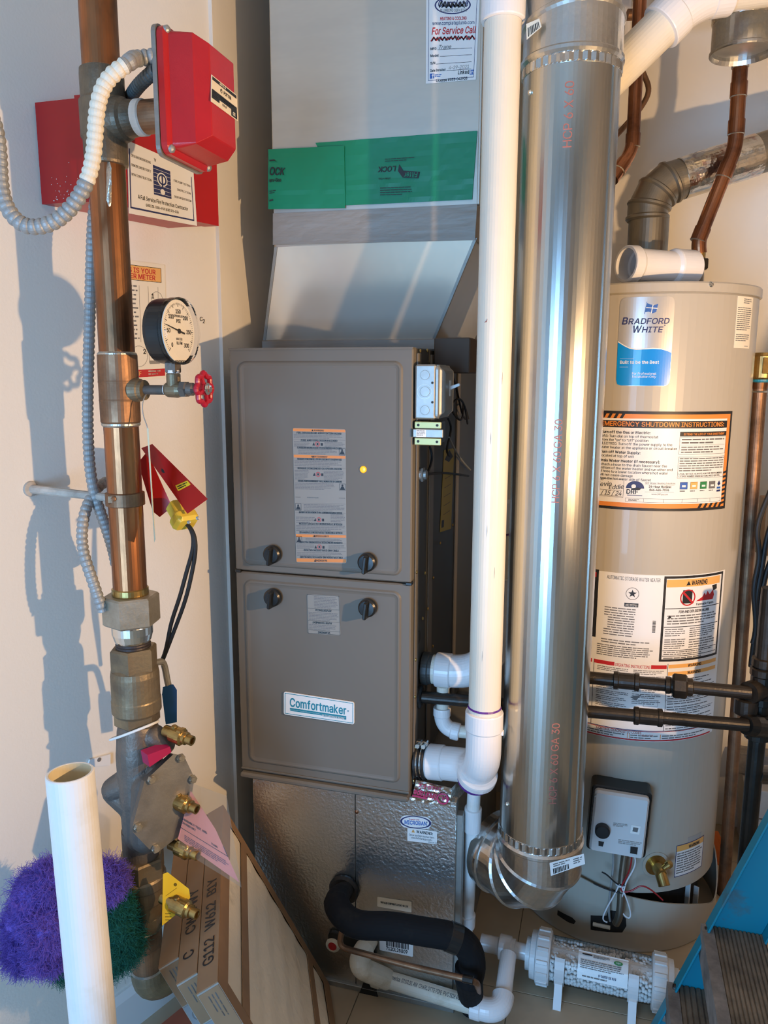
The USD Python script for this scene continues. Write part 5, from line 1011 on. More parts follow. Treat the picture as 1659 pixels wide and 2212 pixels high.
def alongtext(T, a, b, r, s, t0, t1, c, hgt):
    a, b = np.asarray(a), np.asarray(b); ax = unit(b-a); toe = unit(EYE-(a+b)/2); up = unit(UPV-ax*(UPV @ ax)); nn = unit(toe-ax*(toe@ax)); L0 = np.linalg.norm(b-a); m = TXT(s, True).copy(); m.vertices = m.vertices*[hgt, hgt, 1]; w_ = m.bounds[1][0]; kx = (t1-t0)*L0/w_
    x = m.vertices[:, 0]*kx+t0*L0; y = m.vertices[:, 1]-hgt/2; h = r+.00015+.0002*m.vertices[:, 2]/max(m.vertices[:, 2].max(), 1e-9); bi = np.cross(nn, ax); bi = bi if bi @ up > 0 else -bi
    th = .35+y/r; m.vertices = a+ax*x[:, None]+ (np.cos(th)*h)[:, None]*nn + (np.sin(th)*h)[:, None]*bi; m.fix_normals(); T.add('lettering', m, c, under=run)
p = onZ(800, 2140, .0); cd.add('rubber_foot', hull([p+np.array([x, y, z]) for x, y, z in ((-.02, -.012, 0), (.02, -.012, 0), (.02, .012, 0), (-.02, .012, 0), (-.014, -.008, .02), (.014, -.008, .02), (.014, .008, .02), (-.014, .008, .02))]), 'black_rubber', 'black foot under the drain pipe')
alongtext(cd, q1, q2, RC, 'Made in America  07:02:31 AM  CHARLOTTE PIPE  PVC SCH 40', .10, .80, 'ink_grey', .0075); cd.done()
# ---- galvanized round duct
DC = at(1204, 900, 1.355)[:2]; RG = .0768
gd_ = Th('round_duct', 'tall shiny galvanized round duct with adjustable elbows at both ends', 'duct')
zt, zb2 = vz_(DC, 172), vz_(DC, 1797)
gd_.add('pipe', lathe([(RG, 0), (RG, (zt-zb2)*.5), (RG, zt-zb2)], (*DC, zb2), UPV, 72), 'galv')
sm = math.radians(-90-15.9+18+62); a_ = math.atan2(-DC[1], -DC[0])
def crimp(z0, z1, up=True):
    n = 144; a = np.arange(n)/n*2*np.pi; f = lambda z, k, r: np.c_[DC[0]+(r+k*np.cos(a*36))*np.cos(a), DC[1]+(r+k*np.cos(a*36))*np.sin(a), np.full(n, z)]
    return loft([f(z0, 0, RG+.0006), f(z0+(z1-z0)*.15, .0016, RG+.001), f(z0+(z1-z0)*.85, .0016, RG+.001), f(z1, 0, RG+.001)])
gd_.add('crimp', crimp(vz_(DC, 172), vz_(DC, 150)), 'galv_elbow'); gd_.add('crimp', crimp(vz_(DC, 1797), vz_(DC, 1780)), 'galv_elbow')
gd_.add('seam', hull([np.array([DC[0]+(RG+o)*math.cos(a_+.98+s), DC[1]+(RG+o)*math.sin(a_+.98+s), z]) for o in (-.001, .0016) for s in (-.03, .03) for z in (zb2, zt)]), 'galv')
def gores(start, d0, d1, nseg, seg0, segL, r):
    """Adjustable elbow: stacked short drums from direction d0 to d1, a bead at each joint."""
    d0, d1 = unit(d0), unit(d1); p = np.array(start, float); out = []; ang = math.acos(np.clip(d0 @ d1, -1, 1))
    D = lambda t: (d0*math.sin((1-t)*ang)+d1*math.sin(t*ang))/math.sin(ang)
    ring = []; L = seg0
    for i in range(nseg):
        d = unit(D(i/(nseg-1))); q = p+d*L; out.append((p.copy(), q.copy(), d)); p = q; L = segL if i < nseg-2 else seg0
    return out
def build_gores(T, gs_, r, mt, flip=1):
    prev = gs_[0][2]; n = 56; a = np.arange(n)/n*2*np.pi; x = unit(np.cross(gs_[0][2], gs_[-1][2]))
    cut = lambda c, nn, rr_: (c + (np.cos(a)*rr_)[:, None]*x + (np.sin(a)*rr_/max(.5, 1))[:, None]*unit(np.cross(nn, x)))
    for i, (p, q, d) in enumerate(gs_):
        n0 = unit(gs_[i-1][2]+d) if i else d; n1 = unit(d+gs_[i+1][2]) if i < len(gs_)-1 else d
        e0, e1 = 1/max(.3, n0 @ d), 1/max(.3, n1 @ d)
        C = lambda c, nn, k, rr_: c + (np.cos(a)*rr_)[:, None]*x + (np.sin(a)*rr_*k)[:, None]*unit(np.cross(nn, x))
        bead = .0035
        rings = [C(p, n0, e0, r), C(p+d*.004, n0, e0, r+bead), C(p+d*.009, n0, e0, r+bead), C(p+d*.012, n0, e0, r+.0004), C(q-d*.006, n1, e1, r), C(q-d*.0, n1, e1, r)]
        T.add('elbow_gore', loft(rings), mt)
bot = gores((*DC, vz_(DC, 1797)), (0, 0, -1), unit(np.array([-.80, .60, -.02])), 4, .045, .034, RG+.0015); build_gores(gd_, bot, RG+.0015, 'galv_elbow')
e_ = bot[-1]; gd_.add('collar', lathe([(RG+.0015, 0), (RG+.006, .001), (RG+.006, .006), (RG+.002, .008), (RG+.002, .026)], e_[1], e_[2], 56), 'galv_elbow')
top = gores((*DC, vz_(DC, 150)), (0, 0, 1), unit(np.array([-.55, .75, .55])), 4, .055, .058, RG+.001); build_gores(gd_, top, RG+.0015, 'galv_elbow')
for px, py in ((1151, 188), (1099, 1752)):
    q = onp(px, py, (*DC, 0), unit(np.array([-DC[0], -DC[1], 0]))); v = unit((q-np.array([*DC, q[2]]))*[1, 1, 0]); tt = math.atan2(*( (at(px, py, 1.33)[:2]-DC)[::-1]))
    off = (at(px, py, 1.33)[:2]-DC); s_ = np.clip(np.linalg.norm(off)/RG, 0, .96); vdir = unit(RH*(-s_)-FH*math.sqrt(1-s_*s_)); gd_.add('screw', lathe([(.0045, 0), (.0045, .002), (.003, .004), (.0001, .0045)], np.array([*DC, at(px, py, 1.30)[2]])+vdir*(RG-.0005), vdir, 12), 'chrome')
for (x, y), (x2, y2), s, big in (((1233, 318), (1247, 160), 'HCP 6 X 60', 1), ((1206, 1086), (1222, 900), 'HCP 6 X 60 GA 30', .9), ((1200, 1736), (1214, 1470), 'HCP 6 X 60 GA 30', 1.0)):
    a0, z_0 = cylang(DC, RG, x, y); a1, z_1 = cylang(DC, RG, x2, y2); a1, z_1b = cylang(DC, RG, x+12, y)
    S = Sticker(Cyl(DC, RG, a0-.09, a0+.09, z_0, z_1, True), 'galv', .0003); S.text('ink_rust', s, 0, .006, .0135*big, (z_1-z_0))
    gd_.add('stamp', cat(*S.col['ink_rust']), 'ink_rust', 'red stencilled size mark')
a0, z_0 = cylang(DC, RG, 1187, 1880); a1, z_1 = cylang(DC, RG, 1262, 1856)
g_ = bot[1]; S = Quad(*[onp(*q, onp(1225, 1870, (*DC, 0)+unit(np.array([-DC[0]+.03, -DC[1], 0]))*(RG+.004), unit(np.array([-.02-DC[0]*.9, -DC[1], -.12]))), unit(np.array([.12-DC[0], -DC[1], -.15]))) for q in ((1187, 1864), (1261, 1844), (1264, 1866), (1190, 1892))], unit(np.array([.05-DC[0], -DC[1], -.1])))
L = Sticker(S, 'label_white', .0004); g = np.random.default_rng(4); x = L.w*.08
while x < L.w*.55: q = g.uniform(.0007, .002); L.rect('ink_black', x, L.h*.08, x+q, L.h*.5); x += q+g.uniform(.0006, .0015)
L.para('ink_grey', L.w*.1, L.h*.58, L.w*.6, L.h*.9, 2, .5, seed=4); L.para('ink_grey', L.w*.68, L.h*.3, L.w*.95, L.h*.85, 3, .5, seed=6); L.build(gd_, 'barcode_label', 'white bar code sticker on the lower elbow')
S = Quad(*[onp(*q, (*(DC-FH[:2]*(RG+.006)-RH[:2]*.03), 0), unit(-FH-RH*.75)) for q in ((1137, 52), (1165, 40), (1170, 58), (1138, 86))], unit(-FH-RH*.75)); L = Sticker(S, 'label_cream', .0004); x = L.w*.1
while x < L.w*.9: q = g.uniform(.0008, .002); L.rect('ink_black', x, L.h*.1, x+q, L.h*.7); x += q+.0012
L.build(gd_, 'sticker', 'small bar code sticker on the upper elbow'); gd_.done()
# ================= water heater
HC = pl(.585, 1.80)[:2]; HR = .232
wh2 = Th('water_heater', 'tall taupe-grey storage water heater covered in instruction labels', 'water heater')
hang = lambda px, py, r=HR: cylang(HC, r, px, py)
zl = hang(1420, 608)[1]; zlb = hang(1420, 631)[1]
zj = [hang(x, y)[1] for x, y in ((1390, 1932), (1450, 1924), (1500, 1902))]; zj0 = float(np.mean(zj))
wh2.add('jacket', lathe([(HR, 0), (HR, .4), (HR, zlb-zj0-.003), (HR-.002, zlb-zj0)], (*HC, zj0), UPV, 96), 'heater_grey')
wh2.add('lid', lathe([(HR+.003, 0), (HR+.0045, .001), (HR+.0045, zl-zlb-.003), (HR+.002, zl-zlb), (.0001, zl-zlb+.004)], (*HC, zlb), UPV, 96), 'heater_grey')
def hp3(px, py, h=0.0): a, z = hang(px, py, HR+h); return np.array([HC[0]+(HR+h)*math.cos(a), HC[1]+(HR+h)*math.sin(a), z]), np.array([math.cos(a), math.sin(a), 0])
p, n = hp3(1536, 615, .0045); wh2.add('lid_screw', lathe([(.005, 0), (.005, .002), (.003, .0045), (.0001, .005)], p, n, 14), 'chrome')
# base ring, larger and open at the top right
RB = .247
wh2.add('burner_shell', lathe([(HR-.03, .03), (HR-.03, zj0+.03)], (*HC, 0), UPV, 48), 'heater_dark')
pts = []
for x, y in ((1200, 1855), (1290, 1915), (1380, 1941), (1440, 1951), (1500, 1952), (1546, 1944)):
    a, z = cylang(HC, RB, x, y); pts.append((a, z))
pts = sorted(pts); A = np.array([q[0] for q in pts]); Z = np.array([q[1] for q in pts])
n_ = 120; an = np.linspace(-np.pi, np.pi, n_, endpoint=False); zt2 = np.interp(an, np.r_[A[0]-.6, A, A[-1]+.5], np.r_[zj0, Z, zj0])
zt2 = np.minimum(np.convolve(np.r_[zt2[-3:], zt2, zt2[:3]], np.ones(7)/7, 'valid'), zj0+.02)
C_r = lambda r, z: np.c_[HC[0]+r*np.cos(an), HC[1]+r*np.sin(an), z*np.ones(n_)]
wh2.add('base_ring', loft([C_r(RB-.003, zt2*.0+.002), C_r(RB, zt2*0+.002), C_r(RB, zt2), C_r(RB-.003, zt2), C_r(RB-.003, zt2*0+.002)], False), 'heater_grey', 'loose lower ring with an open gap above')
for px, py in ((1486, 1920), (1503, 1935)):
    p, n = hp3(px, py, -.02); wh2.add('bracket', cbox((.004, .012, .07), .001, frame(p+(0, 0, -.01), (-n[1], n[0], 0), z=UPV)), 'white_plastic')
def hl(tl, br, back, tr=None, r=0, th=.0005):
    a0, z1 = hang(*tl); a1, z0 = hang(*br); return Sticker(Cyl(HC, HR, a0, a1, z0, z1), back, th, r)
def mid(l, r_, t, b): # left px at mid rows, right px, top/bottom rows measured at given columns
    a0 = hang(*l)[0]; a1 = hang(*r_)[0]; z1 = hang(*t)[1]; z0 = hang(*b)[1]; return Cyl(HC, HR, a0, a1, z0, z1)
# brand label
L = Sticker(mid((1335, 740), (1452, 740), (1400, 641), (1385, 834)), 'silver_label', .0006, .012); w, h = L.w, L.h
L.box('ink_faint', w*.03, h*.03, w*.97, h*.97, .0004) if False else None
wave = [(w*.0, h*.50)]+[(w*x, h*y) for x, y in ((.03, .50), (.12, .455), (.22, .425), (.35, .41), (.5, .415), (.65, .42), (.8, .415), (.92, .395), (.995, .375))]+[(w*.995, h*.07), (w*.96, h*.02), (w*.9, h*.005), (w*.1, h*.005), (w*.03, h*.02), (w*.005, h*.07)]
L.poly('ink_cyan', wave); L.poly('label_white', [(w*x, h*(y+.012)) for x, y in ((.0, .50), (.12, .455), (.22, .425), (.35, .41), (.5, .415), (.65, .42), (.8, .415), (.92, .395), (.995, .375))]+[(w*x, h*y) for x, y in ((.995, .375), (.92, .395), (.8, .415), (.65, .42), (.5, .415), (.35, .41), (.22, .425), (.12, .455), (.0, .50))], 2)
L.text('ink_navy', 'B', w*.055, h*.70, h*.076, bold=True, slant=.18, fit=w*.10); L.text('ink_navy', 'RADFORD', w*.175, h*.70, h*.062, bold=True, slant=.18, fit=w*.74); L.text('ink_navy', 'W', w*.25, h*.605, h*.076, bold=True, slant=.18, fit=w*.16); L.text('ink_navy', 'HITE', w*.43, h*.605, h*.062, bold=True, slant=.18, fit=w*.37); L.text('ink_navy', '®', w*.83, h*.67, h*.02)
fl = [(w*(.46+.02*math.sin(i)), 0) for i in range(2)]
L.poly('ink_blue', [(w*.47, h*.83), (w*.50, h*.93), (w*.56, h*.915), (w*.62, h*.905), (w*.70, h*.92), (w*.67, h*.83), (w*.60, h*.815), (w*.54, h*.835)]); L.poly('label_white', [(w*.485, h*.875), (w*.69, h*.865), (w*.69, h*.875), (w*.485, h*.885)], 2); L.poly('label_white', [(w*.575, h*.82), (w*.59, h*.815), (w*.615, h*.91), (w*.60, h*.915)], 2); L.poly('ink_blue', [(w*.455, h*.81), (w*.465, h*.81), (w*.50, h*.945), (w*.49, h*.945)])
L.text('label_white', 'Built to be the Best', w*.06, h*.255, h*.034, w*.80, True); L.rect('label_white', w*.06, h*.31, w*.32, h*.312, 3); L.rect('label_white', w*.06, h*.215, w*.22, h*.217, 3)
L.text('label_white', 'For Professional', w*.30, h*.13, h*.026, w*.44); L.text('label_white', 'Installation Only', w*.30, h*.095, h*.026, w*.44)
L.build(wh2, 'brand_label', 'silver and bright blue brand label')
L = Sticker(mid((1589, 700), (1622, 700), (1605, 640), (1598, 752)), 'label_cream', .0005); w, h = L.w, L.h
L.para('ink_grey', w*.35, h*.86, w*.9, h*.97, 3, .4, seed=2); L.para('ink_grey', w*.05, h*.34, w*.95, h*.80, 12, .4, seed=3); L.para('ink_grey', w*.05, h*.13, w*.95, h*.28, 4, .4, seed=4); L.rect('ink_faint', w*.6, h*.035, w*.85, h*.05); L.build(wh2, 'notice_label', 'narrow white notice near the right edge')
# emergency shutdown label
L = Sticker(mid((1281, 995), (1573, 995), (1430, 889), (1420, 1104)), 'label_white', .0006); w, h = L.w, L.h
t = h*.028
L.box('ink_black', 0, 0, w, h, t); L.box('ink_orange', t, t, w-t, h-t, h*.045, 1)
for i in range(5): x = w*(.02+.042*i); L.poly('ink_black', [(x, h-t), (x+w*.020, h-t), (x+w*.004, h-t-h*.045), (x-w*.016, h-t-h*.045)], 2); x = w*(.74+.045*i); L.poly('ink_black', [(x, t), (x+w*.022, t), (x+w*.04, t+h*.045), (x+w*.018, t+h*.045)], 2)
for i in range(8): y = h*(.06+.045*i); L.poly('ink_black', [(w-t, y), (w-t, y+h*.022), (w-t-h*.045, y+h*.012), (w-t-h*.045, y-h*.01)], 2)
L.rect('ink_black', w*.035, h*.835, w*.95, h*.905); L.text('ink_orange', 'EMERGENCY SHUTDOWN INSTRUCTIONS:', w*.048, h*.85, h*.045, w*.885, True, l=4)
T_ = lambda s, x, y, hh, mw=None, b=False, c='ink_black': L.text(c, s, w*x, h*y, h*hh, w*mw if mw else None, b)
T_('Turn off the Gas or Electric:', .05, .775, .026, .36, True)
for i, s in enumerate(('GAS: Turn dial on top of thermostat', 'from the "on" to "off" position', 'ELECTRIC: Turn off the power supply to the', 'water heater at the appliance or circuit breaker')): T_(s, .05, .735-.038*i, .025, (.38, .33, .48, .51)[i])
T_('Turn off Water Supply:', .05, .573, .026, .28, True); T_('Located at top of unit', .05, .535, .025, .23)
T_('Drain Water Heater (if necessary):', .05, .485, .026, .43, True)
for i, s in enumerate(('Attach a hose to the drain faucet near the', 'bottom of the water heater and run other end', 'of hose to a lower location where hot water', 'will not cause damage', 'Open the hot water side of faucet')): T_(s, .05, .446-.036*i, .025, (.45, .49, .46, .23, .35)[i])
L.rect('ink_black', w*.575, h*.755, w*.95, h*.80); T_('EXTEND THE LIFE OF YOUR INVESTMENT', .60, .767, .020, .33, True, 'ink_orange')
L.box('ink_grey', w*.575, h*.575, w*.95, h*.75, .0006); L.para('ink_grey', w*.59, h*.675, w*.94, h*.74, 2, .45, seed=11); L.rect('ink_grey', w*.58, h*.668, w*.94, h*.670); L.para('ink_grey', w*.59, h*.585, w*.94, h*.66, 3, .45, seed=12)
L.box('ink_grey', w*.575, h*.335, w*.95, h*.55, .0006); L.para('ink_grey', w*.585, h*.40, w*.94, h*.545, 6, .42, seed=13, just=True); T_('LEGAL NOTICE: ALWAYS ASK FOR THE PLUMBERS', .585, .372, .016, .35); T_('LICENSE NUMBER WHEN GETTING PRICE QUOTES.', .585, .347, .016, .33)
L.box('ink_black', w*.02, h*.125, w*.225, h*.31, .0006); T_('ALLEN BRY', .03, .288, .012, None, False, 'ink_faint'); L.text('ink_black', 'Kevin', w*.035, h*.225, h*.045, w*.12, False, slant=.25, rot=4); L.text('ink_black', 'Eddie', w*.125, h*.20, h*.045, w*.10, False, slant=.25, rot=6); L.rect('ink_black', w*.03, h*.192, w*.215, h*.195); L.text('ink_black', '1 / 15 / 24', w*.04, h*.142, h*.045, w*.17, slant=.25); L.rect('ink_black', w*.03, h*.135, w*.215, h*.138)
L.poly('ink_navy', [(w*(.30+.06*math.cos(q)), h*(.225+.075*math.sin(q))) for q in np.linspace(0, math.pi, 14)]); L.disc('label_white', w*.29, h*.245, h*.022, 3); L.poly('ink_black', [(w*.275, h*.225), (w*.32, h*.235), (w*.34, h*.225), (w*.33, h*.21), (w*.28, h*.21)], 4); L.text('ink_black', 'DRF', w*.245, h*.168, h*.045, w*.11, True); L.rect('ink_navy', w*.25, h*.150, w*.35, h*.156)
T_('DRF Water Heating Solutions', .365, .275, .017, .20, False, 'ink_grey'); T_('24-Hour Hotline:', .39, .238, .022, .15, True); T_('866-426-7076', .395, .205, .022, .13, True); T_('www.DRFpa.com', .41, .165, .015, .11, False, 'ink_grey'); L.rect('ink_grey', w*.365, h*.265, w*.56, h*.267); L.rect('ink_grey', w*.365, h*.192, w*.56, h*.194)
for i, c in enumerate(('ink_blue', 'ink_amber', 'ink_green', 'ink_grey')):
    x = w*(.60+.075*i); L.box('ink_black', x-.0004, h*.225-.0004, x+w*.052+.0004, h*.295+.0004, .0008); L.rect(c, x, h*.225, x+w*.052, h*.295, 2); L.rect('label_white', x+w*.012, h*.245, x+w*.04, h*.265, 4); L.para('ink_grey', x, h*.195, x+w*.052, h*.215, 1, .5, seed=i)
L.poly('ink_navy', [(w*.915, h*.30), (w*.93, h*.265), (w*.915, h*.245), (w*.90, h*.265)]); L.rect('ink_blue', w*.897, h*.215, w*.933, h*.235); L.rect('ink_navy', w*.897, h*.185, w*.933, h*.205)
L.box('ink_grey', w*.24, h*.085, w*.94, h*.125, .0006); [L.rect('ink_grey', w*x, h*.085, w*x+.0006, h*.125) for x in (.36, .49, .62, .735, .84)]; L.para('ink_grey', w*.26, h*.092, w*.34, h*.118, 2, .5, seed=3)
L.build(wh2, 'emergency_label', 'large orange and black bordered shut-down instruction label')
# data and warning plate
L = Sticker(mid((1265, 1400), (1552, 1400), (1400, 1242), (1400, 1602)), 'label_white', .0006); w, h = L.w, L.h
V = lambda py: h*(1-(py-1242)/360.0)
ua0, ua1 = hang(1265, 1400)[0], hang(1552, 1400)[0]
U = lambda px: w*(hang(px, 1352)[0]-ua0)/(ua1-ua0) if px > 1272 else w*(px-1265)/287.0
L.rect('ink_black', 0, V(1389), U(1283), V(1236)+0) if False else L.rect('ink_black', U(1268), V(1385), U(1288), V(1240))
L.rect('ink_red', U(1270), V(1256), U(1283), V(1246), 3)
L.text('ink_grey', 'AUTOMATIC STORAGE WATER HEATER', U(1306), V(1256), h*.021, U(1420)-U(1306), False)
L.disc('ink_grey', U(1362), V(1283), h*.036, 1, h*.033); st = [(U(1362)+h*r*math.cos(q), V(1283)+h*r*math.sin(q)) for q, r in ((math.pi/2+i*math.pi/5, (.024, .010)[i % 2]) for i in range(10))]; L.poly('ink_black', st)
L.rect('ink_black', U(1346), V(1311), U(1376), V(1303)); L.text('label_white', 'AHRI CERTIFIED', U(1348), V(1309.5), h*.012, U(1374)-U(1348), l=4)
for i in range(12): y = 1314+i*5.2; L.para('ink_grey', U(1304+(0 if i < 4 or i > 8 else 8)), V(y+5), U(1400 if i < 4 else 1395), V(y), 1, .42, seed=40+i)
g = np.random.default_rng(2); y = 1338
while y < 1362: q = g.uniform(.7, 2.2); L.rect('ink_black', U(1409), V(y+q), U(1416), V(y)); y += q+g.uniform(.6, 1.4)
L.para('ink_grey', U(1300), V(1394), U(1408), V(1383), 2, .42, seed=60); L.para('ink_grey', U(1292), V(1422), U(1416), V(1396), 6, .45, seed=61)
# warning panel
L.box('ink_black', U(1428), V(1425), U(1552), V(1244), h*.0135); L.rect('ink_amber', U(1434), V(1267), U(1546), V(1251)); L.text('ink_black', 'WARNING', U(1487), V(1264), h*.026, U(1520)-U(1487), True, l=3); L.poly('ink_black', [(U(1476), V(1264)), (U(1485), V(1264)), (U(1480.5), V(1255))], 3)
L.rect('ink_black', U(1434), V(1313), U(1548), V(1311.5)); L.rect('ink_black', U(1470), V(1302), U(1490), V(1274), 2); L.disc('ink_red', U(1481), V(1290), h*.048, 3, h*.041); L.poly('ink_red', [(U(1468), V(1279)), (U(1471), V(1276)), (U(1494), V(1301)), (U(1491), V(1304))], 4)
L.poly('ink_red', [(U(1499), V(1299)), (U(1512), V(1291)), (U(1516), V(1283)), (U(1519), V(1289)), (U(1522), V(1280)), (U(1527), V(1288)), (U(1533), V(1279)), (U(1536), V(1290)), (U(1534), V(1299))], 2); L.poly('ink_black', [(U(1531), V(1270)), (U(1540), V(1268)), (U(1541), V(1278)), (U(1534), V(1281))], 2); L.text('ink_black', 'Flammable Vapors', U(1500), V(1308), h*.014, U(1536)-U(1500))
L.text('ink_black', 'FIRE AND EXPLOSION HAZARD', U(1464), V(1322), h*.015, U(1528)-U(1464), True); L.para('ink_grey', U(1440), V(1347), U(1544), V(1325), 4, .45, seed=70); L.poly('ink_black', [(U(1441), V(1332)), (U(1449), V(1332)), (U(1445), V(1326))], 3)
L.rect('ink_black', U(1434), V(1352), U(1548), V(1350.6)); L.para('ink_grey', U(1437), V(1372), U(1482), V(1354), 4, .42, seed=71); L.para('ink_grey', U(1490), V(1376), U(1544), V(1354), 5, .42, seed=72); L.para('ink_grey', U(1437), V(1399), U(1486), V(1376), 5, .42, seed=73); L.para('ink_grey', U(1490), V(1399), U(1544), V(1378), 4, .42, seed=74)
for y in (1401, 1413): L.rect('ink_black', U(1434), V(y+1.2), U(1548), V(y))
L.para('ink_grey', U(1437), V(1412), U(1544), V(1403), 2, .45, seed=75); L.para('ink_grey', U(1437), V(1421), U(1544), V(1415), 1, .45, seed=76)
# operating instructions
L.rect('ink_red', U(1288), V(1441), U(1332), V(1433)); L.rect('ink_red', U(1412), V(1441), U(1446), V(1433)); L.text('ink_red', 'OPERATING INSTRUCTIONS', U(1334), V(1441), h*.018, U(1410)-U(1334), False); L.rect('ink_red', U(1270), V(1441), U(1283), V(1433))
L.rect('ink_black', U(1448), V(1578), U(1449), V(1430)); L.rect('ink_black', U(1287), V(1578), U(1288), V(1433))
for i, (x0, x1) in enumerate(((1291, 1366), (1370, 1444))):
    for k in range(9): L.para('ink_grey', U(x0+4), V(1455+k*13), U(x1), V(1444+k*13), 3, .4, seed=80+i*10+k) if not (k in (6, 7) and i == 1) and not (k in (1, 2) and i == 0) else None
L.poly('ink_grey', [(U(1370), V(1505)), (U(1395), V(1498)), (U(1384), V(1512)), (U(1378), V(1509))]); L.box('ink_grey', U(1400), V(1524), U(1432), V(1510), .0006); L.poly('ink_grey', [(U(1300), V(1468)), (U(1340), V(1464)), (U(1336), V(1474)), (U(1305), V(1476))])
for y0 in (1431, 1447): L.rect('ink_amber', U(1450), V(y0+9), U(1551), V(y0+1)); L.text('ink_black', 'WARNING', U(1492), V(y0+8), h*.016, U(1520)-U(1492), True, l=3)
for k in range(10): L.para('ink_grey', U(1452), V(1473+k*12), U(1548), V(1463+k*12), 2, .42, seed=110+k)
for k in range(4): L.rect('ink_grey', U(1450), V(1486+k*24), U(1551), V(1485+k*24))
L.rect('ink_navy', U(1270), V(1579), U(1551), V(1577.5)); L.rect('ink_red', U(1268), V(1601), U(1551), V(1598)); L.text('ink_rust', 'CONTROL DIAGNOSTIC CODES', U(1300), V(1586), h*.016, U(1400)-U(1300), True); L.text('ink_rust', 'LED STATUS', U(1400), V(1590), h*.010, U(1426)-U(1400), True)
L.rect('ink_red', U(1268), V(1580.5), U(1551), V(1579.5))
for x0, x1 in ((1275, 1366), (1376, 1440), (1446, 1546)): L.para('ink_grey', U(x0), V(1597), U(x1), V(1587), 2, .45, seed=x0)
for x in (1369, 1374, 1442): L.rect('ink_orange', U(x), V(1597), U(x)+.0012, V(1586))
L.build(wh2, 'data_label', 'large white rating, warning and operating instruction label')
L = Sticker(mid((1458, 1865), (1516, 1855), (1486, 1820), (1486, 1886)), 'label_white', .0006); w, h = L.w, L.h
L.box('ink_navy', 0, 0, w, h, .0014); L.rect('ink_amber', .0016, h*.80, w-.0016, h-.0016); L.text('ink_black', 'WARNING', w*.4, h*.83, h*.09, w*.4, True, l=3); L.para('ink_grey', w*.05, h*.08, w*.95, h*.76, 9, .45, seed=5); L.build(wh2, 'small_warning_label', 'small warning label low on the right')
L = Sticker(mid((1486, 1814), (1514, 1806), (1500, 1804), (1500, 1816)), 'ink_faint', .0005); L.build(wh2, 'small_plate')
# gas control
p, n = hp3(1345, 1790); tg = np.array([-n[1], n[0], 0]); gcp = p+n*.034
gq = lambda px, py, o=0.0: onp(px, py, p+n*(.058+o), n)
cw, chh = np.linalg.norm(gq(1280, 1770)-gq(1398, 1790)), np.linalg.norm(gq(1340, 1710)-gq(1332, 1842))
cc = (gq(1280, 1716)+gq(1404, 1736)+gq(1392, 1846)+gq(1276, 1836))/4
tx = unit(gq(1404, 1736)-gq(1280, 1716)); tx = unit(tx-n*(tx @ n)); M = frame(cc-n*.030, tx, z=n)
ct = wh2.add('control_back', rloft(cw+.012, chh+.012, .010, [(0, -.03), (0, .012), (.003, .014)], M), 'black_plastic', 'black rear of the gas control')
wh2.add('control_cover', rloft(cw, chh, .008, [(0, .013), (0, .024), (.004, .030)], M), 'white_plastic', 'pale grey gas control cover')
K2 = lambda px, py, o=.0302: onp(px, py, cc-n*.030+n*o, n)
kb = wh2.add('control_knob', lathe([(.0150, 0), (.0155, .012), (.013, .014), (.0001, .0145)], K2(1301, 1791), n, 32), 'black_rubber', 'black gas control knob')
wh2.add('control_window', cat(*[hull([K2(x, y, o) for x, y in q for o in (.0298, .0310)]) for q in (((1364, 1782), (1384, 1785), (1381, 1803), (1361, 1800)),)]), 'white_tape'); wh2.add('indicator', hull([K2(x, y, o) for x, y in ((1368, 1787), (1379, 1789), (1377, 1798), (1366, 1796)) for o in (.030, .0316)]), 'ink_grey')
S = Sticker(Quad(K2(1325, 1776), K2(1356, 1780), K2(1355, 1788), K2(1324, 1785), n), 'white_plastic', .0004); S.para('ink_faint', 0, 0, S.w, S.h, 3, .5, seed=4); wh2.add('lettering', cat(*S.col['ink_faint']), 'ink_faint')
S = Sticker(Quad(K2(1336, 1812), K2(1390, 1820), K2(1390, 1830), K2(1335, 1822), n), 'white_plastic', .0004); S.para('ink_faint', 0, 0, S.w, S.h, 3, .5, seed=9); wh2.add('lettering', cat(*S.col['ink_faint']), 'ink_faint')
for x, y in ((1288, 1720), (1396, 1737)): wh2.add('control_screw', lathe([(.0045, 0), (.004, .003), (.0001, .0038)], K2(x, y, .026), n, 12), 'zinc_box')
wh2.add('connector', cat(hull([K2(x, y, o) for x, y in ((1362, 1829), (1378, 1831), (1376, 1846), (1361, 1843)) for o in (.014, .032)]), hull([K2(x, y, o) for x, y in ((1293, 1817), (1305, 1819), (1302, 1829), (1293, 1827)) for o in (.02, .031)])), 'black_rubber')
gw = lambda px, py, o: onp(px, py, p+n*(.03+o), n)
wh2.add('burner_tube', tube(spline([gw(1352, 1838, 0), gw(1347, 1870, .0), gw(1342, 1930, .005), gw(1338, 1975, .008), gw(1330, 1995, .004)], 30), .0085, 16), 'flue_metal', 'grey metal burner feed tube')
wh2.add('pilot_tube', tube(spline([gw(1324, 1836, 0), gw(1323, 1890, .0), gw(1316, 1950, .004), gw(1318, 1990, .0)], 24), .0025, 8), 'conduit')
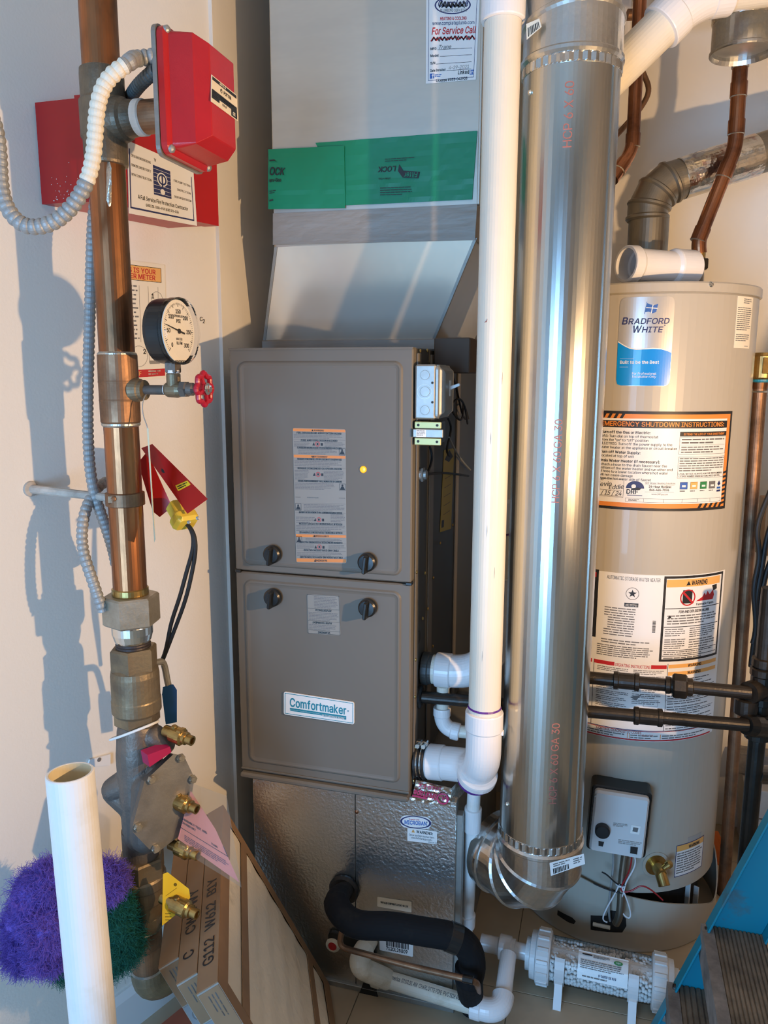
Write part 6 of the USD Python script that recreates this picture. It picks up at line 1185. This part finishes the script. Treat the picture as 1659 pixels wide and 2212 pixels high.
for q, c in ((((1365, 1845), (1361, 1875), (1350, 1900), (1344, 1925), (1358, 1926), (1385, 1914), (1410, 1925), (1432, 1945)), 'wire_red'), (((1370, 1847), (1367, 1880), (1352, 1908), (1346, 1930), (1340, 1960), (1345, 1972), (1341, 1912)), 'wire_white'), (((1338, 1910), (1320, 1945), (1306, 1972), (1304, 1988), (1312, 1992)), 'wire_white'), (((1300, 1884), (1320, 1898), (1335, 1910), (1352, 1912)), 'black_rubber'), (((1282, 1908), (1310, 1920), (1345, 1930)), 'black_rubber')):
    wh2.add('wire', tube(spline([gw(x, y, .012) for x, y in q], 40), .0017, 8), c)
wh2.add('wire_tie', lathe([(.0105, -.002), (.012, 0), (.0105, .002)], gw(1341, 1910, .002), UPV, 20), 'wire_white')
def ringpatch(name, corners, lab=None):
    q = [cylang(HC, RB, x, y) for x, y in corners]; A0, Z0 = min(a for a, z in q), min(z for a, z in q); A1, Z1 = max(a for a, z in q), max(z for a, z in q); S = Sticker(Cyl(HC, RB, A0, A1, Z0, Z1), 'heater_dark', .0004)
    S.poly('heater_dark', [((a-A0)*RB, z-Z0) for a, z in q]); wh2.add(name, cat(*S.col['heater_dark']), 'heater_dark', lab)
ringpatch('burner_door_hole', ((1276, 1977), (1310, 1978), (1314, 1966), (1334, 1968), (1352, 1984), (1353, 2000), (1344, 2014), (1276, 2008)), 'dark burner opening in the base ring')
wh2.add('burner_tip', pipe(hp3(1281, 1996, RB-HR+.003)[0], hp3(1318, 2004, RB-HR+.004)[0], .0045, 12), 'label_cream')
ringpatch('vent_slot', ((1205, 1966), (1236, 1982), (1244, 1990), (1240, 1996), (1228, 1992), (1204, 1976)))
# brass drain valve
p, n = hp3(1416, 1868); dv = wh2.add('drain_valve', lathe([(.024, 0), (.024, .002), (.012, .003), (.0135, .012), (.012, .030), (.010, .034)], p, n, 24), 'brass', 'brass drain valve with open spout')
dn = unit(n*.6+UPV*-.75+RH*.1); wh2.add('spout', lathe([(.0125, 0), (.0128, .030), (.0105, .031), (.0095, .022), (.0001, .02)], p+n*.022, dn, 24), 'brass', under=dv); wh2.add('valve_stem', cat(lathe([(.006, 0), (.006, .022), (.0085, .022), (.0085, .030), (.005, .034)], p+n*.022, unit(UPV*.7+RH*.55+n*.2), 16)), 'brass', under=dv)
wh2.add('drain_ring', lathe([(.031, 0), (.031, .0012), (.029, .0014)], p, n, 32), 'heater_grey')
wh2.done()
# ---- relief valve and copper discharge pipe on the right
rv = Th('relief_valve', 'brass relief valve on the right flank of the water heater', 'valve')
rp = at(1648, 790, 1.735); rv.add('flange', lathe([(.044, 0), (.044, .003), (.040, .006), (.022, .008)], rp-RH*.036+FH*.02, unit(RH*.9-FH*.35), 36), 'heater_grey')
rv.add('body', cat(lathe([(.021, -.03), (.024, -.026), (.024, .020), (.019, .028)], rp, UPV, 28), lathe([(.014, 0), (.014, .04)], rp-RH*.035+FH*.012, unit(RH*.94-FH*.33), 20)), 'brass'); rv.add('plate', cbox((.016, .004, .034), .001, frame(rp-FH*.024-RH*.004, RH, z=UPV)), 'brass'); rv.add('outlet_ring', lathe([(.019, 0), (.022, .002), (.022, .006), (.019, .008)], rp-(0, 0, .036), UPV, 24), 'ink_teal'); rv.done()
dp = Th('discharge_pipe', 'long dull copper discharge pipe dropping past the right of the water heater', 'pipe')
da_, db_ = at(1643, 822, 1.735), at(1558, 1990, 1.755); dp.add('pipe', pipe(da_, db_, .0143, 24), 'copper_dull'); dp.add('adapter', lathe([(.0165, -.02), (.0175, -.012), (.0175, .0), (.0150, .018)], da_, unit(db_-da_), 24), 'copper'); dp.add('solder_ring', lathe([(.0143, 0), (.0163, .002), (.0143, .004)], da_+unit(db_-da_)*.022, unit(db_-da_), 24), 'solder'); dp.add('lower_pipe', pipe(db_, (*(db_[:2]+[-.004, .004]), 0.02), .0143, 20), 'copper_dull'); dp.done()
# ---- flue, pipes on top of the heater
fl_ = Th('heater_flue', 'foil taped metal flue elbow rising from the heater top toward the right', 'flue')
fd = 1.82; RF = .0435
fa = at(1398, 540, fd); fa0 = np.array([fa[0], fa[1], zl+.002]); fz = at(1398, 478, fd); 
fl_.add('stack', lathe([(RF+.006, 0), (RF, .006), (RF, fz[2]-zl)], fa0, UPV, 40), 'flue_metal'); fdir = unit(at(1640, 342, fd+.0)-at(1470, 397, fd+.0))
gg = gores(fz, (0, 0, 1), fdir, 4, .026, .034, RF); build_gores(fl_, gg, RF, 'flue_metal'); e_ = gg[-1]
fl_.add('run', tube([e_[1]-e_[2]*.004, e_[1]+e_[2]*.16], RF-.0015, 40), 'flue_metal'); fl_.add('foil_wrap', lathe([(RF+.0003+.0012*meshkit.noise(np.array([i*.9, 0, 0]), 3), i*.012) for i in range(15)], e_[1]+e_[2]*.006, e_[2], 40), 'foil_tape_red', 'crinkled foil tape wrap'); fl_.add('run_end', tube([e_[1]+e_[2]*.16, e_[1]+e_[2]*.95], RF-.001, 40), 'flue_metal')
fl_.add('base_tape', lathe([(RF+.0006, 0), (RF+.0022, .004), (RF+.002, .035), (RF+.0006, .04)], fa0+(0, 0, .012), UPV, 40), 'foil_tape'); fl_.done()
pt = Th('loose_pvc_fitting', 'loose white plastic coupling lying on top of the water heater', 'pipe fitting')
pa, pb = at(1352, 566, 1.64), at(1488, 563, 1.70); ax_ = unit(pb-pa); ax_[2] = 0; ax_ = unit(ax_); zc_ = zl+.0045+.037; pa = np.array([pa[0], pa[1], zc_]); Lf = np.linalg.norm(pb[:2]-pa[:2])+.01
pt.add('body', lathe([(.031, 0), (.0355, .0), (.037, .002), (.0375, .020), (.0325, .028), (.0315, Lf*.66), (.0365, Lf*.69), (.0375, Lf*.71), (.037, Lf-.002), (.0355, Lf), (.031, Lf), (.031, Lf*.72), (.0285, Lf*.68), (.0285, .034), (.031, .03), (.031, 0)], pa, ax_, 48, False), 'pvc_white'); pt.done()
def cpipe(name, label, pts, r, mt='copper_bright', rings=(), fl=.03):
    T = Th(name, label, 'pipe'); T.add('pipe', tube(fillet(pts, fl, 8), r, 22), mt)
    for a, b, f in rings: a, b = np.asarray(a), np.asarray(b); T.add('fitting', lathe([(r, -.014), (r+.0016, -.0135), (r+.0016, .0135), (r, .014)], a+(b-a)*f, unit(b-a), 22), mt); T.add('solder_ring', lathe([(r+.0004, .013), (r+.0022, .0145), (r+.0004, .016)], a+(b-a)*f, unit(b-a), 22), 'solder')
    return T
c1 = [np.array([*at(1382, -30, 1.86)[:2], 2.495]), at(1366, 325, 1.86), at(1322, 388, 1.83)]
T = cpipe('cold_water_pipe', 'upright copper pipe bending away behind the round duct', c1, .0146, rings=((c1[0], c1[1], .55), (c1[0], c1[1], .97), (c1[1], c1[2], .55))); T.done()
c2a = at(1608, 0, 1.74); c2 = [c2a+(c2a-at(1588, 318, 1.74))*1.2, at(1588, 318, 1.74), at(1508, 520, 1.74), at(1511, 548, 1.74)]
T = cpipe('hot_water_pipe', 'right-hand copper pipe jogging down to the heater top', c2, .0152, rings=((c2[0], c2[1], .727), (c2[0], c2[1], .818), (c2[0], c2[1], .936), (c2[1], c2[2], .25), (c2[1], c2[2], .93)), fl=.02)
q = at(1512, 545, 1.74); T.add('nipple', cat(lathe([(.012, 0), (.012, .02)], q-(0, 0, .012), UPV, 18)), 'brass'); T.add('union', cat(hexn(q-(0, 0, .036), UPV, .020, .022, .002)), 'black_iron'); T.add('lower_nipple', lathe([(.011, 0), (.011, .05)], (q[0], q[1], zl), UPV, 18), 'plate_steel'); T.done()
T = cpipe('thin_copper_tube', 'thin bowed copper tube behind the slanted white pipe', [at(1378, 130, 1.93), at(1405, 195, 1.93), at(1386, 232, 1.93), at(1325, 300, 1.93)], .0062, 'copper_dull', fl=.06); T.done()
T = cpipe('cross_pipe', 'dark horizontal copper pipe high on the back wall', [at(1355, 32, 1.98), at(1580, 28, 1.98)], .012, 'copper_dull'); T.done()
sp = Th('slanted_vent_pipe', 'white plastic vent pipe slanting up to the right under the ceiling', 'pipe')
s0_, s1_, s2_ = at(1300, 186, 1.50), at(1500, -12, 1.50), at(1720, -42, 1.50)
s2_ = s1_+(s2_-s1_)*2.6
RS = .0345
sp.add('pipe', tube([s0_, s1_*.75+s0_*.25], RS, 36), 'pvc'); sp.add('run', tube([s1_*.92+s2_*.08, s2_], RS, 36), 'pvc'); sp.add('elbow', tube(fillet([s0_*.34+s1_*.66, s1_, s1_*.885+s2_*.115], .06, 12), RS+.004, 36), 'pvc_white'); d_ = unit(s1_-s0_)
def hub2(c, ax, L): sp.add('hub', lathe([(RS+.0002, -.001), (RS+.006, 0), (RS+.0068, .002), (RS+.0068, L-.003), (RS+.004, L)], c, ax, 36), 'pvc_white')
hub2(s0_*.36+s1_*.64, d_, .036); d2_ = unit(s2_-s1_); hub2(s1_+d2_*.062, -d2_, .034); sp.add('primer_ring', lathe([(RS+.0003, 0), (RS+.0018, .001), (RS+.0003, .003)], s1_+d2_*.062, d2_, 30), 'ink_rust'); sp.done()
fc = Th('flue_stub', 'open-ended taped metal flue stub hanging from above at the top right', 'duct')
f0 = at(1603, 118, 1.62); fc.add('stub', lathe([(.058, 0), (.0595, .002), (.0595, .006), (.057, .008), (.057, .13), (.055, .13), (.055, .008), (.058, 0)], f0, UPV, 44, False), 'galv_elbow'); fc.add('inner_plate', lathe([(.055, .014), (.055, .016)], f0, UPV, 40), 'zinc_box'); fc.add('foil_wrap', lathe([(.0575, .055), (.0592, .060), (.0588, .08), (.0594, .11), (.0575, .16)], f0, UPV, 44), 'foil_tape_red'); fc.add('upper_duct', lathe([(.057, .13), (.057, 2.5-f0[2])], f0, UPV, 40), 'galv_elbow'); fc.done()
wb = Th('wall_junction_box', 'white box with a black slot on the back wall behind the duct top', 'electrical box'); q = at(1338, 40, 2.15)
q = onY(1336, 30, BACKY-.03); wb.add('box', bx(q[0]-.03, q[0]+.03, BACKY-.035, BACKY-.002, q[2]-.11, q[2]+.13, .006), 'pvc_white'); q2_ = onY(1338, 78, BACKY-.037); wb.add('slot', bx(q2_[0]-.012, q2_[0]+.012, BACKY-.042, BACKY-.034, q2_[2]-.045, q2_[2]+.045, .001), 'black_rubber'); wb.done()
# ---- second black gas pipe and the manifold at the right
g2_ = Th('upper_gas_pipe', 'black iron gas pipe with a union crossing high in front of the heater labels', 'pipe')
u0, u1 = at(1150, 1452, 1.475), at(1622, 1497, 1.36); gx_ = unit(u1-u0); g2_.add('pipe', pipe(u0, u1, .0122, 20), 'black_iron')
tt = lambda px: u0+(u1-u0)*min(np.linspace(0, 1, 500), key=lambda t: abs(proj(u0+(u1-u0)*t)[0]-px))
coup(g2_, tt(1325), gx_, .0122, .048); g2_.add('union', cat(lathe([(.0122, 0), (.0165, .001), (.0165, .008), (.015, .010), (.015, .022)], tt(1437), gx_, 20), hexn(tt(1452), gx_, .0245, .026, .003, 8), lathe([(.018, 0), (.017, .018), (.0122, .020)], tt(1473), gx_, 20)), 'black_iron'); g2_.done()
mf_ = Th('gas_manifold', 'upright black iron gas manifold with tees at the right edge', 'pipe')
mx = lambda py, px=1650: at(px, py, 1.40)
MV = at(1652, 1420, 1.38)[:2]; mz = lambda py: vz_(MV, py)
mf_.add('riser', pipe((*MV, mz(1460)), (*MV, mz(1270)), .0165, 22), 'black_iron'); mf_.add('hub', lathe([(.0165, 0), (.022, .002), (.022, .016), (.0165, .018)], (*MV, mz(1440)), UPV, 22), 'black_iron')
mf_.add('tee', cat(lathe([(.020, 0), (.0235, .002), (.0235, .014), (.021, .016), (.021, .055), (.0235, .058), (.0235, .070), (.020, .072)], (*MV, mz(1520)), UPV, 22), tube([u1+gx_*-.004, np.array([*MV, u1[2]])], .0205, 20)), 'black_iron'); q = at(1622, 1515, 1.37)
mf_.add('drip_leg', cat(tube([at(1626, 1490, 1.372), at(1614, 1522, 1.372)], .0125, 16), lathe([(.016, 0), (.021, .003), (.021, .030), (.017, .032)], at(1610, 1543, 1.372), UPV, 20)), 'black_iron')
mf_.add('lower_tee', cat(lathe([(.020, 0), (.0235, .002), (.0235, .050), (.020, .052)], (*MV, mz(1595)), UPV, 22), tube([at(1610, 1566, 1.345), at(1622, 1567, 1.35), at(1652, 1570, 1.375)], [.0175, .021, .021], 20)), 'black_iron'); mf_.add('lower_riser', pipe((*MV, .0), (*MV, mz(1510)), .0155, 20), 'black_iron'); mf_.add('side_pipe', pipe((*MV, mz(1672)), at(1700, 1676, 1.45), .018, 20), 'black_iron'); mf_.done()
# ---- cables, boards, strap at the far right
cb = Th('black_cables', 'tangled black cables hanging at the right edge beside the copper pipe', 'cables')
for q in (((1668, 1050), (1648, 1100), (1636, 1150), (1640, 1200), (1630, 1260), (1632, 1330), (1626, 1390)), ((1672, 1120), (1655, 1170), (1645, 1230), (1634, 1300), (1640, 1345), (1650, 1362)), ((1670, 1200), (1650, 1260), (1640, 1320), (1630, 1380), (1622, 1440))): cb.add('cable', tube(spline([at(x, y, 1.62) for x, y in q], 40), .0055, 10), 'black_rubber')
cb.done()
wm = Th('wood_block', 'raw wooden block at the right edge above the cables', 'block'); q = at(1668, 1135, 1.7); wm.add('block', cbox((.05, .04, .13), .002, frame(q, RH, z=UPV)), 'wood_brown'); wm.done()
zB = lambda py: at(1636, py, 1.92)[2]
for i, (ya, yb, lab) in enumerate(((1692, 1752, 'white board on top of the stack behind the ladder'), (1754, 1794, 'second white board down the stack behind the ladder'), (1796, 1816, 'third white board down the stack behind the ladder'), (1818, 1960, 'lowest white board of the stack, mostly hidden by the ladder'))):
    T = Th('white_board', lab, 'board', 'stacked white boards'); q = at(1612, ya, 1.90); T.add('board', bx(q[0], q[0]+.34, q[1]-.01, q[1]+.14, max(zB(yb)+.002, .001), zB(ya), .002), 'board_white'); T.done()
sb_ = Th('wood_rail', 'dark horizontal wooden rail above the white boards', 'rail'); q = at(1612, 1650, 1.95); sb_.add('rail', bx(q[0]-.03, q[0]+.4, q[1], q[1]+.05, zB(1688)+.004, zB(1640), .002), 'wood_grey'); sb_.done()
os_ = Th('orange_strap', 'loose orange webbing strap hanging between heater and copper pipe', 'strap')
os_.add('strap', grid_sheet(lambda u, v, t: np.array([at(1538+14*math.sin(5*a)+(b-.5)*26, 1795+a*165, 1.86+.02*math.sin(4*a+b)) for a, b in zip(u, v)])+np.asarray(t).reshape(-1, 1)*-FH, 24, 4, .003), 'orange_strap'); os_.done()
# ================= condensate neutralizer canister on the floor
cn = Th('neutralizer_canister', 'clear condensate filter tube full of white pellets with white ribbed end caps on the floor', 'filter canister')
RCN = .0445; n0, n1 = onZ(1043, 2036, .062), onZ(1452, 2128, .062); cax = unit(n1-n0)
def cpt(px): return n0+cax*min(np.linspace(-.1, .9, 900), key=lambda t: abs(proj(n0+cax*t)[0]-px))
tb0, tb1 = cpt(1178), cpt(1420); LT = np.linalg.norm(tb1-tb0)
cn.add('tube', lathe([(RCN, 0), (RCN, LT*.5), (RCN, LT)], tb0, cax, 48, False), 'clear', 'clear plastic tube')
g = np.random.default_rng(11); bs = trimesh.creation.icosphere(1, .0039); Mx = axisframe(tb0, cax); bl = []
toc2 = unit(EYE-tb0); 
for z in np.arange(.005, LT-.004, .0066):
    for k in range(34):
        a = 2*math.pi*k/34+g.uniform(-.12, .12)+z*40; rr_ = RCN-.0052-g.uniform(0, .0015)
        pz = Mx[:3, :3] @ np.array([rr_*math.cos(a), rr_*math.sin(a), z+g.uniform(-.0015, .0015)])+tb0
        if pz[2] > tb0[2]+.025: continue
        q = bs.copy(); q.apply_translation(pz); bl.append(q)
    for k in range(13):
        xx, yy = g.uniform(-.034, .034), 0; pz = tb0+cax*(z+g.uniform(-.003, .003))+unit(np.cross(cax, UPV))*xx*.8+UPV*(.019+g.uniform(-.003, .004)); q = bs.copy(); q.apply_translation(pz); bl.append(q)
bl.append(lathe([(.0001, 0), (.033, 0), (.033, LT*.5), (.033, LT), (.0001, LT)], tb0-UPV*.007, cax, 24))
cn.add('pellets', cat(*bl), 'bead_white', 'white round pellets', kind='stuff', smooth=True)
def ribcap(c, ax, L, big):
    e = cn.add('end_cap', lathe([(RCN+.001, 0), (RCN+.007, .001), (RCN+.009, .004), (RCN+.009, L*.55), (RCN+.003, L*.6), (RCN+.002, L*.8), (RCN-.012, L*.84), (RCN-.012, L)], c, ax, 48), 'white_plastic', 'white threaded end cap')
    M = axisframe(c, ax)
    for k in range(14):
        a = 2*math.pi*k/14; o = M[:3, :3] @ np.array([(RCN+.0085)*math.cos(a), (RCN+.0085)*math.sin(a), L*.3])+c; rad = unit(M[:3, :3] @ np.array([math.cos(a), math.sin(a), 0])); cn.add('grip_rib', cbox((.008, L*.46, .006), .001, frame(o, np.cross(ax, rad), z=rad)), 'white_plastic', under=e)
ribcap(tb0+cax*.012, -cax, .052, 1); ribcap(tb1-cax*.012, cax, .052, 1)
a0_ = cpt(1140); cn.add('inlet', lathe([(.0165, 0), (.0165, .03), (.021, .031), (.021, .038), (.025, .040), (.0255, .064), (.021, .066), (.0175, .068), (.0175, .105)], a0_+cax*.004, -cax, 32), 'pvc_white', 'white union nut and inlet pipe')
cn.add('outlet', lathe([(.030, 0), (.030, .02), (.018, .022), (.018, .07)], tb1+cax*.030, cax, 32), 'pvc_white')
bt = unit(np.cross(cax, UPV)); bt = bt if bt @ (EYE-tb0) > 0 else -bt
for px in (1212, 1368):
    c = cpt(px); M = frame(c, cax, z=UPV); 
    st_ = cn.add('stand_clip', loft([np.c_[[c+bt*((RCN+o)*math.cos(q))+UPV*((RCN+o)*math.sin(q))+cax*x for x, o in ((-.010, .0003), (.010, .0003), (.010, .003), (-.010, .003))]] for q in np.linspace(-2.6, .75, 22)]), 'white_plastic', 'white saddle clip with a foot')
    cn.add('foot', hull([c+bt*b+UPV*(z-c[2])+cax*x for b, z in ((RCN-.004, .05), (RCN+.005, .045), (RCN+.024, .0), (RCN-.012, .0)) for x in (-.008, .008)]), 'white_plastic', under=st_)
class Tub:
    seg = 12
    def __init__(s, l0, l1, a0, a1): s.l0, s.a1 = l0, a1; s.w, s.h = l1-l0, (a1-a0)*RCN; s.rot = True
    def m(s, x, y, h): a = s.a1-(s.h-np.asarray(y))/RCN; q = RCN+np.asarray(h)*np.ones_like(a); return tb0+cax*(s.l0+np.asarray(x))[:, None]+bt*(q*np.cos(a))[:, None]+UPV*(q*np.sin(a))[:, None]
l0_ = np.linalg.norm(cpt(1249)-tb0); l1_ = np.linalg.norm(cpt(1356)-tb0)
L = Sticker(Tub(l0_, l1_, .10, 1.30), 'label_white', .0005); w, h = L.w, L.h
L.poly('ink_green', [(w*(.80+.09*math.cos(q)), h*(.80+.075*math.sin(q))) for q in np.linspace(0, 2*math.pi, 20)[:-1]]); L.text('label_white', 'USA', w*.76, h*.77, h*.06, l=4, flip=True); L.rect('ink_black', w*.08, h*.86, w*.28, h*.91); L.para('ink_grey', w*.3, h*.80, w*.65, h*.92, 3, .4, seed=2); L.para('ink_grey', w*.05, h*.38, w*.95, h*.70, 5, .42, seed=3); L.text('ink_navy', 'S/N 23-21591-5', w*.42, h*.20, h*.07, w*.35, True, flip=True); L.para('ink_grey', w*.1, h*.08, w*.8, h*.16, 1, .45, seed=5); L.build(cn, 'label', 'white printed label on the clear tube'); cn.done()
# ================= blue step ladder
ld = Th('step_ladder', 'worn turquoise blue step ladder with weathered grey wooden treads', 'ladder')
LY = at(1545, 2000, 1.20)[1]; XV, YV = np.array([1.0, 0, 0]), np.array([0, -1.0, 0])
r0_, r1_ = onY(1397, 2230, LY), onY(1672, 1725, LY)
rdir = unit(r1_-r0_); base_ = r0_-rdir*(r0_[2]/rdir[2]); topp = base_+rdir*1.75; RLN = np.linalg.norm(topp-base_)
wv = unit(XV - rdir*(XV @ rdir)); nv = YV
RWd, FW = .088, .024
def rail_box(x0, x1, n0_, n1_, t0=.0, t1=None, o=np.zeros(3), c=.001):
    m = cbox((x1-x0, n1_-n0_, (RLN if t1 is None else t1)-t0), c, frame(base_+o+wv*(x0+x1)/2+nv*(n0_+n1_)/2+rdir*(t0+(RLN if t1 is None else t1))/2, wv, z=rdir)); return m
rl = ld.add('rail_flange', rail_box(0, .0035, -.003, FW, .012), 'ladder_blue', 'blue front flange of the far rail'); ld.add('rail_web', rail_box(.0035, RWd-.0035, -.003, 0, .012), 'ladder_blue', 'scuffed blue web of the far rail'); ld.add('rail_flange', rail_box(RWd-.0035, RWd, -.003, FW, .012), 'ladder_blue')
lower = rail_box(RWd+.09, RWd+.13, -.02, -.017, .02, .9); ld.add('brace', lower, 'ladder_blue')
def tread(px, py, ln, wd, th, lab=None):
    c = onY(px, py, LY-.001); k = 12; prof = [(0, -th), (0, -.001)]
    for i in range(k): a = wd*(i+.15)/k; prof += [(a, 0), (a+wd/k*.55, 0), (a+wd/k*.62, -.0024), (a+wd/k*.84, -.0024)]
    prof += [(wd, -.001), (wd, -th)]; m = trimesh.creation.extrude_polygon(Polygon(prof).buffer(0), ln, engine='earcut'); v = m.vertices.copy(); m.vertices = c + XV*v[:, :1] + UPV*v[:, 1:2] + YV*v[:, 2:3]; m.fix_normals(); ld.add('tread', m, 'wood_step', lab)
    ld.add('tread_edge', hull([c+XV*x+UPV*z+YV*y for x in (-.020, -.0008) for z in (-.058, .001) for y in (0, ln)]), 'wood_grey')
    ld.add('tread_shoe', hull([c+XV*x+UPV*z+YV*y for x in (-.014, wd+.004) for z in (-th-.004, -th-.0005) for y in (0, .03)]), 'plate_steel')
tread(1541, 2000, .42, .080, .022, 'ribbed weathered wooden tread'); tread(1466, 2126, .42, .115, .022)
for px, py in ((1508, 2001), (1456, 2132)): q = onp(px, py, base_+nv*FW*.5, nv); q = base_+rdir*((q-base_) @ rdir)+nv*FW*.5; ld.add('rivet', lathe([(.006, 0), (.005, .003), (.0001, .0035)], q, -wv, 14), 'black_iron')
for px, py in ((1490, 2200), (1437, 2198)): ld.add('bolt', lathe([(.008, 0), (.007, .003), (.0001, .004)], onp(px, py, base_, nv), nv, 16), 'plate_steel')
ld.done()
# the lamp and the stand it rests on, right of the frame
st2 = Th('lamp_stand', 'round wooden stand under the work lamp', 'stand'); st2.add('top', lathe([(.155, 0), (.16, .004), (.16, .016), (.155, .02)], (LAMP[0], LAMP[1], LAMP[2]-.115), UPV, 48), 'wood_grey'); st2.add('post', pipe((LAMP[0], LAMP[1], .02), (LAMP[0], LAMP[1], LAMP[2]-.114), .02, 16), 'wood_grey'); st2.add('foot', lathe([(.15, 0), (.15, .02)], (LAMP[0], LAMP[1], 0), UPV, 32), 'wood_grey'); st2.add('socket', lathe([(.016, 0), (.016, .06), (.008, .07)], (LAMP[0], LAMP[1], LAMP[2]-.095), UPV, 20), 'black_plastic'); st2.done()
